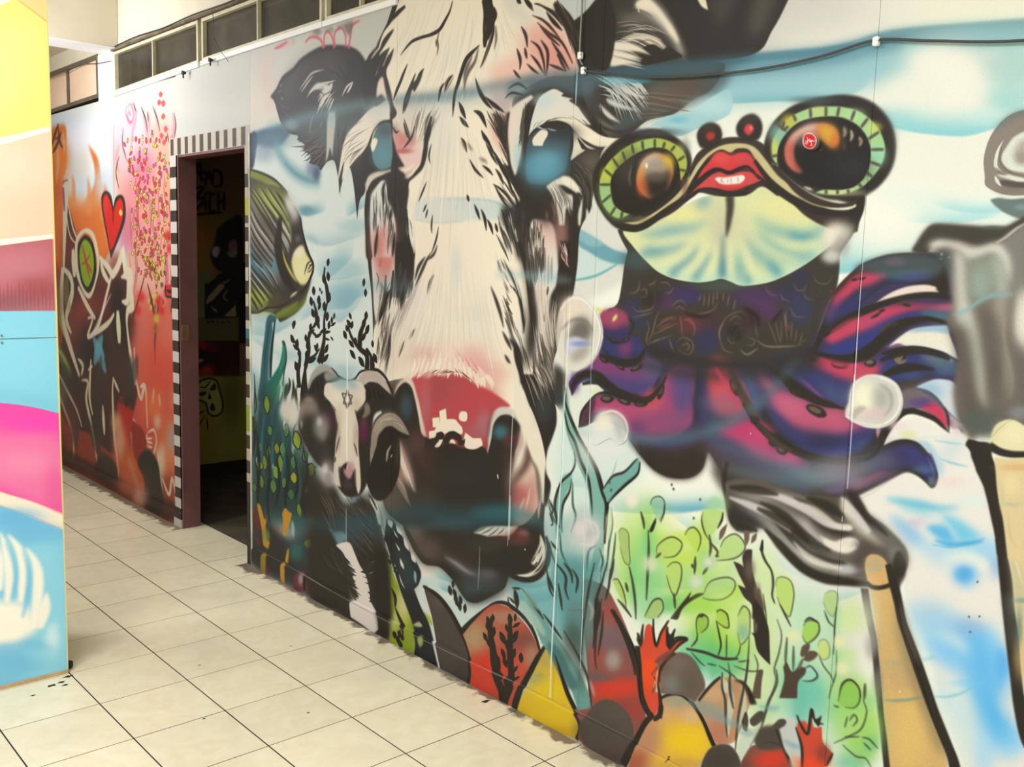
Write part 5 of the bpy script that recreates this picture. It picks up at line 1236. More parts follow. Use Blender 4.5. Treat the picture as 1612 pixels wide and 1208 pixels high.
F 148 3.4|-2016 -511! 16 -33 27 -22 32 -9 31 3 30 13! -51 0 -36 12 -27 17 -16 21
F 268 4.4 .7|-1941 -553 31 -11 35 7 -25 11 -31 9
S 269 2.3 1 6.4,13,4.3|-1973 -538 6 33
S 269 2.3 1 6.2,12,4.1|-1957 -543 11 24
S 269 2.3 1 6.5,13,4.3|-1989 -525 0 28
S 269 2.3 1 6.2,12,4.2|-2000 -513 -5 23
S 186 1.7 1 4.2,13,11,10,10,15,15,11|-1910 -570 20 9 10 7 40 6 29 -8 23 -18 33 -6 31 -4 27 10 18 16 14 18
F 144 2.4|-1797 -560! 23 -16 28 -5 32 4 26 17 18 23! -31 -11 -36 -11 -27 5 -14 12
F 62 3|-1778 -542! 23 -13 32 -1 31 12 27 14 9 22 -17 2 -36 5 -45 -7 -19 -13
S 269 2 1 4.4,10,4.4|-1759 -544 14 22
S 269 2 1 4.4,11,4.4|-1741 -546 14 27
S 269 2 1 4.4,10,4.4|-1723 -545 14 26
S 269 2 1 4.4,11,4.4|-1705 -542 9 21
S 269 2 1 4.1,9.8,4.1|-1764 -530 14 14
F 66 3.5|-2055 -449 17 -28 28 -13 27 3 16 18 5 24 -21 43 -33 11 -33 -6 -12 -22
F 82 21.2 .8|-2049 -455 22 -26 22 -7 27 9 11 24 -27 4 -33 1
F 270 4.7 .7|-2032 -479 22 -10 21 3 -16 8
F 5 2.4|-2049 -423! 8 -6 3 13 -8 9!
F 8 2.6|-1941 -520! 10 -12 31 -6 40 -10 20 0 29 -5 24 2 19 16 0 24 -14 17 -19 11! -9 -4 5 15 10 25 0 42 6 37 5 47 -9 24! -15 -24 -5 -27 -35 -10 -24 21 5 27 5 10! -25 -3 -11 -23 5 -40 5 -40 9 -34 -10 -20 -5 -13! -16 -9 -5 -8 -21 -5 -7 -11
F 1 23.7 .6|-1910 -523 60 -13 11 42 1 118 -20 -18 -1 -71 -30 -28
F 42 15.6 .75|-1920 -539! 45 -15 45 -3 19 6 19 8 -28 12 -39 6 -36 -3
D 271 .5 402,-45,1072|-1874 -463
D 272 .5 825,-102,463|-1810 -498
D 273 .6 199,-12,1923|-1878 -413
D 274 .5 181,-3,1828|-1807 -424
S 186 .9 1 10,10,10|-1842 -527 -16 33
S 186 .9 1 6.4,6.4,6.3|-1858 -494 35 -4
S 186 .9 1 11,11,11|-1823 -498 -19 -29
S 186 .9 1 11,11,11|-1842 -485 -21 -32
S 186 .9 1 6.6,6.5,6.5|-1863 -517 43 0
S 186 .9 1 9.5,9.6,9.6|-1820 -517 -22 32
S 186 1.8 1 3.5,13,3.7|-1871 -417 -10 21 -7 21
S 186 1.7 1 3.7,14,3.9|-1814 -412 10 14 5 16
S 186 1.8 1 3.7,13,3.7|-1888 -367 -5 15
F 275 6.5|-1848 -360! 30 -8 10 14 -10 18 -14 11 -15 -5 -8 -10
F 276 3.3|-1878 -341! 8 -7 13 17 15 11 19 -7 10 -21 7 -6 3 24 3 26! -37 16 -25 -6 -10 -18
F 256 6.5 .7|-1852 -318 29 -3 6 12 -30 9
F 186 2.2|-1855 -351 10 -10 10 -2 -8 10 -4 10
F 277 3.3|-1875 -289! 18 13 30 -1 29 -17! -9 16 -30 10 -25 -2
S 93 2.2 1 3.5,8.1,2.3|-1867 -285 15 11 30 -1
D 278 .8 1712,-238,1136|-1920 -445
D 279 .9 790,-105,1017|-1774 -442
D 280 .5 350,-47,256|-1774 -463
F 145 4.1 .8|-1773 -508 19 3 5 15 -14 12 -18 5 9 -14
D 149 .6 2830,-468,588|-1956 -372
F 145 3|-1748 -412! 4 -37 13 -26 32 -20 30 -5 30 7 22 17 15 16! -36 -3 -26 -6 -22 3 -22 16 -13 23 -4 21 -4 27 -5 -20 -13 18
F 272 14.4 .7|-1730 -462 22 -24 35 -12 30 6 -21 5 -35 15 -26 30
H 122,281 20 1,3.2,.5 .05 .6|-1739 -429 13 -23 27 -25|-1708 -481 31 -9 34 3|-1660 -485 22 7 25 14
F 186 3|-1725 -416! 9 -27 22 -19 26 -8 30 7 36 4! -19 7 -21 2 5 20 1 35 -8 32 -21 32 -31 26 -31 5 -24 -17 -10 -24 18 -41
F 82 3|-1686 -389! 1 -23 18 -19 -9 17 -4 16
S 169 1.6 1 2.5,6.1,2|-1686 -391 4 -22 13 -16
S 169 1.6 1 1.9,5.8,1.9|-1671 -402 8 -9
F 66 5.8 .8|-1642 -450 5 30 -8 41 -9 -28
D 282 .6 2087,-418,335|-1728 -311
F 71 2.5|-1748 -301! 21 4 14 15 12 31! -12 3 -14 -26 -16 -15
S 73 2 1 3.7,8,3.2|-1701 -251 7 20 11 8
S 186 2.1 1 4.7,12,5.1|-1753 -305 16 9 19 18
F 283 4|-1682 -180! 16 4 13 25 23 25 26 9! 9 23 17 18 10 41 -3 43! -87 -3! -10 -61 -6 -78
F 284 6.1 .8|-1682 -177 16 3 5 25 -14 -1
D 285 .8 1169,-290,2278|-1616 -93
D 286 .5 2705,-820,694|-1633 -51
D 287 .6 307,-78,722|-1646 -50
F 288 2.9|-1600 -139! 17 5 21 25 -25 -3! -9 -13
F 289 3.8|-1545 -99 24 6 9 15! -17 -5
F 290 2.3|-1682 -267! 23 0 26 18 18 16 26 24 21 15 12 17 -7 23 -16 17! 25 31 25 23 17 30 26 55! -85 3! 3 -35 -18 -36 -17 -23 -18 -23 -27 -40 -32 -50! -10 -18
F 146 21.2 .8|-1649 -212 51 11 26 29 -7 27 -25 17 -27 -29
F 5 1.6|-1679 -267! 20 3 -4 14! -14 -5
F 5 1.6|-1657 -249! 20 16! -13 -5
F 5 1.6|-1648 -261! 19 11 7 8! -20 -5
F 5 1.6|-1620 -240! 13 10 9 16! -17 -9
F 5 1.5|-1594 -215! 17 8 2 12! -14 -4
F 5 1.6|-1632 -193! 14 12 2 11! -13 -8
F 5 1.6|-1650 -222! 18 11 -4 4
F 5 1.6|-1653 -177! 13 17! -8 -5
S 291 1.6 1 2.7,8.4,2.5|-1633 -156 7 14 13 12
S 291 1.5 1 1.6,7.2,2.2|-1579 -137 16 -12 6 -17
S 291 1.6 1 2.7,8.8,2.6|-1687 -216 9 16 11 13
F 42 2.9|-1580 -178 8 6 -1 20 -7 -8
S 186 1.6 1 5.4,23,7|-1661 -117 14 17 0 21
S 186 1.6 1 5.4,22,7.2|-1647 -79 18 21 14 12 5 19
S 186 1.6 1 4.2,18,5.6|-1675 -177 13 5
S 186 1.6 1 4,17,5.3|-1644 -169 -9 13
S 186 1.2 1 8.5,34,8.4|-1648 -24 7 4 7 5
S 186 1.2 1 7.8,31,7.9|-1621 -36 -2 8 -3 9
S 186 1.2 1 9.1,36,9.1|-1618 -51 3 7 2 7
S 186 1.2 1 8.7,35,8.7|-1628 -21 0 8 1 8
S 186 1.2 1 7.8,31,7.8|-1611 -30 -2 7 -1 7
S 186 1.2 1 9,36,9|-1620 -13 1 7 2 8
F 292 2.9 .8|-1581 -59 20 -14 13 6 -13 6!
F 293 3.8 .9|-1560 -38 16 -10 5 14 -12 12
F 62 38.2 .9|-2049 -322 77 15 43 20 22 83 -10 85 -98 -4 -11 -115
F 294 17 .8|-2055 -454 23 -25 24 -10 25 7 16 19 -27 14 -33 2
F 62 25.4 .7|-2061 -431 45 -12 54 1 32 21 -10 63 -32 22 -44 -21 -33 -29
H 63,254,99 40 2.2,7.8,1.4 .05 .7|-1929 -287 42 31 21 40|-1982 -276 43 37 21 37|-1807 -273 38 14 38 13|-1787 -206 38 23 29 14
F 177 2.2|-1886 -158! 30 -13 30 -6 20 19 20 22 24 16 15 29 5 23 10 11 23 17 5 28! -18 14! -43 -6 -49 -4! -5 -30 22 -12! -3 -27 -12 -24 -23 -27 -20 -20
H 62,62,66 24 11,15,1.2 .06 1|-1896 -152 31 9 30 4|-1870 -125 30 6 30 1|-1850 -96 25 7 30 0|-1834 -67 20 8 24 5
H 62,62,66 26 10,13,1.1 .06 1|-1711 -176 -37 22 -38 10|-1702 -152 -36 20 -38 10|-1697 -127 -32 17 -28 5|-1701 -102 -23 18 -28 2|-1696 -81 -23 14 -23 12
F 186 15|-1721 -182 46 -3 16 159 -35 28! -15 -42 -10 -30 -14 -31 -1 -37
F 8 5.4 .35|-1850 -536 30 2 9 25 1 27 15 35 0 42 6 37 5 47 -9 24! -15 -24 -5 -27 -35 -10 -24 21 5 27 5 10! -25 -3 -11 -23 5 -40 5 -40 9 -34 -10 -20
S 10 1.3 .9 5.9,9.9,3.9|-1843 -486 -1 46 2 43 -1 33
S 254 2 .8 5.4,8,3|-1748 -412 4 -35 18 -29 35 -21 31 -3
S 254 2.2 .8 6.1,11,4.5|-1941 -517 -2 14 28 16 26 13
S 254 2.1 .8 5.6,8.9,3.8|-1768 -532 0 23 -33 26
F 66 1.1|-1052 -879! 13 2 28 29 26 20 24 14 33 9 39 3 26 -3 16 -4 17 4 20 5 37 -5 26 -9 26 -13 26 -17 19 -15 11 -16 11 -21! 19 -7! -5 18 -8 16 -12 17 -3 9 1 16 -2 24 -8 19 -7 19 -8 26 -7 27 -61 21 -79 15 -64 -4 -46 -5 -48 -5 -28 -16 -9 -28 -16 -18 -14 -1! 11 -6 6 -10 5 -28 3 -25 6 -24! -13 -16
D 295 .8 1896,-7,483|-1005 -833
D 296 .6 4362,-155,191|-846 -799
D 297 .7 1601,-53,315|-916 -782
D 298 .7 763,-27,209|-949 -768
D 297 .6 690,-20,198|-900 -779
D 299 .8 3372,-141,279|-785 -785
D 300 .7 1186,-41,391|-772 -766
D 301 .8 886,-20,777|-866 -718
D 302 .6 603,-5,499|-1013 -757
D 303 .6 587,-10,495|-997 -736
D 301 .6 1041,-74,217|-945 -705
D 301 .6 1080,-29,257|-733 -794
D 301 .7 206,5,160|-718 -816
D 304 .6 637,25,820|-716 -770
D 305 .5 1124,-46,430|-855 -745
D 166 .7 1240,-55,453|-902 -740
D 306 .5 762,-23,404|-798 -747
S 69 1 .9 1.5,5.5,1.9|-1021 -781 9 1 10 -7 1 -13
S 69 1 .9 1.5,5.5,1.7|-983 -794 9 -2 7 -7
S 69 1 .9 1.4,5.1,1.6|-960 -798 14 -1 7 5
S 69 1 .9 1.6,6.1,1.5|-997 -784 7 -4 5 5 -2 8 -10 0
S 69 1 .9 1.4,5.4,1.6|-950 -784 9 1 9 -9
S 69 1 .9 1.6,6,1.8|-1015 -759 15 7 28 -7 4 -17 -4 -7
S 69 1 .9 1.5,4.8,1.5|-1012 -742 22 -5 19 -5
S 69 1 .9 1.9,6.2,1.5|-982 -739 5 11 -4 15 3 11 21 -9 25 -9
S 69 1 .9 1.8,6,1.8|-978 -704 8 -17 6 -23 7 -11
S 69 1 .9 1.6,4.9,1.5|-963 -729 16 -12 17 -8
S 69 1 .9 1.5,4.9,1.5|-969 -718 18 -8 29 -13
S 69 .9 .9 1.6,4.7,1.6|-935 -762 9 -9 11 -2 9 8
S 69 .9 .9 1.5,5,1.5|-928 -760 9 -4 11 6
S 69 .9 .9 1.4,5.3,1.7|-911 -745 13 1 9 10 -3 14
S 69 .9 .9 1.8,5.8,1.8|-918 -750 4 14 2 16
S 69 .9 .9 1.6,5.1,1.7|-922 -709 10 -9 18 4 4 10 -9 11 -16 -4 -5 -8
S 69 .9 .9 1.5,5.5,1.5|-911 -706 9 -4 5 6 -7 5
S 69 1 .9 1.8,5.7,1.7|-937 -716 6 14 7 10
S 69 .9 .9 1.4,4.7,1.6|-888 -755 19 -3 15 -8 3 -9
S 69 .9 .9 1.7,5.5,1.7|-885 -773 4 -11
S 69 .9 .9 1.7,5.5,1.7|-875 -767 0 -19
S 69 .9 .9 1.7,5.5,1.7|-867 -765 1 -23
S 69 .9 .9 1.7,5.5,1.7|-859 -769 1 -19
S 69 .9 .9 1.7,5.4,1.7|-852 -776 0 -14
S 69 .9 .9 1.6,5.4,1.6|-842 -775 1 -14
S 69 .9 .9 1.6,5.3,1.6|-834 -769 3 -17
S 69 .9 .9 1.6,5.2,1.6|-823 -764 3 -16
S 69 .9 .85 1.7,4.1,1.6|-843 -717 -1 -20 13 -18 20 -8 12 6 3 9
S 69 .9 .85 1.5,4.2,1.4|-830 -747 11 -9 13 4
S 69 .9 .85 1.5,4.2,1.6|-825 -737 7 -9 10 4 -1 7
S 69 .9 .85 1.5,4.1,1.3|-821 -729 8 -9 12 -2
S 69 .9 .85 1.6,4.2,1.4|-843 -724 7 17 17 4
S 69 .9 .85 1.6,4.1,1.4|-831 -725 7 8 8 0
S 69 .9 .85 1.4,4.6,1.3|-797 -727 12 2 -1 8 -12 1
S 69 .9 .85 1.5,4.1,1.4|-807 -710 12 8 17 -10
S 69 .8 .85 1.4,3.9,1.3|-781 -725 16 7 25 -1 24 -3 13 -11
S 69 .8 .85 1.5,4.4,1.5|-763 -750 9 16 6 13
S 69 .8 .85 1.5,4.5,1.5|-752 -752 5 16 5 13
S 69 .8 .85 1.5,4.5,1.5|-743 -754 2 30
S 69 .8 .85 1.5,4.4,1.5|-736 -768 1 23 3 16
S 69 .8 .85 1.5,4.4,1.5|-726 -754 0 24
S 69 .8 .85 1.4,4.3,1.4|-718 -745 -2 18
S 69 .8 .85 1.4,4.3,1.4|-709 -742 -4 18
S 69 .8 .85 1.5,4.6,1.5|-786 -748 7 21
S 69 .8 .85 1.4,3.8,1.3|-731 -774 8 12 18 0
S 69 .8 .85 1.4,3.9,1.3|-747 -793 4 9 11 2
S 69 .8 .85 1.5,3.9,1.3|-773 -802 7 11 15 3
S 69 .8 .85 1.4,3.8,1.4|-728 -807 6 10 11 -1 3 -9
S 69 .8 .85 1.3,3.7,1.3|-699 -817 8 9 14 0 6 -10
S 69 .8 .85 1.4,3.8,1.3|-713 -796 6 9 11 1
S 69 .8 .85 1.3,4,1.3|-688 -796 1 -1
S 69 .8 .85 1.2,3.7,1.2|-675 -798 6 0
S 307 .9 .8 1.7,5.9,1.6|-843 -720 -2 -12 7 -13
S 307 .9 .8 1.4,5.2,1.4|-807 -708 12 5 17 -11
S 307 .8 .8 1.4,4.9,1.3|-781 -724 20 7 41 -5
S 307 .8 .8 1.5,5.5,1.5|-739 -766 4 21
S 307 1 .8 1.5,5.6,1.5|-979 -702 24 -10
S 308 2.4 .6 1.9,9.4,2.2|-956 -739 18 -6 13 1
S 308 2.3 .6 1.8,11,2.5|-911 -745 15 1 8 11
S 308 2.4 .6 1.9,9.7,2.2|-960 -727 27 -11
S 308 2.1 .6 1.9,9.8,2.3|-803 -759 9 11
S 308 2 .6 1.8,9.5,2.2|-730 -752 -1 10
D 186 .7 406,-17,184|-817 -736
D 186 .6 553,-16,278|-793 -754
D 186 .5 799,-27,213|-973 -772
S 186 2.3 .8 2.9,11,2.8|-914 -757 11 3 22 3 21 -4
S 186 2.1 .8 2.8,12,3.1|-807 -770 24 12 5 16
S 186 2.1 .8 2.8,11,2.9|-759 -750 10 -11 7 -10
S 186 2.2 .8 2.7,10,2.7|-816 -724 10 -3
F 309 .9|-1039 -877 28 29 26 20 24 14 33 9 39 3 26 -3 16 -4 17 4 20 5 37 -5 26 -9 26 -13 26 -17 19 -15 11 -16 11 -21! -27 -2 -28 -5 -25 -11 -27 -18 -31 -14 -39 13 -24 4 -33 4 -30 10 -39 17 -32 16
C 1.2|-1039 -877 28 29 26 20 24 14 33 9 39 3 26 -3 16 -4 17 4 20 5 37 -5 26 -9 26 -13 26 -17 19 -15 11 -16 11 -21! -27 -2 -28 -5 -25 -11 -27 -18 -31 -14 -39 13 -24 4 -33 4 -30 10 -39 17 -32 16
F 310 17.4 .9|-988 -826 36 6 63 9 42 -7 37 11 37 -5 27 -10 35 -20 30 -19 20 3 -31 41 -89 29 -124 2
F 311 18 .7|-913 -918 59 -6 26 24 3 43 -11 21 -22 -20 -14 -24
D 312 .8 2792,62,302|-917 -901
D 312 .7 3458,107,493|-748 -908
D 313 .6 825,12,211|-997 -870
S 11 12.9 .9 7.3,28,5.1|-1005 -875 26 3 37 -5 38 -3 27 -12
S 11 13 .9 7.3,29,5.1|-991 -846 28 -1 27 -5 26 -9
S 11 12.3 .9 8.1,29,5|-896 -909 8 -9 17 -4
S 314 11.1 .9 26,22,5.8|-1001 -842 24 -3 23 -3
S 314 10.6 .9 28,23,6.6|-942 -809 21 -17 19 -14 12 -18
S 314 10.3 .9 29,24,6.4|-897 -804 12 -16 13 -16 8 -10
S 314 10 .9 29,25,6.6|-844 -806 -2 -20 1 -15
S 51 13.3 .8 24,31,5.2|-747 -816 -18 -14 -20 -12 -17 -13 -8 -15
S 51 13.7 .8 27,35,5.5|-806 -804 -7 -13 -7 -16 -3 -15
S 51 12.9 .8 22,29,4.8|-697 -842 -25 0 -26 -4 -29 -16 -18 -16
S 51 12.7 .8 23,28,4.7|-673 -888 -23 15 -24 5 -31 -5 -27 -10 -21 -13
S 315 7.5 .7 14,20,6.7|-749 -816 -10 -9 -12 -8
S 315 7.8 .7 15,23,7.7|-798 -802 -5 -12
S 315 7.2 .7 13,19,6.3|-739 -873 19 5 17 -2
S 315 6.9 .7 12,18,6.1|-687 -890 20 -3 10 -1
S 92 16.2 .5 4.2,25,4.2|-859 -907 -4 34 -2 34
S 92 15.5 .5 3.9,22,3.7|-819 -906 8 33 18 33
S 92 15.9 .5 4.1,25,4.1|-841 -907 -7 51
S 316 8.6 .75 9.5,17,5|-978 -855 37 -6 43 -12
S 316 8.5 .75 9.6,18,5.4|-962 -829 40 -9 34 -25
S 316 8.3 .75 10,19,5.7|-918 -810 30 -20 17 -30
S 316 8.1 .75 11,19,5.8|-872 -812 11 -24 5 -20
S 316 7.9 .75 11,19,5.6|-831 -813 -1 -27 -4 -25
S 316 7.7 .75 9.6,17,5.3|-791 -818 -13 -22 -14 -25
S 316 7.5 .75 8.2,15,4.7|-721 -835 -45 -14 -29 -18
S 316 7.2 .75 8.1,14,4.5|-688 -861 -42 4 -38 -13
S 66 3.3 .95 28,26,22,16,4.1|-840 -927 2 17 -1 15 -1 13 -2 14
S 317 8 .7 6.6,16,21|-847 -873 0 25 2 35
E
F 98 1.1|-915 -953! 3 -16 10 -19 20 -11 24 -8 25 0 31 6 22 14 13 19 20 23 25 20 27 16 28 10 24 3 1 21 -23 0 -28 -9 -25 -13 -23 -18 -23 -11 -24 -11 -24 11 -48 0 -37 -6 -20 13 -22 14 -26 11 -33 11 -24 5 -25 -5 48 -18
F 62 2.2|-904 -1014 6 -12 17 -5 16 6 6 13 -4 11 -16 7 -17 -3
F 62 2.1|-836 -1020 9 -13 17 -4 13 8 5 14 -6 14 -17 0 -14 -4
F 70 8 .6|-897 -1018 7 -8 12 -3 9 8 -12 0
F 70 7.6 .6|-831 -1023 10 -9 13 -2 8 9 -13 -2
F 318 2.2|-888 -1013 7 -5 9 3 -1 7 -9 2
F 319 2.1|-823 -1016 6 -8 8 3 3 6 -8 7
D 320 .7 15,3,20|-811 -1018
D 321 .3 636,65,284|-881 -1012
F 62 2|-1110 -954 3 -21 16 -23 22 -17 29 -12 33 -4 33 3 28 11 21 15 12 16 2 17 -6 17 -16 24 -29 20 -36 20 -29 9 -25 -2 -23 -14 -20 -21 -11 -19
D 85 .7 4246,327,96|-983 -1025
D 322 .5 177,48,580|-924 -993
F 323 1.5|-1094 -951 4 -17 12 -16 20 -14 24 -11 28 -6 29 -1 27 8 21 13 9 14 0 15 -9 16! -5 -20 -10 -18 -19 -11 -28 -2 -28 6 -23 11 -22 15 -6 15 1 18 8 19 18 8 20 4! -25 8 -20 -7 -19 -19
F 324 11.7 .9|-1094 -951 25 0 0 15 8 19 18 8 20 4 -25 8 -20 -7 -19 -19
D 325 .7 810,61,118|-1000 -1007
D 326 .6 421,31,222|-1077 -966
D 327 .4 604,44,121|-1036 -998
D 328 .6 179,23,192|-935 -994
S 329 1.3 1 6.7,8.9,6.7|-1094 -951 25 1
S 329 1.3 1 7.2,9.5,7.1|-1084 -974 19 12
S 329 1.3 1 7.6,10,7.6|-1068 -991 16 17
S 329 1.3 1 8,11,8|-1048 -1000 8 14
S 329 1.2 1 8.2,11,8.2|-1029 -1010 5 14
S 329 1.2 1 8.3,11,8.3|-1008 -1014 3 14
S 329 1.2 1 8.3,11,8.3|-983 -1015 1 14
S 329 1.2 1 8.3,11,8.3|-963 -1009 -3 9
S 329 1.2 1 7.5,10,7.6|-943 -1002 -8 7
S 329 1.2 1 6.9,9.3,7|-924 -986 -13 6
S 329 1.2 1 6.1,8.2,6.2|-918 -964 -15 -3
S 329 1.3 1 7.8,10,7.7|-1088 -922 20 -12
S 329 1.3 1 8.5,11,8.4|-1068 -902 11 -13
S 329 1.3 1 9,12,9|-1045 -896 3 -13
F 186 1.5|-1070 -952 6 -15 19 -16 26 -12 28 -7 28 3 19 11 11 18 0 18 -12 18 -22 16 -27 12 -24 4 -28 -7 -17 -15
D 63 .6 1294,-156,1218|-1032 -975
S 330 2.5 .7 2,6.6,1.9|-1027 -978 -4 18 4 15
S 62 2.5 1 4.9,14,4.7|-1018 -985 -6 22 6 22
F 331 2.4|-1016 -952 1 -16 9 -14 16 -10 19 -1 18 10 9 15 -2 15 -9 10 -13 7 -18 10 -15 -6 -10 -9
F 332 8.8|-1010 -977 11 -12 18 -4 10 6 -4 15 -21 1
D 333 .9 333,37,308|-957 -978
D 334 .6 206,36,464|-1000 -959
D 335 .8 207,27,325|-1004 -944
F 186 10.9|-997 -959 9 -6 19 6 13 -12 7 15 -1 13 -13 14 -23 5 -8 -17
D 76 .95 784,66,455|-979 -972
D 63 .7 779,40,115|-976 -958
S 336 2.4 .7 1.8,6.1,1.7|-949 -960 -1 14 -9 10
D 337 .9 14,2,25|-997 -976
F 338 1.3|-1040 -890! 30 -2 25 -9 27 -14 22 -15 17 -17! 8 -11 12 -17 20 -15 24 -8 30 0 22 7 19 18 22 23 25 15 25 12 25 8 24 5 20 -5! -6 8 -22 2 -29 -3 -29 -10 -23 -14 -21 -13 -19 -20 -14 -13 -18 -11 -10 -2 -10 6 -15 -6 -20 7 -16 16 -15 22 -17 18 -26 17 -31 15 -28 9
D 143 .6 79,22,299|-921 -942
D 339 .5 1463,19,53|-998 -894
F 62 2.4|-788 -988 4 -21 12 -17 21 -14 27 -7 30 -2 24 1 23 6 21 12 17 19 9 21 2 23 -5 19 -13 17 -17 11 -17 9 -20 -4 -20 -3 -26 -10 -26 -15 -23 -18 -16 -14
D 340 .6 1764,179,71|-717 -1046
S 63 6.4 .6 2.8,12,3.2|-621 -1026 16 27 4 29 -8 28
F 341 1.1|-773 -975! -2 -19 5 -13 12 -14 15 -9 23 -6 24 0 24 3 23 8 20 15 13 18 5 18 -4 17 -10 14 -15 13 -24 7 -23 0 -18 -3! 17 -4 24 1 17 -4 12 -12 5 -18 -4 -24 -12 -17 -17 -12 -20 -6 -26 -1 -24 3 -17 9 -12 15 -4 19 3 16!
D 342 .8 496,63,360|-765 -1007
D 343 .8 213,29,157|-751 -1022
D 344 .7 57,22,251|-771 -987
D 345 .5 301,34,85|-708 -1031
D 346 .6 160,19,77|-627 -1004
D 347 .7 250,39,306|-621 -969
D 348 .5 384,45,142|-655 -1021
D 195 .5 1596,53,38|-664 -925
S 65 1.2 1 6.8,8,6.1|-769 -1020 15 11
S 65 1.2 1 8.3,9.8,7.6|-758 -1022 -3 11
S 65 1.2 1 7.3,8.7,6.7|-745 -1030 5 9
S 65 1.2 1 7.6,8.9,6.9|-720 -1036 2 13
S 65 1.1 1 7.4,8.8,6.8|-697 -1036 1 13
S 65 1.1 1 7.5,8.9,6.8|-678 -1034 -2 13
S 65 1.1 1 7.5,8.8,6.8|-656 -1027 -4 12
S 65 1.1 1 7.3,8.7,6.7|-637 -1016 -9 11
S 65 1.1 1 6.9,8.2,6.4|-621 -998 -14 8
S 65 1.1 1 6.4,7.6,5.8|-613 -976 -18 -1
S 65 1.1 1 6.2,7.3,5.7|-615 -956 -15 -6
S 65 1.1 1 6.2,7.4,5.7|-625 -943 -9 -6
S 65 1.1 1 6.4,7.6,5.9|-638 -930 -6 -6
S 65 1.1 1 7,8.3,6.3|-656 -923 -2 -6
S 65 1.1 1 7.5,8.8,6.8|-672 -923 0 -6
S 65 1.1 1 7.5,8.9,6.8|-688 -923 -1 -7
S 65 1.2 1 7.3,8.6,6.6|-707 -926 -2 -5
S 65 1.2 1 7.2,8.5,6.5|-774 -977 9 -1
S 65 1.2 1 7,8.2,6.3|-775 -967 11 1
S 65 1.2 1 7.7,9.1,7|-758 -1011 7 -4
F 186 1.1|-765 -977 3 -17 12 -15 17 -10 24 -4 26 2 22 7 17 13 11 17 3 19 -5 19 -12 12 -17 5 -24 -1 -25 -6 -25 -12 -20 -13
F 98 1|-765 -961 27 20 26 16 25 10 24 4 18 -3 -4 6 -27 2 -31 -6 -30 -17
F 349 2.9|-755 -980 1 -12 8 -11 14 -8 17 -4 17 0 16 7 6 11 -1 10 -8 5 -18 -13 -25 -3 -11 13 3 16 11 13 -3 4 -13 -5 -10 -10
F 8 8.9 .95|-748 -998 12 -11 17 -7 14 3 -9 8 -14 2 -10 9
F 350 8.6|-706 -1013 12 -1 12 7 5 11 -2 10 -8 3 -9 -8 -8 -10
D 351 .6 104,25,227|-681 -990
F 254 10.4|-738 -991 10 -7 22 6 14 10 11 4 13 6 17 4 -15 23 -33 5 -26 -13 -10 -16
D 352 .6 1568,123,574|-658 -956
D 91 .6 114,14,86|-728 -993
S 272 1.9 .9 1.9,10,2.7|-670 -1009 3 8 -2 7
S 272 1.8 .9 1.9,10,2.7|-660 -1004 3 8 -2 7
S 272 1.8 .9 1.8,9.9,2.7|-648 -994 4 6 -2 6
S 353 2.7 .6 2.4,9.1,2.4|-646 -992 3 7
S 353 2.8 .6 2.6,9.7,2.6|-669 -992 3 15
F 30 1 .8|-723 -935 11 2 3 4 -7 -1
F 10 1.4|-725 -993 2 -9 8 -2 8 4 4 8 -3 8 -7 2 -8 -3
F 354 .8|-723 -993 1 -8 7 -1 7 3 3 7 -2 7 -7 2 -6 -3
S 355 .4 1 1.2,2.2,1.3|-719 -998 2 2 0 6 -3 -3 4 0
S 355 .4 1 1.4,2.4,1.3|-716 -993 2 -3 0 5 2 -3 0 3 2 -3 1 2 4 -1
S 355 .4 1 1.4,2.1,1.2|-712 -992 2 6 -3 -2
S 10 .4 1 .9,1.5,.9|-722 -990 3 0 2 2
S 356 1.4 1 3.2,4.4,3.2|-701 -982 1 2
S 356 1.5 1 3.2,4.5,3.2|-727 -984 1 1
F 62 1.1|-920 -919! 4 -19 15 -23 16 -16 16 -12 12 -2 15 5 14 -5 16 3 12 15 17 19 16 18 7 13 -16 -10 -14 -9 -13 3 -8 8 -1 5 -44 -1 -5 -4 -19 -5 -12 2 -13 8
F 318 1.3|-900 -949! 8 -14 14 -14 11 -11 13 0 12 6 16 -3 14 2 11 13 12 16 14 13! -11 -7 -13 -8 -10 -7 -15 -1 -12 4 -12 -2 -17 -4 -16 6
D 357 .6 425,31,101|-860 -979
D 156 .6 385,32,170|-813 -970
D 358 .5 573,40,99|-829 -979
F 359 1.3|-916 -926! 13 -11 14 -10 16 -10 17 -4 14 5 18 -3 18 2 12 10 6 1 -15 5 -12 3 -15 4 -16 0 -21 -4 -19 -1 -15 3
F 134 1.3|-868 -951! 6 -2 10 1 16 -1 16 -1 4 5 -7 6 -12 1 -12 0 -12 -2
S 360 .9 .8 1.2,2.5,1.1|-852 -952 -4 3 6 5
S 360 .9 .8 1.2,2.9,1.2|-845 -950 0 6
S 360 .9 .8 1.2,2.8,1.2|-840 -952 1 10
S 360 .9 .8 1.2,2.7,1.2|-858 -951 3 7
S 360 .9 .8 1.2,2.8,1.2|-828 -953 1 10
F 361 2.2 .8|-868 -945 17 10 25 1 19 -7 -20 3 -20 0
S 362 1.3 1 3.1,8.6,9.9,8.9,11,8.6,2.6|-902 -948 21 -12 12 -4 10 1 13 5 10 -2 12 -4 11 -1 13 8
F 62 1.6|-861 -931 25 3 23 -6 3 5 -8 3 -22 1 -16 -2
S 62 1.2 1 5.2,18,23,20,15,7.3|-1047 -880 35 0 28 -10 27 -16 22 -12 19 -6
S 62 1 1 10,14,19,22,20,18,13|-802 -973 17 19 16 15 20 15 20 10 24 10 26 5 24 0 16 -7
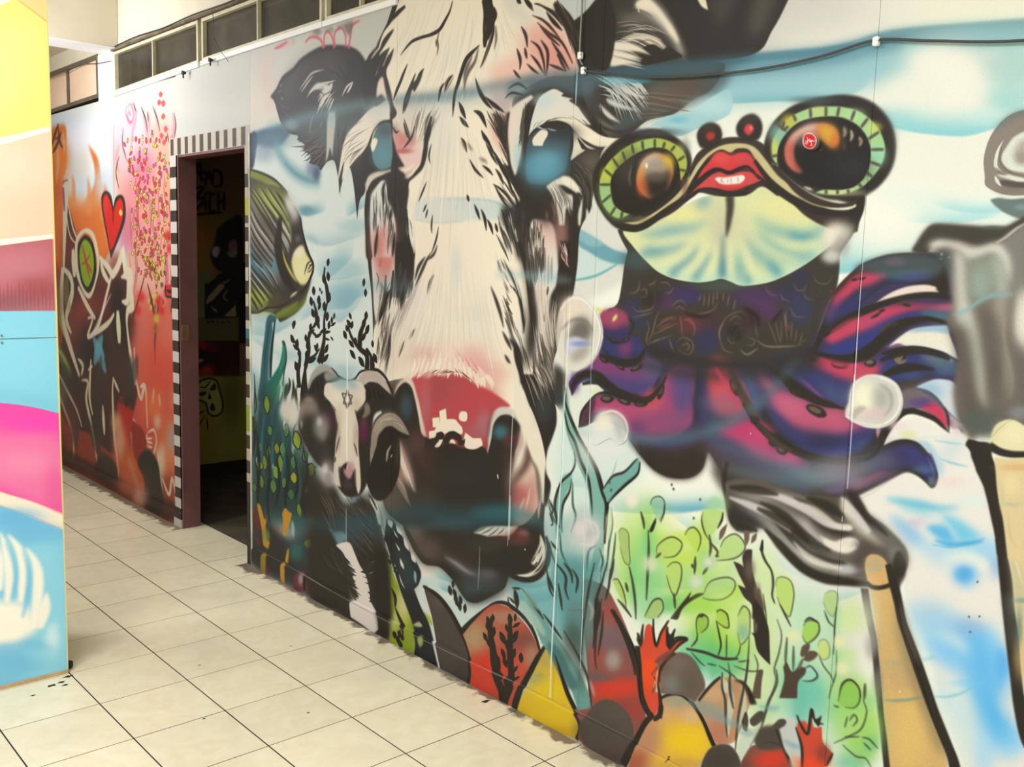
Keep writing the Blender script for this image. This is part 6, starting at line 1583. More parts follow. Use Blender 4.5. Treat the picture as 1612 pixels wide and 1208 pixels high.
F 62 .9|-647 -913 13 -7 0 18 -7 19 1 8! -17 -2! 4 -18 -9 -1 18 -9
F 363 1.1|-1080 -738! 22 -16 32 13 11 30 24 8 52 20 83 1 86 -13 60 -14 33 -54 25 -39 21 -22 36 -19 32 -6 39 1 18 29 22 89 8 44 -12 36 -28 -15 -23 3 -23 15 -16 30 18 -2 16 -4 17 10 12 22 3 23! -16 -7 -21 -3 -23 16 -24 21 -34 18 -76 10 -72 2 -45 -15 -30 -26 -10 27 -28 19 -50 2 -39 -19 -35 -25 -64 -9 -42 7! 12 -32 27 -30 14 -6 -29 -10 -26 5 -14 22! -11 -19 14 -18 28 -22 21 -20 12 -27
F 98 10.6|-1009 -549 66 5 72 -17 11 -11 10 13 70 20 83 12 -59 30 -53 2 -44 -57 -10 27 -28 19 -50 2 -39 -19
F 98 3.6|-995 -541 77 0 59 -22 -4 38 -28 19 -50 2
F 364 1.6|-1137 -603! 17 -21 13 -6 16 -2 25 14! -21 11 -18 17 -12 24 -5 17! 9 1 31 -17 37 -2 34 15 -11 30 -63 1 -27 -5 -31 -47
S 365 4.1 .9 1.6,10,2.5|-1118 -627 19 -5 19 5
F 309 4.1 .7|-1085 -620 19 2 -23 12 -6 -5
F 366 3.9|-1081 -745 26 -7 23 2 12 11 -1 15 -12 8 -20 2 -21 -8
D 367 .8 1281,-61,366|-1054 -739
F 301 9.5|-1077 -722 24 2 20 -5 12 -5 1 15 -17 13 -21 -2 -16 -9
S 368 2.7 1 2.5,13,2.5|-1089 -752 11 5
S 368 2.6 1 2.7,14,2.8|-1054 -733 7 -8 2 -4
S 368 2.7 1 2.7,14,2.7|-1094 -754 11 9
F 302 3.9|-1078 -701 26 2 20 -4 19 -9 18 1 8 18 -8 21 -22 6 -29 -9 -31 -8
F 369 11.7 .9|-1057 -697 20 2 20 -9 8 7 -9 12 0 13 -13 -12
D 370 .7 669,-46,241|-1062 -685
F 371 3.9|-1148 -621 21 -20 27 -19 15 -17 35 10 35 4 36 -18 24 1 5 16 -8 21 -11 17 -18 9 -30 -3 -31 -6 -32 -14 -27 -5 -25 14
F 369 14.2 .9|-1098 -664 16 -9 32 10 36 4 37 -20 -4 13 -28 14 -30 3 -32 -6
F 372 18.4 .9|-1070 -641 37 3 35 0 33 -7 9 -16 4 -8 5 11 -17 31 -23 12 -35 -5 -31 -6
D 373 .6 804,-52,495|-966 -667
D 374 .8 279,-2,580|-1134 -626
S 62 2 1 3.3,19,25,26,31,25,16,14,12,10,3.5|-1140 -601 2 -17 12 -15 19 -9 24 0 24 11 26 9 31 4 27 -2 11 -11 13 -23
S 125 2.7 .6 1.6,6.4,1.6|-1102 -642 22 2
S 125 2.6 .6 1.6,6.5,1.6|-1048 -630 20 5
S 125 2.5 .6 1.6,6.2,1.5|-1012 -621 20 1
F 375 3.8|-1117 -558! 10 -24 13 -13 18 -14 29 0 36 7 32 -1 16 -17 13 -18 10 -21 20 -15 22 -4 12 10 2 33 0 38 -19 24 -33 15 -33 7 -30 -5 -20 -14 -27 -12 -36 1
D 376 .8 814,-75,509|-968 -612
D 377 .7 2461,-307,403|-1011 -598
F 378 19.4 .9|-929 -671 31 -8 14 9 0 44 -20 32 -15 -17 -8 -28
F 379 17.9 .9|-1009 -560 40 3 42 -8 35 -18 9 7 -30 21 -46 10 -34 -1
D 380 .6 4187,-574,571|-938 -586
D 381 .6 863,-108,377|-994 -566
D 382 .7 202,-5,345|-963 -620
F 305 4.1|-1119 -552! 7 -21 13 -18 15 -11 -4 18 -10 17
S 62 1.3 1 4.3,14,8.5,6.2,11,12,9.8,3.7|-1120 -549 5 -25 16 -22 20 -16 26 -4 26 4 25 1 25 -3
F 62 2.1|-1119 -550 16 -14 24 -9 -11 9
S 207 8.6 .6 3.8,15,11,7,3.4|-1008 -553 48 -5 46 -11 44 -12 31 -16 33 -15
F 62 1.3 .95|-1059 -665 -9 1 -10 -5 -1 -7 9 -2 10 6
F 69 1.3 .9|-1064 -669 -5 1 -7 -3 0 -4 5 -1 6 4
F 62 1.3 .95|-1023 -657 -8 1 -10 -5 -3 -5 8 -1 10 4
F 69 1.3 .9|-1028 -660 -5 1 -6 -3 -2 -3 4 0 7 2
F 62 1.3 .95|-986 -669 -4 6 -13 6 -9 0 5 -6 13 -6
F 69 1.3 .9|-992 -668 -3 4 -8 4 -5 0 3 -4 8 -3
F 62 1.3 .95|-1043 -608 -8 7 -15 2 -8 -5 7 -6 16 -2
F 69 1.3 .9|-1051 -608 -4 4 -10 1 -5 -3 5 -3 9 -1
F 62 1.3 .95|-1007 -604 -9 3 -14 -2 -6 -6 9 -3 14 2
F 69 1.3 .9|-1014 -606 -6 2 -8 -2 -4 -3 6 -1 8 1
F 62 1.3 .95|-972 -609 -7 5 -15 2 -7 -3 7 -5 14 -2
F 69 1.3 .9|-980 -609 -4 3 -9 1 -4 -2 4 -3 9 -1
F 62 1.2 .95|-942 -630 -7 11 -5 -1 1 -12 7 -10 5 1
F 69 1.2 .9|-945 -633 -4 6 -3 0 1 -7 3 -6 4 1
F 62 1.3 .95|-1041 -700 -6 3 -8 -2 -4 -4 6 -2 9 1
F 69 1.3 .9|-1045 -701 -4 1 -5 -1 -2 -2 3 -1 6 1
F 62 1.3 .95|-1015 -709 -2 4 -7 4 -6 0 2 -5 8 -4
F 69 1.3 .9|-1019 -708 -1 2 -4 2 -4 0 2 -2 4 -2
S 62 2.6 1 2.7,8.4,2.4|-1075 -690 19 14 26 7 30 -1 16 -12
S 62 2.5 1 2.8,9.5,2.6|-1018 -713 9 -18 -13 -10
S 62 2.6 1 2.6,8.5,2.4|-1082 -716 24 13 21 3 19 -13
S 62 8.4 1 13,26,22,8.7|-883 -683 5 31 0 36 1 25
S 383 3.5 .8 2.6,10,2.6|-885 -679 -1 28 0 22
F 370 18.8 .7|-880 -683 19 -6 7 49 0 24 -12 20 -15 -30
F 384 12.1|-861 -682 19 -7 17 9 24 26 12 26 -7 13 -20 8 -25 -7 -12 -23
D 385 .8 629,44,1727|-840 -656
D 386 .5 2446,-287,469|-830 -629
F 387 11.8|-815 -681 23 6 18 11 4 23 -9 12 -15 -22
F 388 9.6 .9|-777 -682 16 7 14 8 -1 14 -17 -5
D 389 .8 876,-66,272|-736 -697
F 390 17.5 .75|-853 -607 25 -2 40 -12 24 -20 25 -27 22 -25 7 1 -20 30 -24 29 -24 19 -29 16 -49 15
S 391 3.3 .9 8,20,7.3|-827 -685 13 19 16 19 17 21 18 10
S 391 3.3 .9 8,20,7.9|-818 -665 9 12 7 10
S 392 2.2 .7 1.6,5.5,1.5|-815 -681 16 20 15 21 8 5
S 392 2.1 .7 1.4,4.8,1.4|-764 -698 19 13 29 12
F 393 6.9|-700 -709 21 0 24 1 23 0 23 -2 12 -4 -2 12 -9 10 -17 8 -21 1 -25 -7 -18 -6
F 304 12.4|-725 -695 25 -3 29 10 25 7 17 1 -4 22 -14 10 -28 -6 -26 -16 -19 -13
F 387 14 .8|-680 -677 28 6 20 0 -5 20 -24 0
S 394 3 .8 2.1,8.1,2.6|-713 -682 23 15 18 12 11 4
D 389 .6 466,-37,170|-709 -686
S 62 3 1 10,21,21,24,20,13,3.2|-758 -689 19 8 16 8 19 11 22 9 21 3 18 4
F 395 10.7|-752 -653 19 -5 22 7 26 6 25 2 20 2 11 7 36 1 -15 10 -20 8 -19 5 -28 -1 -29 1 -26 -9 -16 -15
D 396 .7 1338,-147,403|-721 -640
D 397 .6 562,-66,167|-653 -637
F 304 14.3|-762 -632 20 5 20 17 26 9 32 0 32 -10 20 -14 19 -8 7 4 -12 22 -19 15 -32 12 -31 2 -29 -8 -25 -13 -19 -14
D 398 .7 1084,-169,184|-626 -593
D 399 .6 1704,-262,205|-664 -597
D 400 .7 376,-50,161|-610 -601
D 401 .7 26,1,62|-591 -624
S 62 7.2 .95 16,30,33,28,23,19,18,18,21,18|-763 -628 7 16 16 18 24 12 26 9 28 2 27 -7 23 -11 15 -15 11 -20
F 402 9.6|-839 -586 28 -15 27 -11 24 7 9 12 9 16 19 3 22 6 23 11 -11 5 -25 -3 -31 -2 -27 -5 -29 -13 -25 -6
D 403 .6 532,-62,292|-761 -595
D 404 .6 657,-100,191|-715 -569
F 62 1.1 .95|-805 -657 1 12 -7 3 -9 -9 -2 -12 7 -3
F 69 1.1 .9|-809 -659 0 7 -4 2 -5 -5 -1 -6 4 -2
F 62 1 .95|-638 -702 -7 4 -13 0 -7 -5 7 -5 14 1
F 69 1 .9|-645 -703 -4 2 -8 0 -4 -3 4 -2 9 0
F 62 1 .95|-686 -705 -8 3 -16 0 -8 -4 8 -3 16 0
F 69 1 .9|-694 -706 -5 2 -10 -1 -4 -1 5 -2 9 0
F 62 .9 .95|-598 -710 -4 6 -11 3 -7 -3 5 -6 11 -3
F 69 .9 .9|-603 -710 -3 4 -7 1 -3 -1 2 -3 7 -2
F 62 1 .95|-665 -633 -10 4 -16 -5 -6 -8 10 -4 17 5
F 69 1 .9|-673 -636 -6 2 -10 -3 -4 -4 7 -2 10 3
F 62 1 .95|-650 -749 -1 6 -7 7 -7 0 1 -6 7 -7
F 69 1 .9|-654 -747 -1 3 -4 4 -4 1 0 -4 5 -4
F 62 1 .95|-698 -654 -8 2 -14 -4 -5 -6 9 -2 13 4
F 69 1 .9|-704 -656 -5 1 -9 -3 -3 -3 5 -1 8 2
F 62 1.1 .95|-770 -606 -7 1 -6 -4 1 -7 8 -1 6 4
F 69 1.1 .9|-773 -609 -4 1 -4 -3 1 -4 4 -1 3 3
F 62 1 .95|-734 -583 -9 5 -8 -4 2 -10 10 -5 7 4
F 69 1 .9|-738 -587 -5 3 -5 -2 1 -6 6 -3 4 3
F 62 1 .95|-721 -573 -7 4 -8 -3 -1 -7 7 -4 8 3
F 69 1 .9|-725 -576 -4 3 -5 -2 -1 -4 4 -2 5 1
F 62 .9 .95|-564 -722 -1 6 -7 3 -5 -3 1 -5 7 -4
F 69 .9 .9|-567 -722 -1 4 -4 1 -3 -1 1 -3 4 -2
D 7 .6 10,5,83|-592 -622
F 62 1.4|-695 -715! 8 -21 8 -29 7 -20 8 -18 21 -22 15 -11 33 -11 43 -2 23 4 8 17 2 25 -30 -7 -43 1 -24 15 -23 19 -19 15 -16 17 -12 26
F 393 6.7|-669 -787 14 -16 15 -16 16 -5 29 1 -9 9 -15 8 -16 5 -14 13 -15 13
F 304 8.3|-677 -765 13 -8 16 -11 13 -14 18 -7 22 -11 24 -5 22 2 -21 7 -24 3 -23 13 -19 18 -22 15 -17 10
F 371 8.7 .8|-680 -771 10 -11 13 -6 -6 16 -12 13
D 405 .5 396,-4,233|-646 -778
F 68 6.4 .8|-642 -828 14 -9 33 -10 28 -2 30 4 12 11 -10 12 -29 2 -31 -3 -24 -1
D 406 .7 338,-2,58|-587 -838
S 407 6.4 .8 3,15,4|-614 -823 25 2 24 -2 24 -5
D 408 .7 562,-14,48|-558 -820
F 142 1|-609 -785! 14 -11 15 -8 16 -5 19 -2 12 2! 5 7! -23 2 -23 5 -19 6
F 62 2.5|-533 -809 14 2 3 7 -12 -2
F 393 6.5|-675 -738 20 -15 15 -9 14 -6 20 -10 22 -6 22 -2 19 -1 21 1 15 -1 -2 7 -21 0 -21 0 -18 5 -16 8 -25 13 -29 13 -23 13
D 377 .5 533,-15,267|-611 -760
F 409 8.1|-665 -727 27 -12 22 -11 22 -14 22 -9 21 -5 22 0 20 -2 -7 6 -26 2 -19 5 -18 8 -21 17 -22 16 -24 10 -31 0
F 410 7.6 .8|-551 -778 21 -3 24 1 8 5 -17 9 -19 -2
D 411 .7 321,-14,38|-517 -785
S 62 1.8 1 8.8,20,22,19,16,15,15,10|-678 -738 29 -22 23 -13 22 -10 22 -8 24 -6 27 -2 21 3
S 62 1.8 1 5.8,14,20,25,25,21,16,13,7.7|-683 -715 32 4 23 -6 20 -13 16 -18 15 -13 19 -6 21 -3 22 4
S 125 2.7 .7 2.8,13,5.4|-602 -747 12 -12 13 -3
S 125 2.6 .7 2.7,13,5.3|-579 -786 17 -4
S 62 .9 1 1.7,7.3,1.7|-614 -766 8 -4 6 -5
S 62 .9 1 1.6,7.1,1.6|-603 -775 8 -3
S 62 .9 1 1.6,7.3,1.7|-635 -816 6 1 5 -3
S 62 .9 1 1.7,7.2,1.7|-644 -813 9 -2
S 62 .9 1 1.6,6.8,1.6|-573 -786 11 2
F 304 2.6|-627 -707 20 -6 17 -12 32 -7 22 -1 21 4 17 7 14 11 13 23 -4 8 -14 -13 -13 -12 -21 5 -25 14 -23 -3 -14 -4 -14 -10
F 384 8.4|-636 -707 18 0 23 -4 0 5 -5 9 -20 8 -14 1
F 412 7.7 .7|-546 -724 15 -5 19 3 13 8 -11 12 -19 -8
D 413 .6 420,-34,110|-511 -712
D 414 .7 277,-22,20|-577 -733
D 415 .5 154,2,233|-481 -694
F 1 1|-587 -732! 13 -13 14 -10 19 -5 25 -3! 4 10 7 15 6 14! -20 -8 -20 -2 -17 2 -17 -5
F 416 2.6 .85|-562 -752 13 -7 33 -4 2 9 -19 -1
D 417 .6 463,-38,21|-553 -737
D 418 .6 27,7,105|-507 -730
S 62 1.3 1 5.4,13,11,6.8,5.7,2.6|-595 -722 20 -7 19 -4 20 0 19 4 18 7
S 62 2.6 1 8.1,16,16,11,4.2|-591 -692 16 -12 19 -6 19 0 11 1
F 181 6.3|-581 -680 18 -12 19 -6 13 -6 5 -6 -4 14 -13 9 -13 7
D 419 .8 360,-34,67|-555 -699
F 181 6|-499 -721 14 9 3 5 -14 -6
F 62 .9 .95|-563 -723 -2 7 -7 4 -7 -2 2 -6 8 -4
F 307 .9 .9|-567 -722 -1 4 -5 2 -4 -1 1 -3 5 -3
F 62 .9 .95|-601 -710 -4 5 -8 1 -5 -4 4 -5 9 -1
F 307 .9 .9|-605 -710 -3 2 -5 1 -3 -2 3 -3 5 -1
F 307 1.1|-579 -717 6 -6 8 -3 -4 6 0 4 8 -3 -6 7 -7 0
F 420 2.6|-569 -673 15 -10 14 1 14 6 14 10 7 11 15 10 6 8 -13 -3 -11 -7 -16 -8 -22 -4 -14 4 -6 -8
F 393 2.6|-541 -662 10 -7 11 0 8 6 7 13 1 11! -9 -4 -11 -9
D 421 .8 350,-40,69|-541 -667
D 422 .7 103,-10,62|-498 -651
F 91 9.6 .8|-567 -679 19 -6 11 4 -10 8 -16 5
F 423 1.7|-548 -685! 13 -8 12 -5 17 0 8 6 2 12 3 21 4 10! -13 -9 -9 -8 -13 -11 -12 -6
F 416 6.2 .8|-546 -685 13 -7 11 2 9 10 -11 1 -12 -4
D 61 .6 105,7,241|-504 -673
S 68 1.3 1 2.7,9.7,8,5.8,2.1|-548 -684 14 3 12 6 11 12 8 9
S 62 .8 1 2.1,5.7,2.6|-511 -665 5 10 3 18
F 3 1.3|-584 -606! 6 -15 10 -14 15 -11 11 -2 13 3 15 7 12 3! 10 -6 13 19 1 12 -69 5
S 62 1.1 1 11,19,16,16,15,15,14,11,2.1|-589 -600 4 -18 10 -18 12 -14 12 -5 13 1 17 5 11 8 8 6
D 309 .8 186,-23,69|-553 -625
D 424 .7 276,-35,71|-566 -634
D 425 .7 686,-106,57|-522 -622
D 426 .6 59,6,167|-495 -642
F 62 1.1|-685 -562 24 -4 10 -9 20 -9 25 -11 22 -11 15 -9 15 -4 15 2 13 10 8 12 7 14 -1 13 -3 4! -4 1! -10 -8 -11 -5 -14 0 -11 6 -15 11 -15 12 -17 12! -15 4 -30 9 -24 8
F 379 8.1|-614 -579 18 -11 22 -13 17 -9 16 0 13 11 10 15 4 14! -9 -4 -12 -9 -13 0 -18 5 -18 9 -16 0
D 301 .7 455,-66,156|-561 -596
D 398 .7 138,1,311|-524 -588
D 427 .6 310,-52,60|-530 -585
D 428 .6 480,-78,97|-582 -585
S 429 1.7 .7 1.2,4.7,1.5|-527 -602 8 13 4 14
D 430 .6 34,0,78|-519 -571
F 431 15.8 .8|-661 -566 20 -7 14 1 11 10 -6 14 -16 9 -20 4
D 432 .6 386,-67,101|-617 -552
S 433 2.8 1 2.4,7.1,1.8|-606 -554 16 -13 12 -7
S 434 6.8 .7 2.4,7.8,1.8|-621 -543 15 -10 9 -9
D 379 .8 411,-74,106|-643 -539
F 209 16.4 .7|-696 -557 25 -1 15 10 -2 13 -25 5 -18 -6
F 435 16.6 .5|-860 -572 79 15 82 -1 64 -17 59 -34 11 31 -32 33 -61 24 -77 14 -65 -5 -46 -24
S 130 11.3 .5 15,46,13|-823 -535 65 3 70 -9 55 -18
F 66 9.5 .6|-846 -531 68 12 72 4 75 -12 10 10 -84 18 -104 8
F 84 12.2 .7|-1023 -680 84 4 84 -1 86 -14 87 -21 1 17 -87 23 -109 16 -112 -7
S 436 6.8 .5 6.7,23,6.2|-659 -530 53 -24 49 -24
F 84 7.9 .95|-976 -706 82 14 93 -2 57 -10 52 -21 9 11 -12 12 -105 20 -93 7 -75 -6
S 62 1.2 .9 9.2,24,23,16,5.3|-797 -633 26 27 35 19 45 12 47 0 43 -12 17 -24
S 62 1.2 .9 8.3,23,24,17,5.6|-748 -683 34 20 38 13 36 4
S 62 1.5 .9 9.4,27,27,21,7.6|-1116 -624 40 -8 47 15 51 3 27 -21 13 -23
S 62 1.5 .9 9.4,25,27,23,7.6|-1078 -675 53 7 29 -9 13 -18
S 62 1.1 .9 7.6,20,22,16,5.1|-691 -715 41 6 34 -9 22 -19 25 -22 30 -11
S 62 1 .9 7.1,19,21,15,5|-597 -713 27 -13 30 -5 31 8
S 62 1.1 .9 7.1,19,21,16,5.1|-591 -696 27 -11 30 -3
S 62 2.5 .8 8.6,19,6.6|-988 -546 23 29 36 11 34 -1
S 62 2.2 .8 7.1,20,7.1|-818 -543 -4 27 12 34 25 16
F 62 11 .7|-988 -541 71 5 45 -13 11 14 -21 23 -40 10 -35 -8
S 125 2.1 .8 6.7,19,6.1|-772 -611 31 25 28 8
S 125 2.2 .8 7.1,21,6.9|-824 -676 20 29 26 32
S 393 2.8 .6 7.5,16,5.4|-668 -743 24 -15 28 -11
S 393 2.9 .6 7.5,17,5.4|-680 -708 31 5 39 1
S 393 3.3 .6 9.5,21,7.1|-848 -678 26 28 20 28
S 437 8.9 .5 8.2,24,7|-734 -558 55 10 51 -10 37 -18
F 129 .6|-398 -1005! -32 -6 -21 2 -14 4 -12 10 -8 13 -4 14 -1 14 3 17 1 9 8 6 12 5 14 2 10 0 21 1 32 1!
F 438 6.8 .8|-398 -1005! -53 -4 -14 4 -12 10 -4 5 8 -3 23 -10 53 3!
D 145 .6 185,23,87|-456 -993
D 439 .6 422,19,50|-456 -921
F 364 1.5|-449 -985! -10 5 -6 9 -5 9 -1 7 4 7 8 5 14 3! 54 4! -5 -48!
F 141 5.4 .9|-448 -977 -7 7 -3 9 4 7 9 5! 53 3! -3 -29!
D 129 .6 82,12,87|-449 -956
S 364 .6 1 .7,8,1.8|-470 -977 -4 8 -2 9 0 11 6 7 7 4
S 364 .6 1 .7,7.7,1.8|-465 -938 11 5 10 2 21 1
S 364 .6 1 .7,7.5,1.8|-476 -938 3 6 5 6
F 364 .9|-475 -939! 7 3 12 4 12 2! 0 -4 -13 -4 -7 -1
F 65 1.1|-470 -933! 9 1 11 2 17 1! 0 6 -22 -1 -12 -3
S 91 .8 1 1.3,5.3,2.2|-476 -947 5 5 8 4
S 91 .8 1 1.4,5.2,2.3|-471 -969 -1 9 1 7 7 9 11 6 9 2
F 196 .8|-479 -911! 9 -2 14 2 14 -1! 32 0! 2 24! -32 0 -20 -7 -9 -6 -5 -4
D 440 .6 81,4,22|-444 -902
F 91 5.1|-567 -850 5 -11 7 -13 10 -9 17 -1 28 2 24 2 17 0 12 -7 10 -6! 29 -3! 52 -2! 26 274! -87 -9 -35 -6 -15 1 -9 9! -17 -23 -9 -33 3 -36 -3 -28 -13 -15 -1 -10 4 -16 -2 -15 -4 -20 -6 -15 -13 -10 -12 -1
F 441 2.4|-566 -851 6 -12 7 -11 9 -9 19 0 25 2 24 2 17 -1 13 -7 9 -5 1 8 -18 9 -15 12 -17 5 -15 -4 -15 -2 -16 -1 -10 5 -4 10 -9 1
D 442 .7 279,3,15|-472 -879
F 443 5.6|-436 -886! -11 9 -13 13 -5 2 11 8 6 15 4 24 8 36 10 11!
S 0 1.5 .9 2,5.5,2.5|-436 -885 -11 7 -11 10 -10 6
F 30 5.9|-548 -858 11 -7 13 1 13 2 13 5 12 0 12 -4 10 0 10 10 5 14 0 22 -6 -17 -8 -14 -9 -5 -13 6 -12 3 -8 -8 -10 -5 -13 -2 -10 3
F 444 6 .9|-537 -848 6 -5 11 3 7 7 1 10 -5 13 -6 -10
S 9 .8 1 2.5,4,2.5|-530 -849 1 2
S 9 .8 1 2.5,4,2.5|-530 -843 0 1
S 9 .8 1 2.5,4,2.5|-520 -845 0 1
F 0 8.9|-515 -853 10 3 6 14 3 23 4 20 6 15 8 18 5 21 5 25 4 24 1 23! -7 -7 -10 -14 -7 -37 -8 -25 -10 -25 -4 -25 -4 -30
F 445 10.4 .8|-504 -780 11 5 8 12 7 24 5 25 -1 21 -13 -32 -9 -31
F 446 11.6 .9|-498 -842 13 -3 14 -1 4 15 0 24 -8 13 -14 -1 -5 -18
F 447 10 .8|-472 -851 11 5 8 9 4 20 1 18 -13 1 -6 -26
D 448 .5 294,23,394|-482 -814
F 92 10 .75|-464 -795 12 -3 3 20 0 24 8 24 6 25 -1 22! -6 -9 -7 -24 -6 -37 -7 -24
S 92 2.3 .9 1.9,3.8,4.2,3.3,1.4|-451 -778 1 22 6 22 7 21 2 12 -1 16
F 71 9.7|-436 -803 3 -5! 32 -9! 6 71! -32 3 -7 -12 -3 -24
D 1 .8 199,122,1490|-429 -773
F 65 10.5 .9|-503 -765 11 5 8 22 6 25 6 24 8 25 -6 13 -17 -10 -7 -25 -5 -35 -7 -23 -6 -16
F 449 13 .8|-479 -776 16 -6 11 29 6 36 4 30 -16 9 -9 -36 -8 -31
F 450 11.8 .8|-491 -660 17 -5 22 -6 14 3 -13 15 0 15 -22 2 -9 -3
F 451 12.7 .8|-444 -754 11 7 10 6 5 58 -11 11 -6 -21 -1 -25
D 452 .6 191,-18,100|-425 -670
D 65 .5 96,45,616|-456 -716
D 93 .5 818,-35,26|-464 -803
S 453 2.4 .7 3.6,12,10,7.5,6.4,2.4|-509 -776 13 -6 11 -9 12 -8 14 -4 14 -1
F 3 2.6|-547 -479! -19 -19 -17 -11 -20 -11 -9 -15! 17 -12 30 -21 17 -10 19 9 13 6 7 -22 -5 -17 -10 -14 -18 -6 29 -6 33 5 11 14 9 15 7 19 8 26 6 22 4 20! 14 67 23 93 17 66 2 23! -71 30! -27 -60 -21 -53 -15 -41 -20 -25 -9 -29 1 -23
F 454 12.2 .5|-511 -602 10 -22 21 1 -17 16 1 8
S 15 1.7 .8 2.4,5.8,1.7|-511 -602 15 3 19 1
S 455 1.7 .7 1.8,5.2,1.7|-519 -623 18 0 17 -1
F 456 6.3 .8|-536 -619 12 3 10 12 7 13 -2 15 -2 -8 -6 -17
D 457 .5 504,-91,93|-494 -576
D 424 .5 45,36,503|-454 -572
D 25 .6 597,-118,98|-468 -558
S 458 6.4 .85 6.2,21,27,14,5.7|-574 -539 20 0 22 0 26 -2 23 -6
S 459 6.4 .7 6.2,12,3|-556 -531 28 2 23 1
F 460 9.7 .8|-569 -517 20 0 16 7 10 13 -8 10 -19 -8
F 461 6.2 .95|-521 -515 23 -6 9 8 7 11 -11 5 -12 -6
F 462 9.1 .9|-505 -535 23 3 17 8 12 7 -10 11 -16 4 -9 -14
S 463 1.7 .8 3,6.8,5.4,2.7|-511 -494 21 -2 19 -8 21 -13
D 464 .5 220,-43,90|-533 -517
F 465 13.9 .8|-553 -490 27 -2 32 -5 26 -9 30 -12 4 22 -23 8 -32 -3 -32 3
S 466 2.5 .8 4.8,11,4.3|-508 -500 18 1 22 -7 17 -7
D 3 .8 1085,-142,1903|-520 -443
F 467 10.7 .9|-483 -469 17 -12 12 4 -1 14 -13 11 -14 -6
D 468 .7 174,-30,201|-471 -468
S 3 9.1 .9 8.8,24,9.4|-501 -474 22 -13 22 -1 18 12 10 11
D 469 .7 159,-13,330|-435 -484
F 470 18.7 .9|-536 -406 30 -16 28 3 28 13 23 14 7 30 -24 23 -29 -19 -30 -19 -25 -12
F 471 14.1 .9|-507 -371 23 -12 19 13 -2 24 -24 -6
S 3 9.1 .9 9.7,20,7.5|-488 -428 23 1 22 7 13 1
D 472 .6 682,-184,405|-459 -401
F 473 15 .85|-446 -405 19 13 13 9 5 22 -9 22 -16 13 -14 -7 -7 -31
F 474 13.4 .9|-450 -332 21 -4 12 15 13 18 12 14 6 2 -22 14 -23 -10 -11 -24
D 475 .7 175,128,2073|-430 -373
S 476 10.8 .7 5.2,15,5|-475 -381 14 9 10 11
D 477 .7 120,5,520|-419 -372
D 478 .8 304,68,2176|-429 -264
D 475 .7 611,-182,840|-404 -279
D 10 .7 1307,-14,5885|-466 -274
D 3 .7 155,-11,528|-409 -329
D 479 .6 680,-239,142|-453 -336
S 480 1.7 .7 2.8,6.9,2.4|-494 -304 16 -5 17 -11 13 -13
S 28 2.6 .6 2.7,8.9,2.6|-512 -345 21 -12
F 465 24.7 .6|-526 -395 30 -13 33 4 35 -2 10 25 3 31 -19 26 -23 -11 -34 -17 -25 -11
F 474 21.1 .65|-472 -397 31 0 20 21 10 25 -1 33 15 26 -20 18 -19 -21 -12 -34 -16 -32
F 465 15.3 .5|-537 -499 43 4 36 -4 24 -15 2 22 -25 2 -26 16 -28 2
F 481 21.8 .4|-502 -319 32 -6 28 18 13 43 -11 30 -26 -40
S 10 10.9 .7 8,21,8.2|-494 -385 23 2 15 10
S 10 7.6 .8 6.2,17,6.6|-497 -477 24 -12 22 2 17 18
D 131 .8 3,-1,4|-454 -462
D 131 .8 3,-1,4|-448 -421
D 131 .8 3,-1,4|-460 -417
D 131 .8 3,-1,4|-457 -399
S 62 1.6 1 17,43,47,30,25,25,24,24|-481 -627 11 5 11 17 7 18 7 24 6 20 6 20 4 21
F 62 1.2|-482 -627! 27 -3 4 15 6 16 6 32 8 24 7 33! -11 3! -6 -24 -8 -28 -7 -27 -9 -18 -12 -15
F 62 1.2|-438 -518! 12 -3! 4 22 7 25 5 30 8 35 6 38 5 26! 33 74! -10 6! -20 -21 -12 -37 -8 -38 -8 -39 -10 -52
F 89 8.7 .5|-423 -453 11 -1 8 41 -7 15 -5 -25
F 482 .9|-426 -521! 19 -4! 74 -18! 23 253! -56 24! -20 -62 -10 -43 -6 -38 -8 -35 -5 -30
F 483 8.6 .9|-421 -508 13 23 7 26 2 26 -9 -6 -6 -35
S 484 .8 1 1.3,3.5,1.3|-416 -501 6 13 5 14
D 485 .6 155,64,1271|-397 -388
D 486 .7 145,-40,31|-403 -454
D 209 .6 29,56,706|-403 -420
F 487 1.2|-454 -633! 1 -10 4 -10 10 -7 10 -1 10 5! 36 -3! 2 29! -35 4 -17 2 -15 -3
F 488 5.8 .8|-454 -633 2 -9 6 -12 5 -1 -8 14 -2 10
D 489 .6 236,-19,190|-428 -645
S 62 .8 1 20,17,15,15,14|-455 -627 12 5 13 1 14 -2 35 -6
F 482 1.2|-448 -615! 13 0 19 -4! 36 -6! 10 114! -52 14! -3 -12 -7 -34 -9 -32 -4 -22
D 490 .7 644,-114,51|-421 -607
S 448 2.4 .7 1.7,5.4,1.6|-435 -562 13 -1 11 -4
D 491 .7 167,-8,277|-427 -586
D 488 .6 21,40,491|-436 -570
S 338 1.6 .7 1.6,5.6,1.7|-427 -553 5 28 9 13
F 65 2.5|-816 -515 -2 15 0 14 3 13 7 17 13 7 20 -3 19 -7 12 5 20 14 24 15 23 12 36 1 40 -10 24 -3 20 -10 14 -17 3 -16 -5 -14 -14 -12 -16 -10 -20 -9 -9 -11 -8 -10! -15 5 -34 4 -35 5 -38 -4 -39 -3
F 84 10|-817 -490 13 5 22 2 21 6 16 12 -15 6 -15 5 -21 4 -12 -8
F 149 13.9 .7|-800 -492 30 -1 20 6 9 12 -28 -1 -25 -5
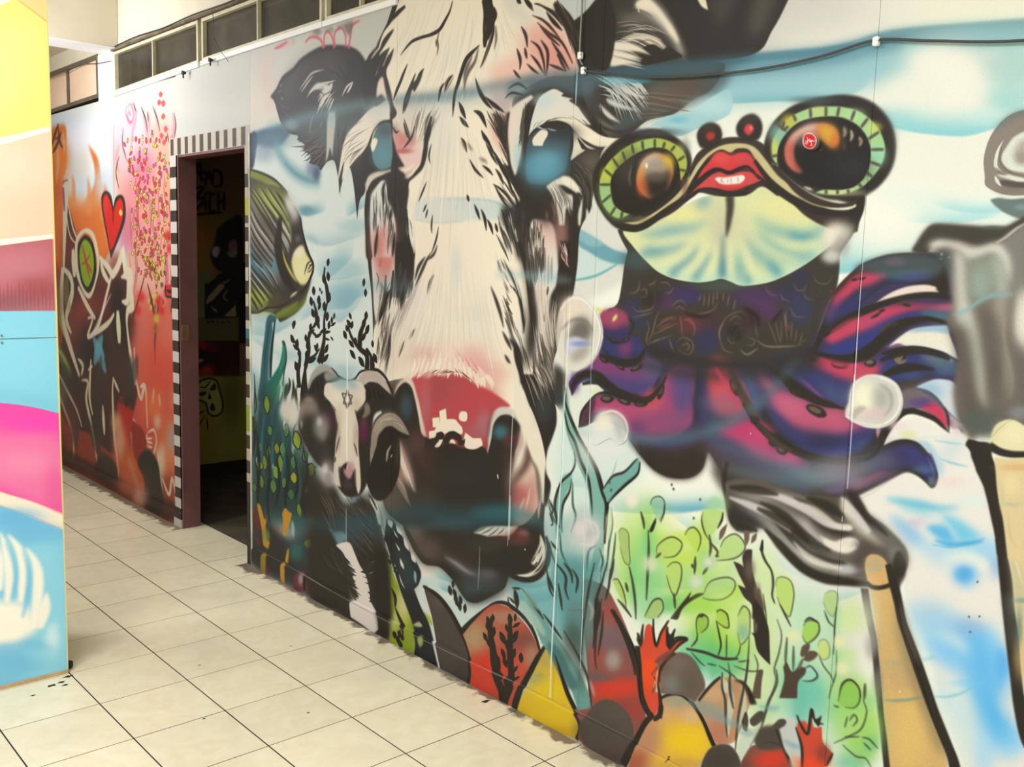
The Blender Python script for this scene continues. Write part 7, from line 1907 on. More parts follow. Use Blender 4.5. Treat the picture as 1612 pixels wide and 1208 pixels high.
F 66 11.3|-763 -496 22 -4 21 5 19 11 20 16 15 9 18 7 -13 12 -22 -8 -23 -14 -24 -15 -16 -10
F 66 12.7|-714 -511 29 -4 25 -4 24 -2 1 19 -9 6 -18 -5 -22 -6
F 84 7.2|-684 -501 15 7 18 9 18 2 17 -2 -3 5 -17 4 -21 -3 -18 -9
F 492 9.2|-803 -500 32 -5 27 2 24 7 23 8 15 3 11 9 15 8 17 1! 16 1 14 -13 4 6 -3 10 -16 7 -24 1 -22 -4 -23 -17 -19 -12 -23 -8 -24 -2 -24 -1
F 177 2.9|-656 -467 14 1 13 -8 10 -4 10 1 4 5 -5 9 -18 8 -17 -1 -11 -4
F 1 3|-706 -511 18 1 18 3 19 11 16 6 16 -4 2 6 -13 4 -17 0 -18 -9 -19 -11 -18 -4
S 0 9.3 .8 4.8,17,7|-736 -512 22 1 22 2 19 4 14 7
S 493 11.2 .95 5.3,16,19,23,29,31,30,22,13|-790 -487 25 7 20 11 20 13 24 11 26 10 22 3 27 -2 17 -3
D 78 .6 627,170,175|-679 -437
D 494 .8 540,-137,105|-619 -434
S 71 10.3 .95 7,25,28,24,15,4.7|-634 -523 9 10 9 10 12 10 17 9 20 9
D 121 .7 130,45,210|-627 -516
F 62 6.8|-629 -541 15 6 8 11 12 13 22 12 -12 3 -19 -10 -14 -12
F 495 10 .9|-594 -511 19 9 16 10 14 13 4 13 -8 13 -11 -19 -17 -14 -14 -13
F 171 8.5 .8|-609 -476 20 0 19 3 14 12 10 10 -14 13 -5 -17 -10 -10 -13 5 -9 15 -5 14 -10 -15
D 496 .5 151,-26,157|-557 -470
S 62 2 1 7.9,27,30,28,29,22,18,15|-748 -459 20 14 24 16 23 12 29 4 34 -4 33 -6 19 -7
S 62 .9 1 2.4,3.9,1.6|-794 -450 -1 5
S 62 .9 1 2.5,4.2,1.7|-779 -451 1 3
S 62 .9 1 2.4,4,1.6|-764 -456 1 5
S 62 3.1 .75 7.2,22,25,22,7|-759 -495 20 3 23 8 24 15 22 10 25 7
S 62 3 .75 7,21,23,20,6.5|-706 -513 22 6 18 7 18 8 14 0
S 62 3.1 .75 7.7,23,24,20,6.4|-746 -484 24 15 24 17 22 11 29 2 24 -3
S 1 2.9 .7 3.6,19,6|-663 -469 18 7 21 3 14 -8
S 1 3 .7 3.5,20,6.3|-695 -508 18 4 19 8 18 7 20 -3
S 1 3 .7 3.8,20,6.6|-702 -452 23 15 26 5 27 -1
S 62 2.3 .7 6.9,21,17,6.7|-627 -535 14 9 11 14 17 10 17 10
S 62 2.5 .7 7.2,21,16,6.4|-678 -497 17 9 18 6 20 -1
S 61 2 .85 6.2,23,13|-788 -507 52 -3 45 8 38 14 30 -2
S 61 2.2 .85 6.5,24,15|-811 -492 60 8 46 17
S 61 1.9 .85 6.2,23,14|-636 -528 22 19 21 19
S 62 2.2 .85 8.3,26,8|-812 -507 47 -5 35 -1
S 62 2.1 .85 8.7,29,8.7|-763 -486 47 10 39 20
S 62 2 .85 8.1,27,8.2|-687 -517 37 6 21 10
S 62 2.2 .85 10,28,8.3|-810 -476 14 23 36 -1
F 497 .9|-595 -455! 6 -7 13 -1 10 8 5 21 7 11 15 47 18 34 15 35 15 34 16 28 7 29! -75 32! -6 -36 -7 -43 -8 -49 -9 -48 -10 -40 -5 -19 -7 -21
F 498 6.8 .8|-596 -450 10 -11 10 -1 7 8 -3 8 -15 7
D 499 .5 229,-30,403|-576 -435
D 500 .5 411,156,3516|-554 -351
D 501 .7 854,58,4833|-520 -242
D 502 .6 591,-135,932|-536 -316
S 503 1.8 .8 3.9,8.3,8,3.5|-556 -276 18 -6 19 -9 13 -9
S 504 6.7 .6 3.8,12,3.7|-562 -323 29 -12
S 448 2.8 .7 2.9,7.4,2.8|-595 -440 13 -3 12 -8
F 339 11.4 .8|-552 -419 10 30 18 38 15 35 20 37 17 40 -9 4 -22 -39 -24 -46 -19 -49
S 62 .9 1 11,13,11,11,9.1|-591 -424 6 4 10 -1 12 -6 7 -5
S 62 1.4 1 22,21,18,18,18,17,18,18|-594 -415 7 29 10 33 6 28 6 34 6 34 7 33 8 41
D 505 .7 152,1,638|-578 -343
D 505 .6 107,36,910|-566 -296
S 62 1.8 1 16,26,23,23,26,28,28,26,26,25,30|-565 -455 9 22 8 23 7 23 10 21 12 24 12 25 14 29 17 31 11 20 6 17
S 91 6.6 .6 7.2,16,10|-544 -409 5 18 11 27 12 23
F 62 2.7 .9|-558 -464 6 -12 10 13 0 17 -3 8 -7 17 -6 -9
F 506 8.2 .7|-557 -479 13 9 2 11 -9 -2
D 507 .85 597,206,5846|-959 -381
D 508 .7 177,309,5846|-958 -362
D 509 .8 3003,-695,515|-910 -406
D 510 .8 5296,-1319,841|-904 -376
D 511 .8 680,-40,1914|-857 -413
D 512 .8 595,-146,357|-793 -354
D 513 .7 766,-184,174|-918 -381
D 514 .7 781,-196,181|-926 -358
D 515 .7 1042,-206,552|-921 -424
D 516 .6 902,-52,3018|-995 -362
D 517 .7 149,88,2197|-987 -319
D 518 .5 5723,-1514,1356|-939 -328
D 519 .5 2795,-722,686|-871 -356
D 520 .8 1713,-478,500|-909 -302
D 521 .6 2800,-781,723|-868 -318
D 522 .7 4625,-1329,721|-833 -324
D 523 .6 618,-147,507|-809 -338
D 524 .6 298,-45,488|-851 -389
D 31 .7 416,-79,474|-797 -385
D 525 .6 916,-199,1062|-1001 -299
D 526 .5 656,-160,625|-1015 -267
D 527 .6 634,-104,478|-833 -475
D 528 .7 733,-28,2329|-744 -399
D 529 .8 349,-44,751|-714 -380
D 521 .8 5016,-1626,1079|-805 -260
D 530 .8 536,-133,603|-848 -274
D 531 .7 331,-25,1244|-824 -268
D 532 .8 324,42,2142|-809 -280
D 533 .6 468,-9,2089|-775 -276
D 534 .6 3173,-1049,755|-859 -228
D 535 .7 750,-224,638|-830 -222
D 536 .6 2718,-913,685|-786 -241
D 337 .6 926,-217,996|-791 -317
D 537 .7 294,300,5406|-735 -308
D 518 .6 1022,-215,2028|-706 -261
D 538 .7 1181,-365,968|-668 -253
D 519 .6 136,197,3077|-628 -306
D 539 .6 212,-31,445|-633 -365
D 528 .6 1257,-353,535|-614 -364
D 540 .6 458,-131,345|-614 -315
D 541 .5 698,-199,526|-662 -302
D 542 .7 911,-311,438|-658 -245
D 543 .5 370,-95,505|-675 -268
D 544 .8 885,-365,935|-844 -224
D 545 .7 205,-32,615|-836 -212
D 539 .6 1673,-560,449|-797 -238
D 348 .6 686,-182,1057|-754 -213
D 546 .6 643,-206,621|-725 -200
D 547 .7 264,53,2018|-675 -231
D 548 .8 449,-90,1005|-602 -262
D 538 .7 1033,-358,576|-614 -244
D 533 .7 422,-92,987|-573 -231
D 549 .8 673,-201,1053|-581 -201
D 517 .8 236,-78,271|-571 -211
D 538 .7 1002,-392,609|-595 -174
D 550 .6 456,-126,738|-607 -223
D 551 .6 237,-70,262|-578 -265
D 552 .6 990,-224,1005|-606 -375
D 30 .5 441,160,3618|-587 -381
F 516 35.5 .55|-1009 -434 71 -25 29 54 71 -17 45 -1 13 35 -52 63 -95 38 -73 0 -38 -55
F 553 21 .6|-986 -387 46 -10 13 110 -38 32 -29 -34
F 554 29.4 .6|-880 -332 91 -30 31 62 -1 59 -67 3 -48 -4
F 555 19.3 .55|-900 -254 72 -13 68 7 -20 36 -68 14 -37 -8
F 556 27.6 .65|-771 -410 53 5 17 88 16 87 -45 94 -37 -64 8 -118
F 557 29 .6|-705 -372 68 -1 24 72 38 30 14 65 -71 29 -53 -53
F 558 18.9 .6|-707 -260 58 -20 14 59 -57 31
F 559 21.3 .6|-621 -290 45 2 14 65 -33 40 -32 -51
F 560 1.8 .85|-941 -374 1 -13 16 -16 16 -6 15 5 -1 11 -12 14 -21 7
S 62 1 .85 2.3,4.6,1.8|-941 -374 1 -13 16 -16 16 -6 15 5 -1 11 -12 14 -21 7
F 561 1.8 .85|-888 -417 6 -11 11 -5 11 8 2 12 -5 16
S 62 .9 .85 2,4.8,2|-888 -417 6 -11 11 -5 11 8 2 12 -5 16
F 562 1.7 .85|-822 -414 7 -15 16 -11 13 4 7 11 -6 12 -15 11 -29 10
S 62 .9 .85 1.9,4.6,1.7|-822 -414 7 -15 16 -11 13 4 7 11 -6 12 -15 11 -29 10
F 563 1.8 .85|-856 -461 -2 15 7 17 9 9
S 62 .9 .85 2.1,6.3,1.8|-856 -461 -2 15 7 17 9 9
F 563 2.3 .8|-856 -463 34 -7 3 8 -9 20 -14 14 -12 -15
S 62 .9 1 2.4,7.5,2.3|-821 -468 -1 12 -7 15
F 564 3.4 .6|-850 -477 14 -12 13 7 1 8 -27 6
F 560 1.8 .85|-919 -358 11 -11 14 -1 4 15 -4 22 -7 16 -9 -8 -9 -20
S 62 1 .85 1.8,4.7,2.5|-919 -358 11 -11 14 -1 4 15 -4 22 -7 16 -9 -8 -9 -20
F 565 1.7 .6|-847 -337 9 -19 19 -12 18 -5 9 6 -5 16 -16 14 -21 7 -15 1
S 62 .9 .85 1.9,4.1,1.9|-847 -337 9 -19 19 -12 18 -5 9 6 -5 16 -16 14 -21 7 -15 1
F 566 8.3 .7|-834 -340 21 -4 18 -13 -6 13 -24 10
F 567 1.9 .85|-959 -266 15 -30 16 -8 6 14 -11 18
S 62 1 .85 2.1,5.5,2|-959 -266 15 -30 16 -8 6 14 -11 18
F 568 2 .7|-1030 -307 10 -5 13 15 8 21 -1 7
S 62 1.1 .85 1.9,5.9,2.4|-1030 -307 10 -5 13 15 8 21 -1 7
F 569 1.9 .5|-958 -450 4 -11 14 -6 10 7 -1 17 -7 15
S 62 1 .85 1.7,4.1,1.7|-958 -450 4 -11 14 -6 10 7 -1 17 -7 15
S 62 1 1 2.8,4.3,1.7|-930 -456 0 13 -6 17
F 567 2 .85|-1022 -389 7 -10 14 5 3 23 3 27 -12 -1 -10 -22
S 62 1.1 .85 1.3,3.1,1.6|-1022 -389 7 -10 14 5 3 23 3 27 -12 -1 -10 -22
F 570 1.8 .85|-858 -294 6 -8 9 -2 6 5
S 62 .9 .85 1.8,3.9,2.3|-858 -294 6 -8 9 -2 6 5
F 571 1.7 .85|-823 -316 9 -4 11 3 2 7
S 62 .9 .85 1.7,4.5,2.2|-823 -316 9 -4 11 3 2 7
F 560 1.7 .85|-783 -326 7 -12 11 5 3 10
S 62 .9 .85 1,2.9,1.3|-783 -326 7 -12 11 5 3 10
S 572 1 .9 4.9,12,4.8|-960 -408 3 34 0 43 0 37
S 572 1 .9 4.1,9.6,4|-958 -406 7 -11 6 -9
S 572 1 .9 5,12,5.1|-968 -408 -3 -13 -6 -14
S 572 1 .9 5.3,12,5.1|-996 -340 9 25 7 30 3 29
S 572 1.1 .9 5.1,12,5.1|-1018 -278 16 9 16 12
S 572 1.1 .9 5.3,13,5.3|-996 -296 -6 -15
S 572 1 .9 3.8,9,3.7|-943 -367 11 -11
S 572 .9 .9 4.4,10,4.2|-843 -429 4 19 -2 18
S 572 .9 .9 3.4,8.2,3.4|-830 -398 6 -3
S 572 .9 .9 3.7,8.9,3.7|-841 -380 -10 15
S 572 1 .9 4.4,11,4.4|-866 -389 0 28
S 572 1 .9 4.7,11,4.7|-872 -376 3 6
S 572 1 .9 4.7,11,4.7|-903 -321 4 24
S 572 1 .9 3.8,9.1,3.8|-907 -278 21 -29 15 -23
S 572 1 .9 3.5,8.4,3.5|-871 -322 13 -9 11 -5
S 572 .9 .9 4.4,9.1,3.8|-840 -417 14 11 -4 8
F 62 1.3|-957 -406! 5 -15 7 -11 -2 14 -4 10
F 62 1.2 .9|-905 -279! 13 -20 14 -21 9 -14 -4 12 26 -13! -21 16 -17 18 -8 19
S 573 .9 1 5.3,9,6.4,4.5,4|-751 -442 -1 14 7 14 11 12 5 16 -1 18 5 12
F 62 .9|-755 -427! 4 -17! 2 12 -1 7
F 98 .9|-798 -399! 12 1 6 3! -3 -15 6 -12 10 -2! 1 24 5 16 7 16 8 15 7 24! 0 0 -21 6! -2 -20 -14 -8 -12 -15! 14 1! -13 -17
D 99 .7 142,-7,440|-769 -394
D 82 .6 62,-4,195|-755 -368
F 69 .9|-825 -424! 1 -15 12 -14! -2 11 -5 12
F 69 .9|-783 -449! 8 -1 2 11 -4 12! -4 -5
F 69 .9|-770 -432! 1 -11 8 -8! -1 11
F 62 .9|-761 -343! 6 -11 14 18 9 20 3 22 3 29! -12 -6 -11 -9 -6 -18! -6 -5! 5 0
S 274 1.1 .8 1.3,4.2,1.2|-758 -327 4 14 0 11
S 274 1.1 .8 1.3,4.2,1.3|-752 -321 0 15
F 70 1.6 .8|-759 -355! 7 -17 7 15 4 17 -13 -11
S 66 .9 .85 2.5,5.3,3.1|-733 -401 3 21 0 15 4 6
S 66 .9 .85 2.6,5,2.6|-720 -335 9 20 -2 27 -6 27 4 14 -5 25
S 66 .9 .85 2.6,5.6,3|-745 -365 6 25 3 14
S 66 .9 .85 2.5,5.5,3|-763 -295 0 35 -1 34
S 66 .9 .85 2.8,5.2,2.8|-753 -272 7 13 -1 12
S 66 .9 .85 2.4,5.4,2.5|-874 -241 33 -5 37 -1 24 -10
S 66 1 .85 3,6,3.2|-864 -238 17 10 10 3
S 66 .9 .85 2.4,5.1,2.8|-834 -230 17 -3
S 66 .9 .85 2.6,6.1,3.2|-813 -234 19 4 14 6 3 13
S 66 .9 .85 2.8,5.9,3.2|-797 -245 5 18 5 35
S 66 .9 .85 2.4,4.7,2.5|-786 -243 26 -1 21 -8
S 66 .9 .85 2.2,4.6,2.5|-780 -251 17 -8
S 66 .9 .85 2.7,5.8,3.1|-802 -286 2 38
S 66 .9 1 5.7,9.1,9,5.9|-874 -240 35 -6 30 -1 29 -9
F 574 1.8 .85|-855 -270 -3 -17 3 -10 8 -6 10 2 0 14 -11 13
S 62 .9 .85 2.4,4.8,1.9|-855 -270 -3 -17 3 -10 8 -6 10 2 0 14 -11 13
S 62 1 1 2.8,5.4,2.4|-855 -272 0 11 -10 15
S 62 .9 1 2.7,5.2,2.2|-854 -301 5 2 4 -5
F 571 1.7 .85|-822 -313 6 -7 12 3 5 14 -1 6 -8 1 -12 -4
S 62 .9 .85 1.8,4.7,2.2|-822 -313 6 -7 12 3 5 14 -1 6 -8 1 -12 -4
S 62 .9 1 2.9,6.6,3.4|-822 -302 7 20 4 16 -4 17
F 575 1.7 .85|-785 -319 9 -18 10 5 3 22 -2 16 -12 15 -6 -17
S 62 .9 .85 1.5,3.3,1.8|-785 -319 9 -18 10 5 3 22 -2 16 -12 15 -6 -17
S 62 .9 1 2.5,3.7,1.8|-777 -279 -2 14 -6 10
D 569 .7 165,-36,241|-774 -299
F 560 1.6 .85|-725 -381 1 -12 10 -5 12 3 6 15 -1 20 -4 16 -12 -8 -9 -15
S 62 .8 .85 1.2,3.4,1.7|-725 -381 1 -12 10 -5 12 3 6 15 -1 20 -4 16 -12 -8 -9 -15
S 62 .8 1 2.2,6.1,2.6|-717 -358 11 15 9 12
F 576 1.5 .85|-678 -337 3 -8 10 -5 9 1 2 12 -7 13 -11 9 -7 -10
S 62 .8 .85 1.4,4.6,1.7|-678 -337 3 -8 10 -5 9 1 2 12 -7 13 -11 9 -7 -10
S 62 .8 1 1.6,6.2,1.9|-677 -344 8 -8 13 3
F 577 1.5 .85|-650 -391 9 -8 10 2 0 18 -5 15 -10 -7 -5 -10
S 62 .8 .85 .6,1.7,.8|-650 -391 9 -8 10 2 0 18 -5 15 -10 -7 -5 -10
S 62 .8 1 1.6,4.4,2.4|-649 -369 8 14 8 4
S 62 .8 1 1.4,4,2.2|-631 -379 -1 24 1 25 0 18
F 578 1.5 .85|-654 -315 2 -10 9 -4 6 8 0 14 -9 7 -6 -5
S 62 .8 .85 .7,1.8,.8|-654 -315 2 -10 9 -4 6 8 0 14 -9 7 -6 -5
S 62 .8 .8 1.7,4.6,2.4|-652 -305 8 13 12 10 5 8
S 62 .8 .8 1.5,3.7,2.1|-627 -321 2 31 -5 24 -3 17
D 316 1 197,-51,186|-692 -318
D 316 1 168,-42,170|-623 -333
D 316 1 167,-45,173|-616 -298
D 579 1 267,-56,208|-839 -387
D 579 1 283,-65,218|-863 -349
F 580 1.5 .6|-673 -276 9 -9 10 6 2 6 -9 9 -13 4
S 62 .8 .85 1.6,5.7,1.7|-673 -276 9 -9 10 6 2 6 -9 9 -13 4
F 576 1.5 .85|-617 -260 2 -16 11 -10 11 5 5 13
S 62 .8 .85 1.7,6.3,1.9|-617 -260 2 -16 11 -10 11 5 5 13
S 581 1 .8 4,8.8,3.2|-691 -305 2 36
S 581 1.1 .8 4,9.2,3.3|-702 -314 0 33 3 14
S 581 1 .8 3.5,7.7,2.8|-583 -289 1 21
F 70 .8|-680 -296! 2 -12 9 -8 3 3 -3 12 -8 8
F 70 .8|-675 -290! 5 -13 10 -5 7 2 -5 9 -9 7
F 125 1.3|-705 -269! 5 -9 9 11 11 -11 10 -1 -1 9 -9 14 0 24! -28 10! 6 -30
S 69 1 1 6.9,8.3,3.5|-681 -275 6 -17
F 70 1.1|-747 -249! 10 -5 -1 19 0 25! -15 5! 3 -25
F 582 1.5 .85|-619 -250 4 -25 11 -11 13 7 2 17 -7 12 -13 4
S 62 .8 .85 1.5,4.3,1.5|-619 -250 4 -25 11 -11 13 7 2 17 -7 12 -13 4
S 62 .8 .85 2.1,3.9,1.8|-584 -287 1 24 5 10 -5 26 -15 17 -23 20
S 62 .8 .85 1.9,3.9,1.9|-606 -205 21 -9
S 62 .8 .85 2,4,2|-607 -218 3 -17
S 62 .8 .85 1.8,4.8,1.8|-601 -230 6 -11 5 6 -6 11
S 62 .8 .85 2.1,4.8,2.4|-582 -214 10 -2 13 8
S 62 .8 .85 2.4,4.8,2.4|-579 -208 11 6
S 62 .8 .85 2.5,4.1,2.4|-608 -193 20 8 13 -3 9 9
S 62 .8 .85 2.2,4.4,2.2|-625 -242 8 -1
F 171 1.8|-1545 -154 36 6 35 12 30 18 25 22 21 23 14 27 2 26 -7 24! -39 3 -50 -1! -19 -47 -19 -55
C 1.6|-1545 -154 36 6 35 12 30 18 25 22 21 23 14 27 2 26 -7 24! -39 3 -50 -1! -19 -47 -19 -55
D 63 .6 4583,-1325,4718|-1472 -71
D 65 .6 1170,-325,571|-1491 -136
D 66 .6 1043,-328,1153|-1408 -16
E
S 62 1.8 1 9.1,20,23,24,26,25,28,28|-1549 -153 49 6 39 18 34 28 25 26 13 28 5 28 -7 24
F 382 1.7|-1417 -94! 22 -28 34 -34 23 -17 29 -11 30 -1 29 11 25 14 18 19 11 14 -22 37 -19 40 -17 31 -14 23! -63 8 -56 -6! 5 -26 -4 -25 -16 -30
C 1.5|-1417 -94! 22 -28 34 -34 23 -17 29 -11 30 -1 29 11 25 14 18 19 11 14 -22 37 -19 40 -17 31 -14 23! -63 8 -56 -6! 5 -26 -4 -25 -16 -30
D 583 .9 3939,-1167,3141|-1378 -93
D 584 .7 5296,-1590,889|-1293 -164
D 585 .9 8391,-2819,2708|-1341 -52
D 585 .9 3839,-1375,944|-1355 -3
D 143 .8 3947,-1248,1017|-1241 -134
D 586 .6 2456,-789,1502|-1253 -85
D 584 .7 750,-213,943|-1216 -113
D 587 .6 857,-274,1045|-1287 -22
D 588 .6 2011,-615,853|-1321 -119
E
S 62 1.6 1 25,19,12,4.9,12,17,17,15,8.7|-1421 -94 30 -32 38 -35 29 -21 30 -9 29 4 29 11 22 18 18 28
S 62 1.3 1 18,41,48|-1330 -152 -3 31 9 29 5 29 12 22 16 20 8 18
S 62 1.3 1 17,37,39|-1279 -168 2 25 1 35 3 29 3 25 -6 28 -7 23
S 62 1.3 1 17,36,43|-1308 -82 -3 32
S 62 1.3 1 19,39,46|-1285 -49 12 11
F 62 1.6|-1311 -53! 23 21 18 -12 11 4 -13 28 -10 14! -15 -2 -5 -27
P |-1341 -144 2 7 24 62,-1326 -153 1 7 23 62,-1341 -131 3 8 28 62,-1323 -126 -2 11 25 62,-1347 -108 7 7 26 62,-1336 -99 8 6 25 62,-1278 -165 2 10 30 62,-1264 -172 -1 8 17 62,-1260 -159 -11 8 13 62,-1287 -145 2 7 19 62,-1297 -122 9 10 34 62,-1283 -111 3 10 28 62,-1263 -135 -8 15 26 62,-1294 -92 6 9 28 62,-1289 -78 5 10 29 62,-1265 -102 -4 12 23 62,-1245 -101 0 10 28 62,-1260 -73 -8 10 14 62,-1256 -57 -9 7 11 62,-1296 -48 6 5 18 62,-1312 -78 3 9 26 62,-1324 -90 3 8 22 62,-1319 -76 3 9 32 62
F 589 1.5|-1183 -141! 17 2 14 14 18 32 17 23 17 18 10 15 1 16 -5 17! -72 6 -84 0! 20 -45 19 -42 16 -35
C 1.4|-1183 -141! 17 2 14 14 18 32 17 23 17 18 10 15 1 16 -5 17! -72 6 -84 0! 20 -45 19 -42 16 -35
D 590 .8 1597,-497,1015|-1185 -123
D 591 .7 757,-231,967|-1217 -63
D 592 .7 1152,-390,525|-1204 -78
D 593 .6 181,-62,56|-1194 -84
D 594 .7 2781,-987,950|-1169 -65
D 595 .5 6053,-2289,1724|-1147 -29
D 596 .5 3331,-1324,740|-1133 -1
E
S 62 1.6 1 14,22,24,26,32,32|-1183 -144 -16 25 -19 34 -19 35 -13 32 -7 23
S 62 1.5 1 4.2,14,18,21,23,22,15|-1159 -132 18 28 17 27 21 23 15 16 2 16 -8 18
F 597 1.4|-1099 -282 26 -12 31 5 24 24 25 33 18 33 10 24 6 51 13 26 -20 39 -20 56! -52 11 -53 -14! 4 -33 -16 -17 30 -25
C 1.2|-1099 -282 26 -12 31 5 24 24 25 33 18 33 10 24 6 51 13 26 -20 39 -20 56! -52 11 -53 -14! 4 -33 -16 -17 30 -25
D 137 .8 2892,-776,960|-1078 -275
D 83 .7 590,-132,793|-1092 -252
D 598 .8 2726,-787,965|-1043 -239
D 599 .7 5103,-1564,1240|-1068 -209
D 431 .7 3925,-1228,1115|-1020 -206
D 263 .8 524,-150,555|-1021 -172
D 600 .6 566,-162,578|-1063 -167
D 601 .95 2745,-961,1099|-1036 -114
D 585 .9 4487,-1599,1077|-993 -134
D 602 .8 2850,-1002,476|-1058 -129
D 603 .7 1935,-695,975|-975 -105
D 604 .5 1162,-424,488|-1008 -92
E
F 605 1.4|-1061 -77! 14 -14 18 -10 23 -1 21 8 12 15 3 26 -6 25 -10 25! -52 9 -41 -12! -10 -22 8 -20
C 1.3|-1061 -77! 14 -14 18 -10 23 -1 21 8 12 15 3 26 -6 25 -10 25! -52 9 -41 -12! -10 -22 8 -20
D 63 .6 2804,-1017,2127|-1041 -47
D 65 .5 2090,-776,813|-1013 -81
D 125 .5 2040,-825,860|-995 -19
E
F 66 15.8 .4|-1102 -28 24 -14 2 32 -21 9
S 62 1.3 1 18,22,24,30,35|-1026 -256 18 19 19 26 15 25 8 20
S 62 1.6 1 19,27,27|-966 -52 -7 23 -13 26
S 62 1.3 1 12,20,24,27,27,26,22,25|-1030 -257 24 22 22 26 15 26 9 28 5 29 14 17 12 2
S 62 1.6 1 21,27,26,25,23|-932 -112 -15 25 -12 25 -15 29 -13 26
F 606 1.2|-929 -107! 10 -19 4 -17 20 -14 20 -3 21 3 15 15 16 21 11 16 -16 20 -10 23! -140 65! 15 -45 19 -44
C 1.1|-929 -107! 10 -19 4 -17 20 -14 20 -3 21 3 15 15 16 21 11 16 -16 20 -10 23! -140 65! 15 -45 19 -44
D 446 .7 1624,-589,508|-889 -150
D 607 .6 954,-339,592|-909 -121
D 608 1 4783,-1845,2195|-866 -99
D 609 .9 2924,-1155,1353|-860 -85
D 610 .9 3745,-1560,1127|-894 -51
D 611 .7 1023,-321,1691|-938 -70
D 612 .8 1467,-582,968|-962 -20
D 613 .6 597,-213,363|-858 -137
D 614 .6 2494,-1056,616|-873 -53
E
S 62 1.2 1 17,23,10,10,12,15,16,17,19,18|-918 -111 1 -20 -3 -10 15 -13 20 -9 20 1 18 10 16 17 11 17 8 11
S 62 .6 1 1.3,3,1.1|-900 -44 4 -9 2 -2
S 62 .6 1 1.2,3.2,1.2|-897 -49 3 -2
S 62 .6 1 1.2,3.3,1.2|-898 -54 5 -2
F 99 1.2|-918 -152! -4 -25 6 -24 14 -20 18 -10 20 0 16 13 13 22 -8 24 -12 11 -20 -3 -23 6
C 1.1|-918 -152! -4 -25 6 -24 14 -20 18 -10 20 0 16 13 13 22 -8 24 -12 11 -20 -3 -23 6
D 330 .9 923,-304,558|-896 -176
D 65 .6 870,-240,1200|-866 -188
D 615 .6 627,-197,350|-888 -210
E
S 62 1.3 1 7.9,9.7,9.7,9.9,13,16,16,16|-894 -227 -17 18 -10 20 -4 21 4 19 4 22 -4 15 -10 8
F 616 1.2|-841 -181! 13 -15 18 -19 14 -7 18 -2 16 4 8 15 -11 40 -11 33 -13 12! -18 9 -11 -12 -16 -21 -16 -17
C 1.1|-841 -181! 13 -15 18 -19 14 -7 18 -2 16 4 8 15 -11 40 -11 33 -13 12! -18 9 -11 -12 -16 -21 -16 -17
D 170 .5 1765,-639,848|-815 -157
D 617 .6 772,-256,921|-804 -129
D 446 .7 4484,461,170|-816 -165
D 618 .6 1066,-374,403|-818 -189
D 619 .6 324,-90,431|-784 -210
E
S 62 1.2 1 7.9,9.1,9.7,7.4|-845 -167 13 -21 13 -18 11 -12
S 62 2.2 1 4.1,12,19,24|-782 -222 13 -1 12 11 8 15
F 63 1.2|-828 -85 11 -18 19 -13 16 -3 15 12 6 20! -77 33!
C 1.1|-828 -85 11 -18 19 -13 16 -3 15 12 6 20! -77 33!
D 181 .6 1363,-550,653|-799 -91
E
F 620 1.1|-751 -130 15 -10 19 -12 19 0 14 14 5 15! -85 37! 1 -17
C 1|-751 -130 15 -10 19 -12 19 0 14 14 5 15! -85 37! 1 -17
D 585 1 1433,-567,790|-715 -129
D 182 .7 678,-263,360|-744 -133
D 612 .6 645,-257,244|-723 -141
D 128 .6 315,-107,450|-760 -98
E
F 63 3.3|-746 -156 19 -17 23 -8 11 8 -5 21 -25 14 -17 2
S 62 1.1 1 9.5,11,11,14|-710 -176 12 20 11 15 10 17
F 80 2.1|-705 -178! 16 -24 13 10 15 33 -7 14 -23 -2
S 44 3.2 .8 4.3,16,7.9|-697 -164 15 2 12 -2
F 621 3.2|-685 -144 16 -6 18 15 -26 11
F 622 2.1|-678 -191 14 -13 9 23 -6 22
F 63 1.1|-717 -176! 12 -16 10 -2 -1 8 -14 12
F 63 1.1|-754 -171 14 -19 9 -2 -3 15 -13 13
F 65 15.5 0|-739 -183! 28 -34 42 -4 21 18 12 54 -97 42
F 623 1|-965 -211! 2 -7! 0 -20! 5 14! 3 -27 6 -6! 9 4 3 16 5 12! 5 -20 14 -28! 0 20 5 13 2 10! 16 -18 19 -8! -14 13 -12 14 -22 21 -13 10! 1 7! 5 0 -5 10 -4 26 10 5 4 20 -8 19 -14 -6 -9 -19 -5 -29 -4 -25
D 624 .9 708,-156,1576|-944 -178
D 625 .6 970,-305,393|-925 -217
D 626 .5 116,3,670|-952 -228
D 627 .7 113,-14,477|-933 -125
S 62 1 1 7,11,6.2|-972 -235 7 18 2 -21 2 -15
S 62 1 1 6.5,10,5.2|-941 -268 2 23 7 19 8 -24 14 -25
S 62 1 1 6.3,9.9,5.4|-912 -264 3 31 12 -32
S 62 1 1 5,8.6,4.8|-907 -232 11 -18 23 -7 -12 12 -14 17
S 62 1 1 4.8,9.6,6.4|-897 -229 -17 21 -9 18 1 21
F 62 1 .8|-965 -211! -9 -12! 5 -12 7 10 3 -22! -1 26
F 62 1|-910 -235! -5 -26! 9 8 7 -11! 1 17 12 -9 15 0 -19 10 -15 18
F 628 1.5 .85|-936 -177! 12 -17 27 -33 -3 -5 -25 21 -9 12! 5 5 -12 19! 11 1 -7 30! 8 -13
S 62 1.3 1 23,22,21,22,24,22|-971 -213 6 29 3 30 7 24 12 17 11 5
F 622 1|-674 -192! 13 6 3 -22 2 -8! 4 15 12 -5! 4 22 15 10 -10 23! -8 25 -27 12 -2 -47
D 629 .9 842,-346,345|-648 -148
D 160 .7 205,-60,367|-635 -170
S 62 .8 1 4.5,8.5,3.7|-678 -208 6 12 12 8 3 -37 7 16 12 -2
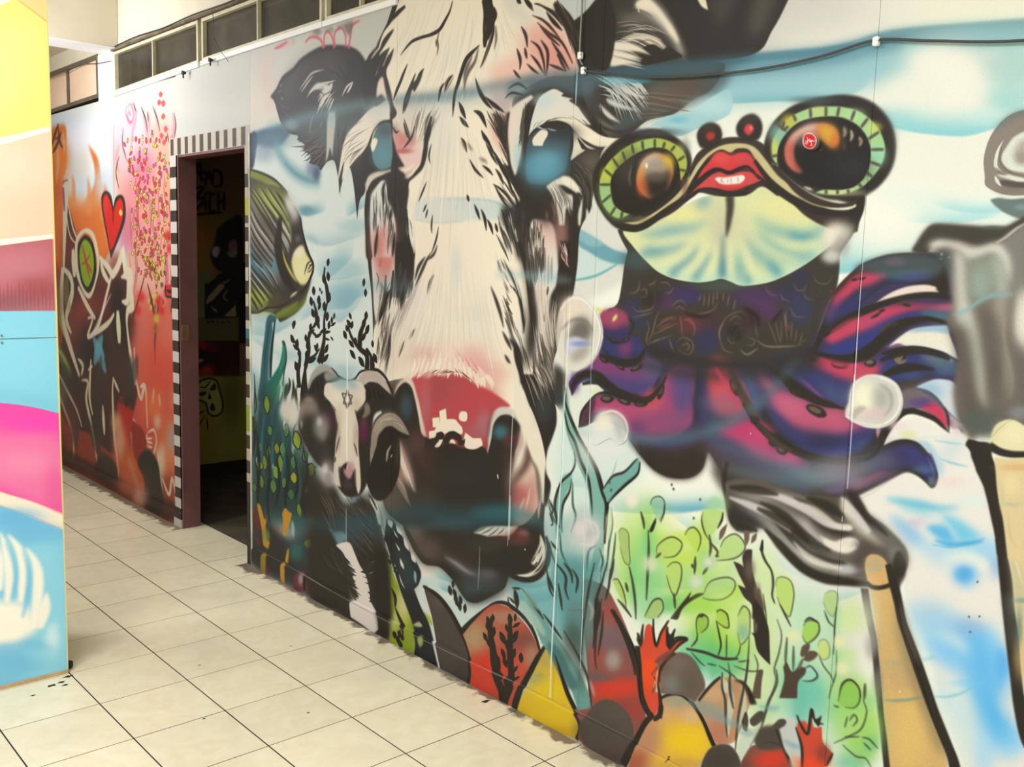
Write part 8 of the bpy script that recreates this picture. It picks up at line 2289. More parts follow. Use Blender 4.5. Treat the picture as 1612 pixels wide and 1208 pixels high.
S 62 .8 1 3.3,7.5,3.4|-621 -176 -8 22
S 62 .8 1 4.5,9.3,4.1|-679 -190 11 24 3 29
F 62 .8|-681 -209! 14 14 6 7 1 -15 3 -24! 6 14 10 -9! -4 18 -11 -10 -4 28 -12 -10
S 630 1.7 .7 9.9,26,9.1|-796 -214 9 21 -3 30 0 33
S 630 1.7 .7 10,30,10|-805 -218 10 20
S 630 1.7 .7 9,25,8.2|-768 -216 2 32 -7 31
S 66 .9 .9 4.7,10,4.8|-806 -226 2 23 7 18 3 32 4 23
S 66 .9 .9 4.6,11,4.9|-792 -227 2 23 8 26
S 66 .9 .9 4.3,9.4,4.4|-762 -261 -3 32 -4 30 -4 33 -2 50
S 66 .9 .9 4.4,8.6,3.7|-716 -262 3 19 -11 31 -5 21 -7 27 -15 32
F 630 2.3 .9|-773 -121! 7 -27 15 -10 13 -13 6 -6 -13 33 -14 30 -6 10!
S 11 3.3 .6 4,14,5|-740 -198 17 -3 17 -8
S 631 3.4 .7 4.2,14,4.9|-773 -147 19 -2 8 -7
F 63 1.1|-767 -164! 6 -18 5 12 -1 18! -7 -1
S 90 3.5 .55 19,27,26,21,8.5|-865 -160 25 4 30 1 32 0 28 -1
F 569 1.7|-1160 -619! 12 31 22 46 27 28 23 29 16 34 10 14 2 37 -4 33 -5 28 -10 27! -14 4! 8 -59 -13 -41 -7 -53 -20 -29 -20 -34 -16 -25 -9 -26
F 632 2.8 .8|-1154 -573 13 36 20 30 24 31 13 46 6 37 -14 -52 -20 -34 -24 -34 -15 -30
S 62 1 1 6.1,10,13,14,17,19,18,15,6.9|-1156 -614 5 32 25 40 23 26 27 31 16 34 10 19 0 32 -1 36
S 62 1 1 3.1,10,13,15,12,8.8,4.4|-1156 -575 11 31 18 21 14 28 20 29 9 36 3 26
F 1 1.4|-1180 -583! 10 9 9 9 -8 5
F 633 1.3|-1060 -454! 20 -27 26 -13 16 -19 11 -7! 4 12 -4 14 -19 19 -26 23 -16 17 -4 -7
S 62 .9 1 3.5,9.2,3.8|-1060 -454 20 -26 26 -13 26 -26
S 62 .9 1 3.8,9.8,4|-983 -515 -4 21 -25 23 -23 23 -13 16
S 62 .9 1 4.2,12,4.8|-1050 -432 0 22 -3 22
S 634 .8 1 .6,2.5,.6|-1032 -512 -5 20 -7 14
F 633 2.2 .9|-1171 -390! 4 -40 14 -30 23 -13 2 -33! -3 30 -2 23 -10 24 -10 30 1 33 -11 20
S 62 1 1 3,9.5,4.8|-1130 -506 5 19 -9 18 -22 20 -9 19 -4 29 9 26
S 62 1 1 2.9,11,4.7|-1132 -459 -4 23 -14 25 -3 29 3 22
F 635 23.5 .55|-1190 -419 29 33 34 -19 40 -14 12 25 8 82! -112 30! -12 -86
S 636 1 .9 3,11,4.1|-1129 -454 2 38 8 21 -10 30
S 636 1 .9 3.3,11,4.9|-1182 -336 9 21 13 20
S 636 1 .9 3.2,11,4.6|-1155 -359 5 33 17 21 8 8
S 636 .9 .9 2.8,9.6,4.1|-1041 -428 5 25 -5 33 -2 28 -2 24
S 636 .9 .9 2.7,9.3,4|-1028 -389 -2 33 -5 35
S 636 1 .9 2.2,10,4.3|-1069 -357 -17 15 -2 35
S 636 1 .9 3,9.1,3.9|-1062 -354 9 20 -6 20
S 636 1 .9 3.3,10,4.4|-1189 -408 13 25 20 16
F 637 2.7 .8|-1050 -410! 9 -18 5 25 -5 28 -7 2
F 638 20.8 .75|-1174 -307 99 -25 39 -4 -13 45 -14 34 -6 44 -17 54 -14 49 -14 -27 -20 -50 -19 -44 -15 -34
F 639 2.2|-1242 -231! 28 11 33 32 36 24 35 26 26 28 18 34 -31 21! -23 -36 -36 -31 -37 -24! -29 -42
F 640 4.4 .8|-1179 -147 30 -3 27 28 22 24 -29 10
S 265 4.7 .8 35,44,18|-1251 -203 29 15 37 24
S 62 1.1 .85 4.3,14,5.4|-1233 -218 28 15 15 12
S 62 1 .85 4.3,14,5.1|-1191 -201 27 17 23 15
S 62 1.1 .85 4.8,15,5.8|-1221 -172 24 37
S 62 1 .85 4.7,15,5.5|-1157 -135 28 47 27 32
S 62 1 .85 4.4,14,5.1|-1138 -186 36 33 26 34 11 46
S 62 1 .85 4.1,14,5.3|-1161 -301 23 16 1 24 9 16
S 62 1 .85 4.1,14,5.2|-1144 -308 18 13 5 18
S 62 1 .85 4.2,13,4.8|-1123 -302 14 15 -3 25
S 62 1 .85 3.7,12,4.8|-1071 -327 -10 44 -6 39 -6 44 -1 44
S 62 1 .85 3.6,12,4.7|-1044 -334 -10 38 -10 33 -1 48 -2 38
S 62 1 .85 3.7,12,5|-1052 -270 -9 54 -1 49 5 23
S 62 1 .85 4.6,14,5.4|-1186 -285 10 35 10 10
S 62 1 .85 4.4,14,5.3|-1155 -268 6 26 5 21
S 62 1 .85 3.7,11,4.3|-1036 -325 -2 31 -6 25
S 62 .9 .85 3.6,12,4.4|-1029 -344 -6 37
S 62 1 .85 3.8,12,4.5|-1047 -250 -2 37 -6 44
D 66 .6 1095,-230,2527|-1116 -174
D 641 .5 385,-7,2436|-1093 -132
D 196 .5 1062,-285,683|-1107 -232
S 62 2.1 .8 20,33,9|-1064 -266 5 19 -6 38
S 642 4.2 .5 5,14,4.3|-1083 -258 12 15 -6 20
S 642 4.2 .5 5.2,17,5.2|-1072 -120 13 26
S 62 1 .85 3,12,3.7|-1188 -413 13 18 -5 10
S 62 1 .85 2.8,13,4.1|-1166 -437 -6 33 9 28 6 7
S 62 1 .85 3,9.8,3.1|-1184 -388 10 17 -6 5
S 62 1 .85 2.8,12,3.9|-1179 -338 19 12
S 62 1 .85 3.1,14,4.4|-1182 -273 17 26
S 62 1.1 .85 3,13,4.5|-1251 -232 16 9 22 11 10 12
S 62 1.1 .85 2.2,9.7,3.1|-1277 -225 26 -6
S 62 1.1 .85 3.4,15,4.8|-1270 -224 4 19 7 16
S 62 1.1 .85 3.4,13,4.1|-1286 -206 4 15 20 7
S 62 1.1 .85 2.9,13,4.1|-1283 -205 17 7
F 62 1.3|-1269 -225! 8 5 6 16 -6 18! -5 -19
S 342 3.1 .7 5.7,29,12|-1254 -229 26 11 25 12
S 62 .9 1 3.2,30,3.2|-1462 -179 3 10 3 10
S 62 .9 1 2.9,21,2.9|-1449 -194 -1 9 -1 9
S 62 .9 1 3.1,26,3.1|-1449 -176 5 8 6 7
S 62 .9 1 3.2,30,3.1|-1444 -167 4 10 5 9
S 62 .9 1 3.1,26,3.1|-1428 -168 3 9 3 8
S 62 .9 1 3.1,29,3.1|-1431 -156 3 10 3 10
S 62 .9 1 2.8,24,2.8|-1410 -156 -1 10 -1 10
S 62 .9 1 2.9,18,2.9|-1443 -153 6 5 5 4
S 211 23.9 .5 25,59,71,64,64,62,18|-2059 -175 148 -27 208 -58 137 -44 164 -23 110 -28 88 -12
S 643 14.4 .55 15,48,15|-1402 -340 92 -22 69 -8 44 6
S 644 13.5 .3 8.2,20,7.3|-1703 -235 181 -52 121 -35
S 390 11.4 .45 16,35,38,32,29,20|-1744 -1145 135 6 141 5 126 -2 115 -3 103 5
S 46 15.4 .5 25,51,21|-2213 -1131 183 -6 214 -8 119 0
S 38 17.4 .35 16,37,15|-1786 -764 120 0 66 -2
S 41 10.6 .5 14,26,13|-1345 -800 101 0 64 4 30 1
S 645 10.6 .45 13,25,31,30,26,19,7.3|-1137 -540 115 -7 91 -12 70 -21 55 -28 50 -44 46 -57
S 267 16.6 .45 16,45,59,40,13|-849 -574 89 13 61 8 65 -17 59 -23
D 646 .5 2947,-481,828|-643 -564
F 71 4.1 .85|-1180 -731 17 -31 29 -8 30 13 22 25 4 26 -10 32 -25 23 -29 8 -25 -13 -14 -32
D 118 .8 1756,-44,1165|-1147 -744
F 506 12.5 .85|-1139 -728 22 -7 18 14 -5 22 -33 6 -18 -2 7 -17
F 647 4.2 .9|-1160 -689 23 -13 29 8 -6 12 -37 14
D 365 .6 862,-70,46|-1122 -691
F 76 10 .8|-1146 -667 24 -18 22 -1 -16 20 -22 7
S 30 2.7 .9 11,25,8.8|-1095 -747 15 25 -3 32 -23 30 -36 16
F 9 9.7 .85|-1080 -575 21 -11 28 1 17 14 3 23 -17 13 -21 -7 -28 15 -15 -9
D 72 .9 641,-68,454|-1065 -567
F 148 9.5 .7|-1040 -570 17 5 4 20 -14 0
D 648 .8 5433,-778,2313|-1070 -523
F 30 2.3 .93|-633 -675 8 -11 21 -8 21 3 15 15 3 19 -9 17 -21 11 -26 -2 -17 -6 2 -13
D 515 1 590,-19,692|-613 -664
F 263 9.9 .8|-600 -679 14 0 6 16 -12 14 -10 -13
F 141 2.3 .8|-629 -642 8 -10 12 1 -13 12 -4 6
D 649 .6 567,-71,106|-598 -645
S 3 1.4 .8 4.9,10,9.7,9.5,9.9,10,5.2|-595 -692 21 7 9 20 -5 21 -20 14 -31 -1 -17 -6
S 1 1.9 .8 5.2,15,4.9|-637 -639 4 -11 12 -8
S 10 .9 .85 3.3,6.6,6.5,6.5,3.5|-629 -681 16 -11 22 -1 17 8 9 18 -4 18 -16 16 -20 6 -20 -4 -12 -6
S 650 2.7 .5 3.3,10,3.2|-595 -684 15 9 3 18 -9 14
S 476 1.3 .8 4.2,8.1,5.1|-1073 -578 28 -10 24 8 10 19 -5 18
S 91 4.1 .6 4.9,13,5.1|-1170 -710 24 -18 32 -2 18 16
S 355 1.4 .7 5,10,5.5|-1174 -744 26 -21 32 2 28 24 10 30 -10 33
D 30 .55 1973,-392,1386|-1095 -374
S 3 2 .8 4.9,13,4.5|-1103 -395 30 2 7 17 -13 19 -28 7
D 337 .95 348,-70,209|-1105 -377
D 495 .45 121,-22,127|-1086 -374
D 651 .7 2495,-490,1856|-1095 -374
D 263 .7 2068,-298,1575|-1953 -427
D 129 .6 514,-75,591|-1947 -413
D 5 .6 294,-41,233|-1961 -438
D 113 .8 2022,-363,1855|-1926 -320
D 294 .6 500,-91,463|-1918 -311
D 71 .7 287,-51,238|-1935 -331
D 71 .7 3850,-536,2004|-2089 -438
D 139 .7 1429,-196,1025|-2114 -446
F 0 8.6 .75|-685 -875 17 -11 23 4 -3 15 -12 17 -13 14 -14 -6 1 -16
D 121 .8 477,30,386|-673 -872
D 505 .5 208,28,383|-661 -856
D 30 .7 333,2,98|-673 -842
D 121 .9 255,-37,284|-996 -449
D 652 .9 424,-93,297|-953 -355
D 653 .9 199,-45,153|-862 -351
D 652 .8 84,-18,65|-842 -387
D 171 .8 11,-2,12|-1045 -469
D 171 .8 11,-2,12|-1041 -457
D 171 .8 9,-1,10|-918 -490
D 171 .8 9,-1,10|-914 -484
D 171 .8 8,-1,10|-863 -478
D 171 .8 8,-1,10|-873 -447
S 654 .4 .85 2.9,7.1,3|-1154 -1136 -1 39 0 15
S 655 .4 .85 3.6,6.8,5.8|-1153 -657 -3 76 -2 111 -4 137 -4 163 0 117
S 655 .4 .85 1.7,5.3,2.4|-1098 -673 2 84 -1 130 0 110 2 89 -1 128
S 10 .4 .7 2.3,4.6,2.3|-1092 -799 -1 83 -2 64
S 10 .4 .8 2.4,5.4,2.4|-1150 -765 -2 53 -1 55
S 656 .3 .85 1.4,2.8,1.8|-630 -839 0 73 1 74 1 83 0 68
S 657 .3 .9 1.8,4.6,1.8|-630 -692 1 42 0 20
S 3 .5 .6 2.7,6.2,2.8|-1285 -610 -3 94 -2 118 -1 97
S 87 .5 .7 3.5,8.4,3.5|-1288 -398 0 84
S 10 .6 .85 5.2,9.4,5.3|-1845 -618 3 71 1 71
S 10 .6 .6 4.2,7.5,4.3|-1841 -476 -2 73 4 58
S 658 .7 .6 3.2,6.4,3.2|-1843 -256 1 89
S 30 .5 .6 1.9,3.7,1.9|-1371 -282 0 50 -3 39
S 60 .8 .8 7.1,14,7.3|-2311 -478 -6 186 7 240
S 3 .5 .9 2.9,6.6,2.9|-1325 -431 2 9
S 3 .3 .9 1.4,3.2,1.4|-632 -504 0 9
S 3 .5 .9 2.8,6.3,2.8|-1245 -308 2 3
S 3 .3 .9 1.7,3.8,1.7|-782 -592 1 2
S 3 .3 .9 1.3,3,1.3|-536 -297 0 4
S 3 .4 .9 1.9,4.4,1.9|-1028 -1215 2 8
S 70 3.7 .65 16,23,21,21,19,20,19|-2333 17 211 -8 322 0 329 2 194 -1 198 -7 116 -3
S 659 .7 .6 2.4,4.3,1.4|-2274 -52 215 3 258 6 242 2 244 -6 203 -6 146 0
S 660 2.6 .9 9.7,14,11|-2029 -1304 21 -8 31 4 21 12 5 15
S 660 2.5 .9 14,12,11|-1946 -1280 0 -25 10 -9 15 5 12 17 3 18
S 660 2.4 .9 13,12,11|-1901 -1276 -3 -26 12 -10 19 0 14 17 1 27
S 660 2.4 .9 13,16,6.4|-1846 -1265 6 -22 5 -22 13 -6 19 -2
S 660 2.8 .9 8.2,15,7.6|-2173 -1311 29 -1 34 -6
S 661 6.9 .5 9.2,17,5.6|-2161 -1312 34 -1 34 0
S 661 6.7 .5 14,25,8.5|-2088 -1320 11 14
D 175 .7 601,90,118|-1977 -1320
F 449 6 .7|-1897 -1318 33 -2 33 0 -4 19 -14 7 -19 -20 -19 0
F 91 6.2 .6|-1951 -1319 34 -2 15 12 -14 -2 -20 -5
S 108 17.7 .5 11,29,11|-2250 -1302 3 9
S 108 17.6 .5 8.1,21,8|-2221 -1175 24 -12
S 108 17.6 .5 11,28,11|-2227 -1238 12 -15
F 662 3.7 0|-1760 -1356! 94 16! 0 12 -93 0 -31 2
'''

FAR_STROKES = '''
F 30 0|-2754 -1143! 1649 356! -7 870! -2031 646!
F 0 9.3|-1605 -684! 172 11 295 -2! -2 185! -211 -7 -216 -8! -43 -101!
D 492 .4 51612,5453,4809|-1246 -626
D 172 .4 6171,608,8271|-1122 -620
D 4 .4 97019,7675,3434|-1266 -578
F 663 44.3|-1950 -655! 328 29! -8 115 -54 14 -282 -7
D 664 .95 49370,1660,19986|-1709 -579
D 656 .8 41652,2601,4705|-1790 -601
F 665 12.5|-1938 -630! 80 1 6 35 -4 40 -21 28 33 31 44 10 78 -29 10 -33 -29 -40! 46 25 20 44 23 6 -21 73 29 24 -81 40 -117 -38 -51 55 -70 21
D 666 .8 22143,406,8869|-1891 -573
D 667 .7 11574,-379,8623|-1841 -518
D 663 .9 19049,-237,10521|-1797 -517
D 668 .8 15071,38,7399|-1667 -518
D 8 .7 10121,155,4512|-1769 -555
F 669 32.9 .8|-1936 -510 58 -10 3 72 -25 60 -51 32
D 670 .8 41522,91,4681|-1776 -462
D 671 .6 16091,-551,7807|-1696 -439
D 672 .5 57746,1134,2115|-1791 -488
F 670 38.3 .75|-1942 -495 99 -3 76 19 81 15 27 49 -58 40 -109 -20 -114 26
S 673 12.8 .8 139,81,13|-1826 -486 7 -32 -7 -23
S 673 12.1 .8 127,77,13|-1750 -470 10 -34 -6 -28
S 673 11.6 .8 120,72,12|-1679 -458 10 -35 6 -25
S 103 13.4 .5 22,72,22|-1906 -613 5 45 -13 35
S 103 13 .5 21,71,21|-1868 -619 5 38
S 98 4.5 .85 14,38,13|-1936 -597 21 -19 20 -16
S 98 4.4 .85 9.9,37,13|-1933 -585 25 -10 31 -24
S 98 4.4 .85 18,31,11|-1895 -635 7 32 17 13
S 98 4.4 .85 6.9,19,6.8|-1916 -608 28 -3
S 98 4.5 .85 19,52,19|-1942 -636 1 36 -7 17
F 674 41.5|-1962 -343 116 -28 111 19 94 13 108 -5 79 12 50 -17 23 13! -13 336! -618 141!
F 675 43.4 .95|-1621 -579 76 -30 91 10 47 34 27 49! -7 190! -175 10 -8 -105 -46 -79
F 676 50.9 .6|-1623 -613 51 -3 79 21 36 51 -93 21 -63 -19
D 677 .7 26565,1727,6536|-1546 -599
D 678 .6 26534,-1403,33475|-1532 -472
D 106 .7 31486,-1696,38905|-1462 -446
D 679 .8 5060,-789,22895|-1398 -493
D 675 .8 9219,227,8917|-1419 -565
D 680 .6 7358,-534,8900|-1583 -439
D 396 .6 10825,214,6243|-1496 -536
F 586 56.6 .9|-1562 -326 56 -19 52 13 68 -18 0 147 -29 104 -133 24 -20 -133
D 349 .7 18578,-2151,15882|-1522 -292
D 681 .6 9706,-1579,19523|-1419 -284
D 626 .8 22695,-2835,8635|-1434 -223
D 682 .6 12100,-1727,9268|-1526 -226
S 683 1.7 .6 5.3,16,4.6|-1520 -521 -2 30 -11 16
S 684 1.7 .6 5,18,5|-1465 -491 -7 30 5 24
S 95 1.8 .6 5.2,17,4.8|-1531 -521 6 30 -23 38
S 95 1.7 .6 5.3,19,5.3|-1517 -495 -5 30 5 42
S 684 1.6 .6 4.8,16,4.5|-1417 -401 4 29 -11 28
S 336 1.7 .6 5.2,18,5.1|-1519 -499 -9 30 17 46
S 336 1.7 .6 5.1,18,5|-1466 -489 0 29 7 45
S 336 1.7 .6 5.1,17,4.9|-1473 -472 -3 30 -9 25
S 684 1.6 .6 4.8,16,4.6|-1419 -526 -2 29 12 32
S 95 1.7 .6 4.9,15,4.4|-1451 -428 7 30 -18 29
S 336 1.8 .6 5.3,19,5.5|-1530 -438 -8 30 2 37
S 336 1.7 .6 4.9,17,5|-1450 -504 -8 29 -5 23
S 95 1.6 .6 4.8,15,4.3|-1430 -441 -8 29 16 25
S 684 1.8 .6 5.5,19,5.6|-1561 -483 5 31 3 43
S 336 1.6 .6 4.7,16,4.7|-1395 -528 -4 28 -6 36
S 684 1.6 .6 4.8,17,4.8|-1416 -403 -5 30 -5 30
S 95 1.8 .6 5.4,17,4.8|-1541 -478 -5 30 -11 18
S 336 1.8 .6 5.4,18,5.2|-1538 -414 8 30 -10 32
S 684 1.8 .6 5.2,19,5.4|-1532 -393 -10 31 -5 22
S 684 1.6 .6 4.9,17,5|-1442 -511 -1 29 0 26
S 336 1.8 .6 5.6,19,5.5|-1564 -406 3 32 -11 52
S 683 1.7 .6 5.1,17,5|-1477 -498 -2 29 -9 31
S 95 1.7 .6 5,16,4.5|-1449 -469 -2 29 -13 24
S 95 1.7 .6 5.3,18,5.3|-1519 -505 -4 30 -6 27
S 684 1.6 .6 4.6,16,4.7|-1408 -485 7 28 -12 45
S 684 1.7 .6 5,16,4.6|-1451 -414 -1 30 -11 22
S 95 1.6 .6 4.8,17,4.9|-1414 -398 -4 29 5 42
S 95 1.7 .6 5,18,5.1|-1453 -410 2 29 0 24
S 684 1.6 .6 4.8,16,4.5|-1406 -390 5 29 -13 37
S 95 1.8 .6 5.4,18,5.3|-1531 -476 4 31 -14 46
S 683 1.6 .6 4.8,17,4.9|-1413 -430 0 29 2 46
S 95 1.7 .6 5.1,14,4.1|-1522 -537 -11 30 18 20
S 95 1.6 .6 4.9,17,4.7|-1424 -416 0 30 7 21
S 683 1.6 .6 4.9,16,4.5|-1444 -484 5 29 -9 18
P 690|-1503 -430 -3 2 25 685,-1499 -582 -3 2 21 686,-1474 -395 -3 2 19 687,-1432 -491 -4 2 18 593,-1414 -494 4 2 19 688,-1526 -381 2 3 33 689,-1498 -373 -1 3 30 286,-1457 -387 -5 3 19 601,-1431 -486 3 2 22 685,-1414 -428 -3 2 21 686,-1538 -527 -1 2 31 687,-1511 -565 -2 2 25 593,-1493 -461 2 3 29 688,-1451 -539 -3 2 21 689,-1392 -573 -4 2 19 286,-1498 -411 -5 3 20 601,-1526 -482 2 3 27 685,-1467 -461 2 4 30 686,-1463 -496 2 3 27 687,-1460 -377 -2 2 23 593,-1516 -435 -5 3 21 688,-1512 -520 3 2 24 689,-1485 -399 5 3 21 286,-1458 -512 4 3 20 601,-1398 -536 5 3 19 685,-1495 -379 4 3 24 686,-1497 -487 -2 3 30 687,-1478 -406 -4 3 21 593,-1459 -537 -2 2 25 688,-1413 -463 0 3 31 689,-1550 -406 0 3 36 286,-1504 -464 -4 2 21 601,-1504 -492 1 3 32 685,-1462 -582 0 3 32 686,-1458 -372 -5 3 20 687,-1523 -417 -2 3 31 593,-1510 -488 5 3 20 688,-1485 -561 1 2 31 689,-1462 -464 5 2 19 286,-1434 -525 3 3 23 601,-1480 -375 -2 4 29 685,-1494 -459 3 3 24 686,-1488 -558 4 3 20 687,-1442 -510 -3 2 20 593,-1428 -543 0 2 32 688,-1532 -501 -3 2 21 689,-1518 -480 3 3 24 286,-1485 -576 3 4 27 601,-1457 -444 3 2 21 685,-1394 -448 2 2 24 686,-1526 -581 0 4 34 687,-1503 -432 -3 3 28 593,-1478 -440 3 3 24 688,-1437 -487 2 3 29 689,-1437 -380 -4 3 22 286,-1555 -538 -4 3 25 601,-1498 -463 -4 3 24 685,-1499 -573 1 2 29 686,-1446 -565 0 2 32 687,-1448 -374 4 3 24 593,-1573 -576 5 3 20 688,-1500 -444 -1 3 32 689,-1488 -560 -4 3 23 286,-1437 -410 2 2 25 601,-1389 -517 5 3 17 685,-1528 -430 2 2 28 686,-1518 -431 -2 4 31 687,-1442 -502 0 2 32 593,-1469 -575 2 3 26 688,-1420 -532 2 3 27 689,-1557 -537 2 4 31 286,-1480 -394 -6 3 19 601,-1477 -502 3 2 20 685,-1456 -502 -2 3 28 686,-1431 -442 -4 3 23 687,-1536 -447 -5 3 20 593,-1504 -536 -2 3 30 688,-1462 -586 3 3 23 689,-1457 -568 2 3 28 286,-1441 -393 3 3 23 601,-1540 -419 -4 4 26 685,-1535 -427 -2 3 29 686,-1498 -534 -3 3 25 687,-1466 -408 4 3 23 593,-1426 -418 -3 2 19 688,-1491 -379 3 3 28 689,-1490 -391 -4 3 24 286,-1493 -506 0 3 34 601,-1461 -519 -3 2 20 685,-1413 -537 2 2 26 686,-1513 -503 1 3 32 687,-1533 -476 2 2 26 593,-1461 -375 3 2 22 688,-1431 -524 2 3 27 689,-1381 -462 -3 3 22 286,-1555 -549 -2 4 33 601,-1483 -514 -3 2 26 685,-1469 -391 3 3 25 686,-1451 -517 2 2 22 687,-1427 -435 -2 2 21 593,-1541 -531 1 3 33 688,-1506 -541 -2 3 32 689,-1490 -561 -1 3 33 286,-1453 -509 -5 2 19 601,-1448 -400 -1 3 30 685,-1506 -370 2 2 24 686,-1492 -467 5 3 20 687,-1488 -455 3 2 23 593,-1426 -470 1 3 29 688,-1424 -379 5 2 20 689,-1497 -399 2 3 29 286,-1476 -400 -1 2 29 601,-1498 -426 3 2 23 685,-1461 -392 1 2 30 686,-1406 -450 -1 2 27 687,-1515 -407 5 3 20 593,-1514 -549 -2 2 28 688,-1481 -429 3 2 21 689,-1438 -399 4 2 20 286,-1419 -466 3 2 22 601,-1542 -540 3 2 23 685,-1484 -382 -6 3 19 686,-1499 -479 -1 2 32 687,-1447 -465 -1 3 30 593,-1411 -573 -3 3 24 688,-1527 -453 4 3 24 689,-1553 -515 -5 2 19 286,-1456 -375 5 2 19 601,-1433 -469 -1 3 31 685,-1420 -451 -5 2 19 686,-1519 -547 -3 3 28 687,-1471 -475 2 3 27 593,-1467 -404 -3 2 20 688,-1441 -452 0 2 32 689,-1456 -370 -3 2 19 286,-1481 -391 3 3 24 601,-1497 -391 -1 3 30 685,-1453 -386 0 3 33 686,-1438 -514 1 3 30 687,-1417 -541 4 3 18 593,-1554 -535 5 3 23 688,-1494 -516 1 2 31 689,-1492 -544 4 3 20 286,-1434 -553 0 3 32 601,-1424 -419 0 2 31 685,-1534 -507 1 4 34 686,-1517 -505 -3 3 27 687,-1447 -418 1 3 31 593,-1429 -479 2 4 29 688,-1411 -528 4 3 21 689,-1523 -489 -3 3 25 286,-1474 -414 -1 3 31 601,-1470 -423 1 4 33 685,-1426 -474 0 3 32 686,-1438 -378 -3 2 20 687,-1527 -418 1 2 32 593,-1548 -561 -6 2 19 688,-1486 -486 4 3 22 689,-1457 -484 -3 3 23 286,-1435 -377 5 3 19 601,-1527 -407 -5 3 21 685,-1496 -475 0 3 34 686,-1480 -442 2 2 26 687,-1450 -515 1 2 28 593,-1412 -482 4 3 18 688,-1513 -558 3 3 26 689,-1525 -489 2 2 25 286,-1475 -406 3 3 25 601,-1471 -384 1 2 33 685,-1420 -548 -5 2 19 686,-1530 -438 4 2 21 687,-1498 -378 5 3 21 593,-1450 -422 -2 2 25 688,-1437 -509 -3 3 24 689,-1420 -426 1 3 31 286,-1510 -422 1 3 33 601,-1493 -440 -1 3 34 685,-1466 -390 0 3 33 686,-1485 -385 -1 2 32 687,-1406 -519 2 3 27 593,-1513 -429 0 2 34 688,-1534 -552 4 3 23 689,-1476 -423 -3 2 23 286,-1451 -468 -2 2 25 601,-1418 -406 -2 3 28 685,-1539 -582 3 2 24 686,-1482 -426 0 3 33 687,-1471 -531 1 2 30 593,-1454 -416 -5 3 19 688,-1450 -419 0 3 33 689,-1530 -529 -5 2 20 286,-1513 -551 -5 2 20 601,-1501 -521 1 3 33 685,-1468 -430 -4 2 18 686,-1450 -367 2 3 28 687,-1547 -550 3 3 27 593,-1485 -496 -2 3 28 688,-1481 -492 -2 2 26 689,-1451 -566 -4 2 20 286,-1422 -434 4 2 19 601,-1539 -535 -2 2 28 685,-1486 -491 1 3 30 686,-1496 -546 -3 3 25 687,-1463 -471 -4 3 22 593,-1426 -465 5 3 19 688,-1514 -501 1 3 33 689,-1489 -417 4 2 20 286,-1456 -431 1 2 32 601,-1436 -533 -1 3 32 685,-1396 -498 -3 2 22 686,-1553 -545 4 3 23 687,-1473 -484 -1 3 32 593,-1475 -395 -2 2 24 688,-1466 -497 3 2 23 689,-1430 -401 -6 3 18 286,-1507 -401 0 3 34 601,-1479 -385 -1 3 33 685,-1476 -397 1 4 33 686,-1447 -400 1 2 30 687,-1423 -457 -3 2 21 593,-1533 -459 -1 3 33 688,-1499 -502 -5 2 19 689,-1498 -496 -5 2 20 286,-1444 -445 3 2 23 601,-1422 -399 -1 2 27 685,-1547 -452 0 3 35 686,-1485 -549 -3 2 24 687,-1480 -533 0 3 33 593,-1447 -574 -4 2 22 688,-1435 -547 1 2 29 689,-1544 -567 3 4 28 286,-1473 -500 -2 2 27 601,-1490 -542 3 2 22 685,-1446 -410 3 2 25 686,-1426 -476 -3 2 18 687,-1560 -581 2 3 31 593,-1479 -428 1 2 31 688,-1457 -435 4 3 21 689,-1419 -479 0 3 31 286,-1405 -431 -2 2 24 601,-1519 -513 -6 3 19 685,-1527 -491 -3 3 28 686,-1466 -411 -5 3 20 687,-1441 -546 -1 3 32 593,-1395 -510 2 3 27 688,-1549 -473 2 2 31 689,-1509 -499 1 2 31 286,-1498 -374 3 2 22 601,-1439 -526 0 3 32 685,-1444 -432 4 2 19 686,-1516 -377 2 2 29 687,-1504 -398 -3 2 21 593,-1481 -522 4 3 21 688,-1431 -520 2 2 25 689,-1429 -438 0 3 32 286,-1521 -526 0 2 35 601,-1513 -577 -3 3 25 685,-1451 -416 -2 3 28 686,-1461 -485 -3 3 25 687,-1414 -508 2 2 23 593,-1512 -438 -2 4 32 688,-1487 -485 2 2 23 689,-1507 -501 2 2 25 286,-1452 -499 -1 3 31 601,-1395 -453 -2 3 25 685,-1500 -435 -3 3 26 686,-1489 -398 -1 4 33 687,-1464 -376 4 3 24 593,-1435 -572 3 2 19 688,-1423 -394 -3 3 22 689
S 691 1.3 .9 5.4,30,6.4|-1435 -339 3 3 -2 4
S 692 1.4 .9 5.6,31,6.6|-1466 -328 4 3 -2 4
S 691 1.3 .9 5.4,30,6.5|-1437 -364 4 3 -2 4
S 692 1.3 .9 5.5,30,6.4|-1435 -330 4 3 -2 3
S 691 1.4 .9 5.5,31,6.7|-1477 -372 3 3 -2 3
S 692 1.4 .9 5.5,31,6.6|-1463 -345 4 2 -2 4
S 691 1.3 .9 5.5,31,6.6|-1459 -349 4 3 -2 3
S 692 1.4 .9 5.6,31,6.7|-1475 -345 4 3 -2 3
S 691 1.3 .9 5.3,30,6.4|-1428 -382 3 3 -2 3
S 692 1.3 .9 5.4,30,6.5|-1438 -386 3 3 -2 4
S 691 1.3 .9 5.5,31,6.6|-1457 -337 4 3 -3 3
S 692 1.3 .9 5.5,31,6.7|-1469 -391 3 3 -2 4
S 691 1.3 .9 5.5,31,6.7|-1467 -385 4 3 -2 3
S 692 1.4 .9 5.6,31,6.7|-1476 -329 3 2 -2 4
S 691 1.3 .9 5.5,31,6.6|-1461 -361 4 3 -2 4
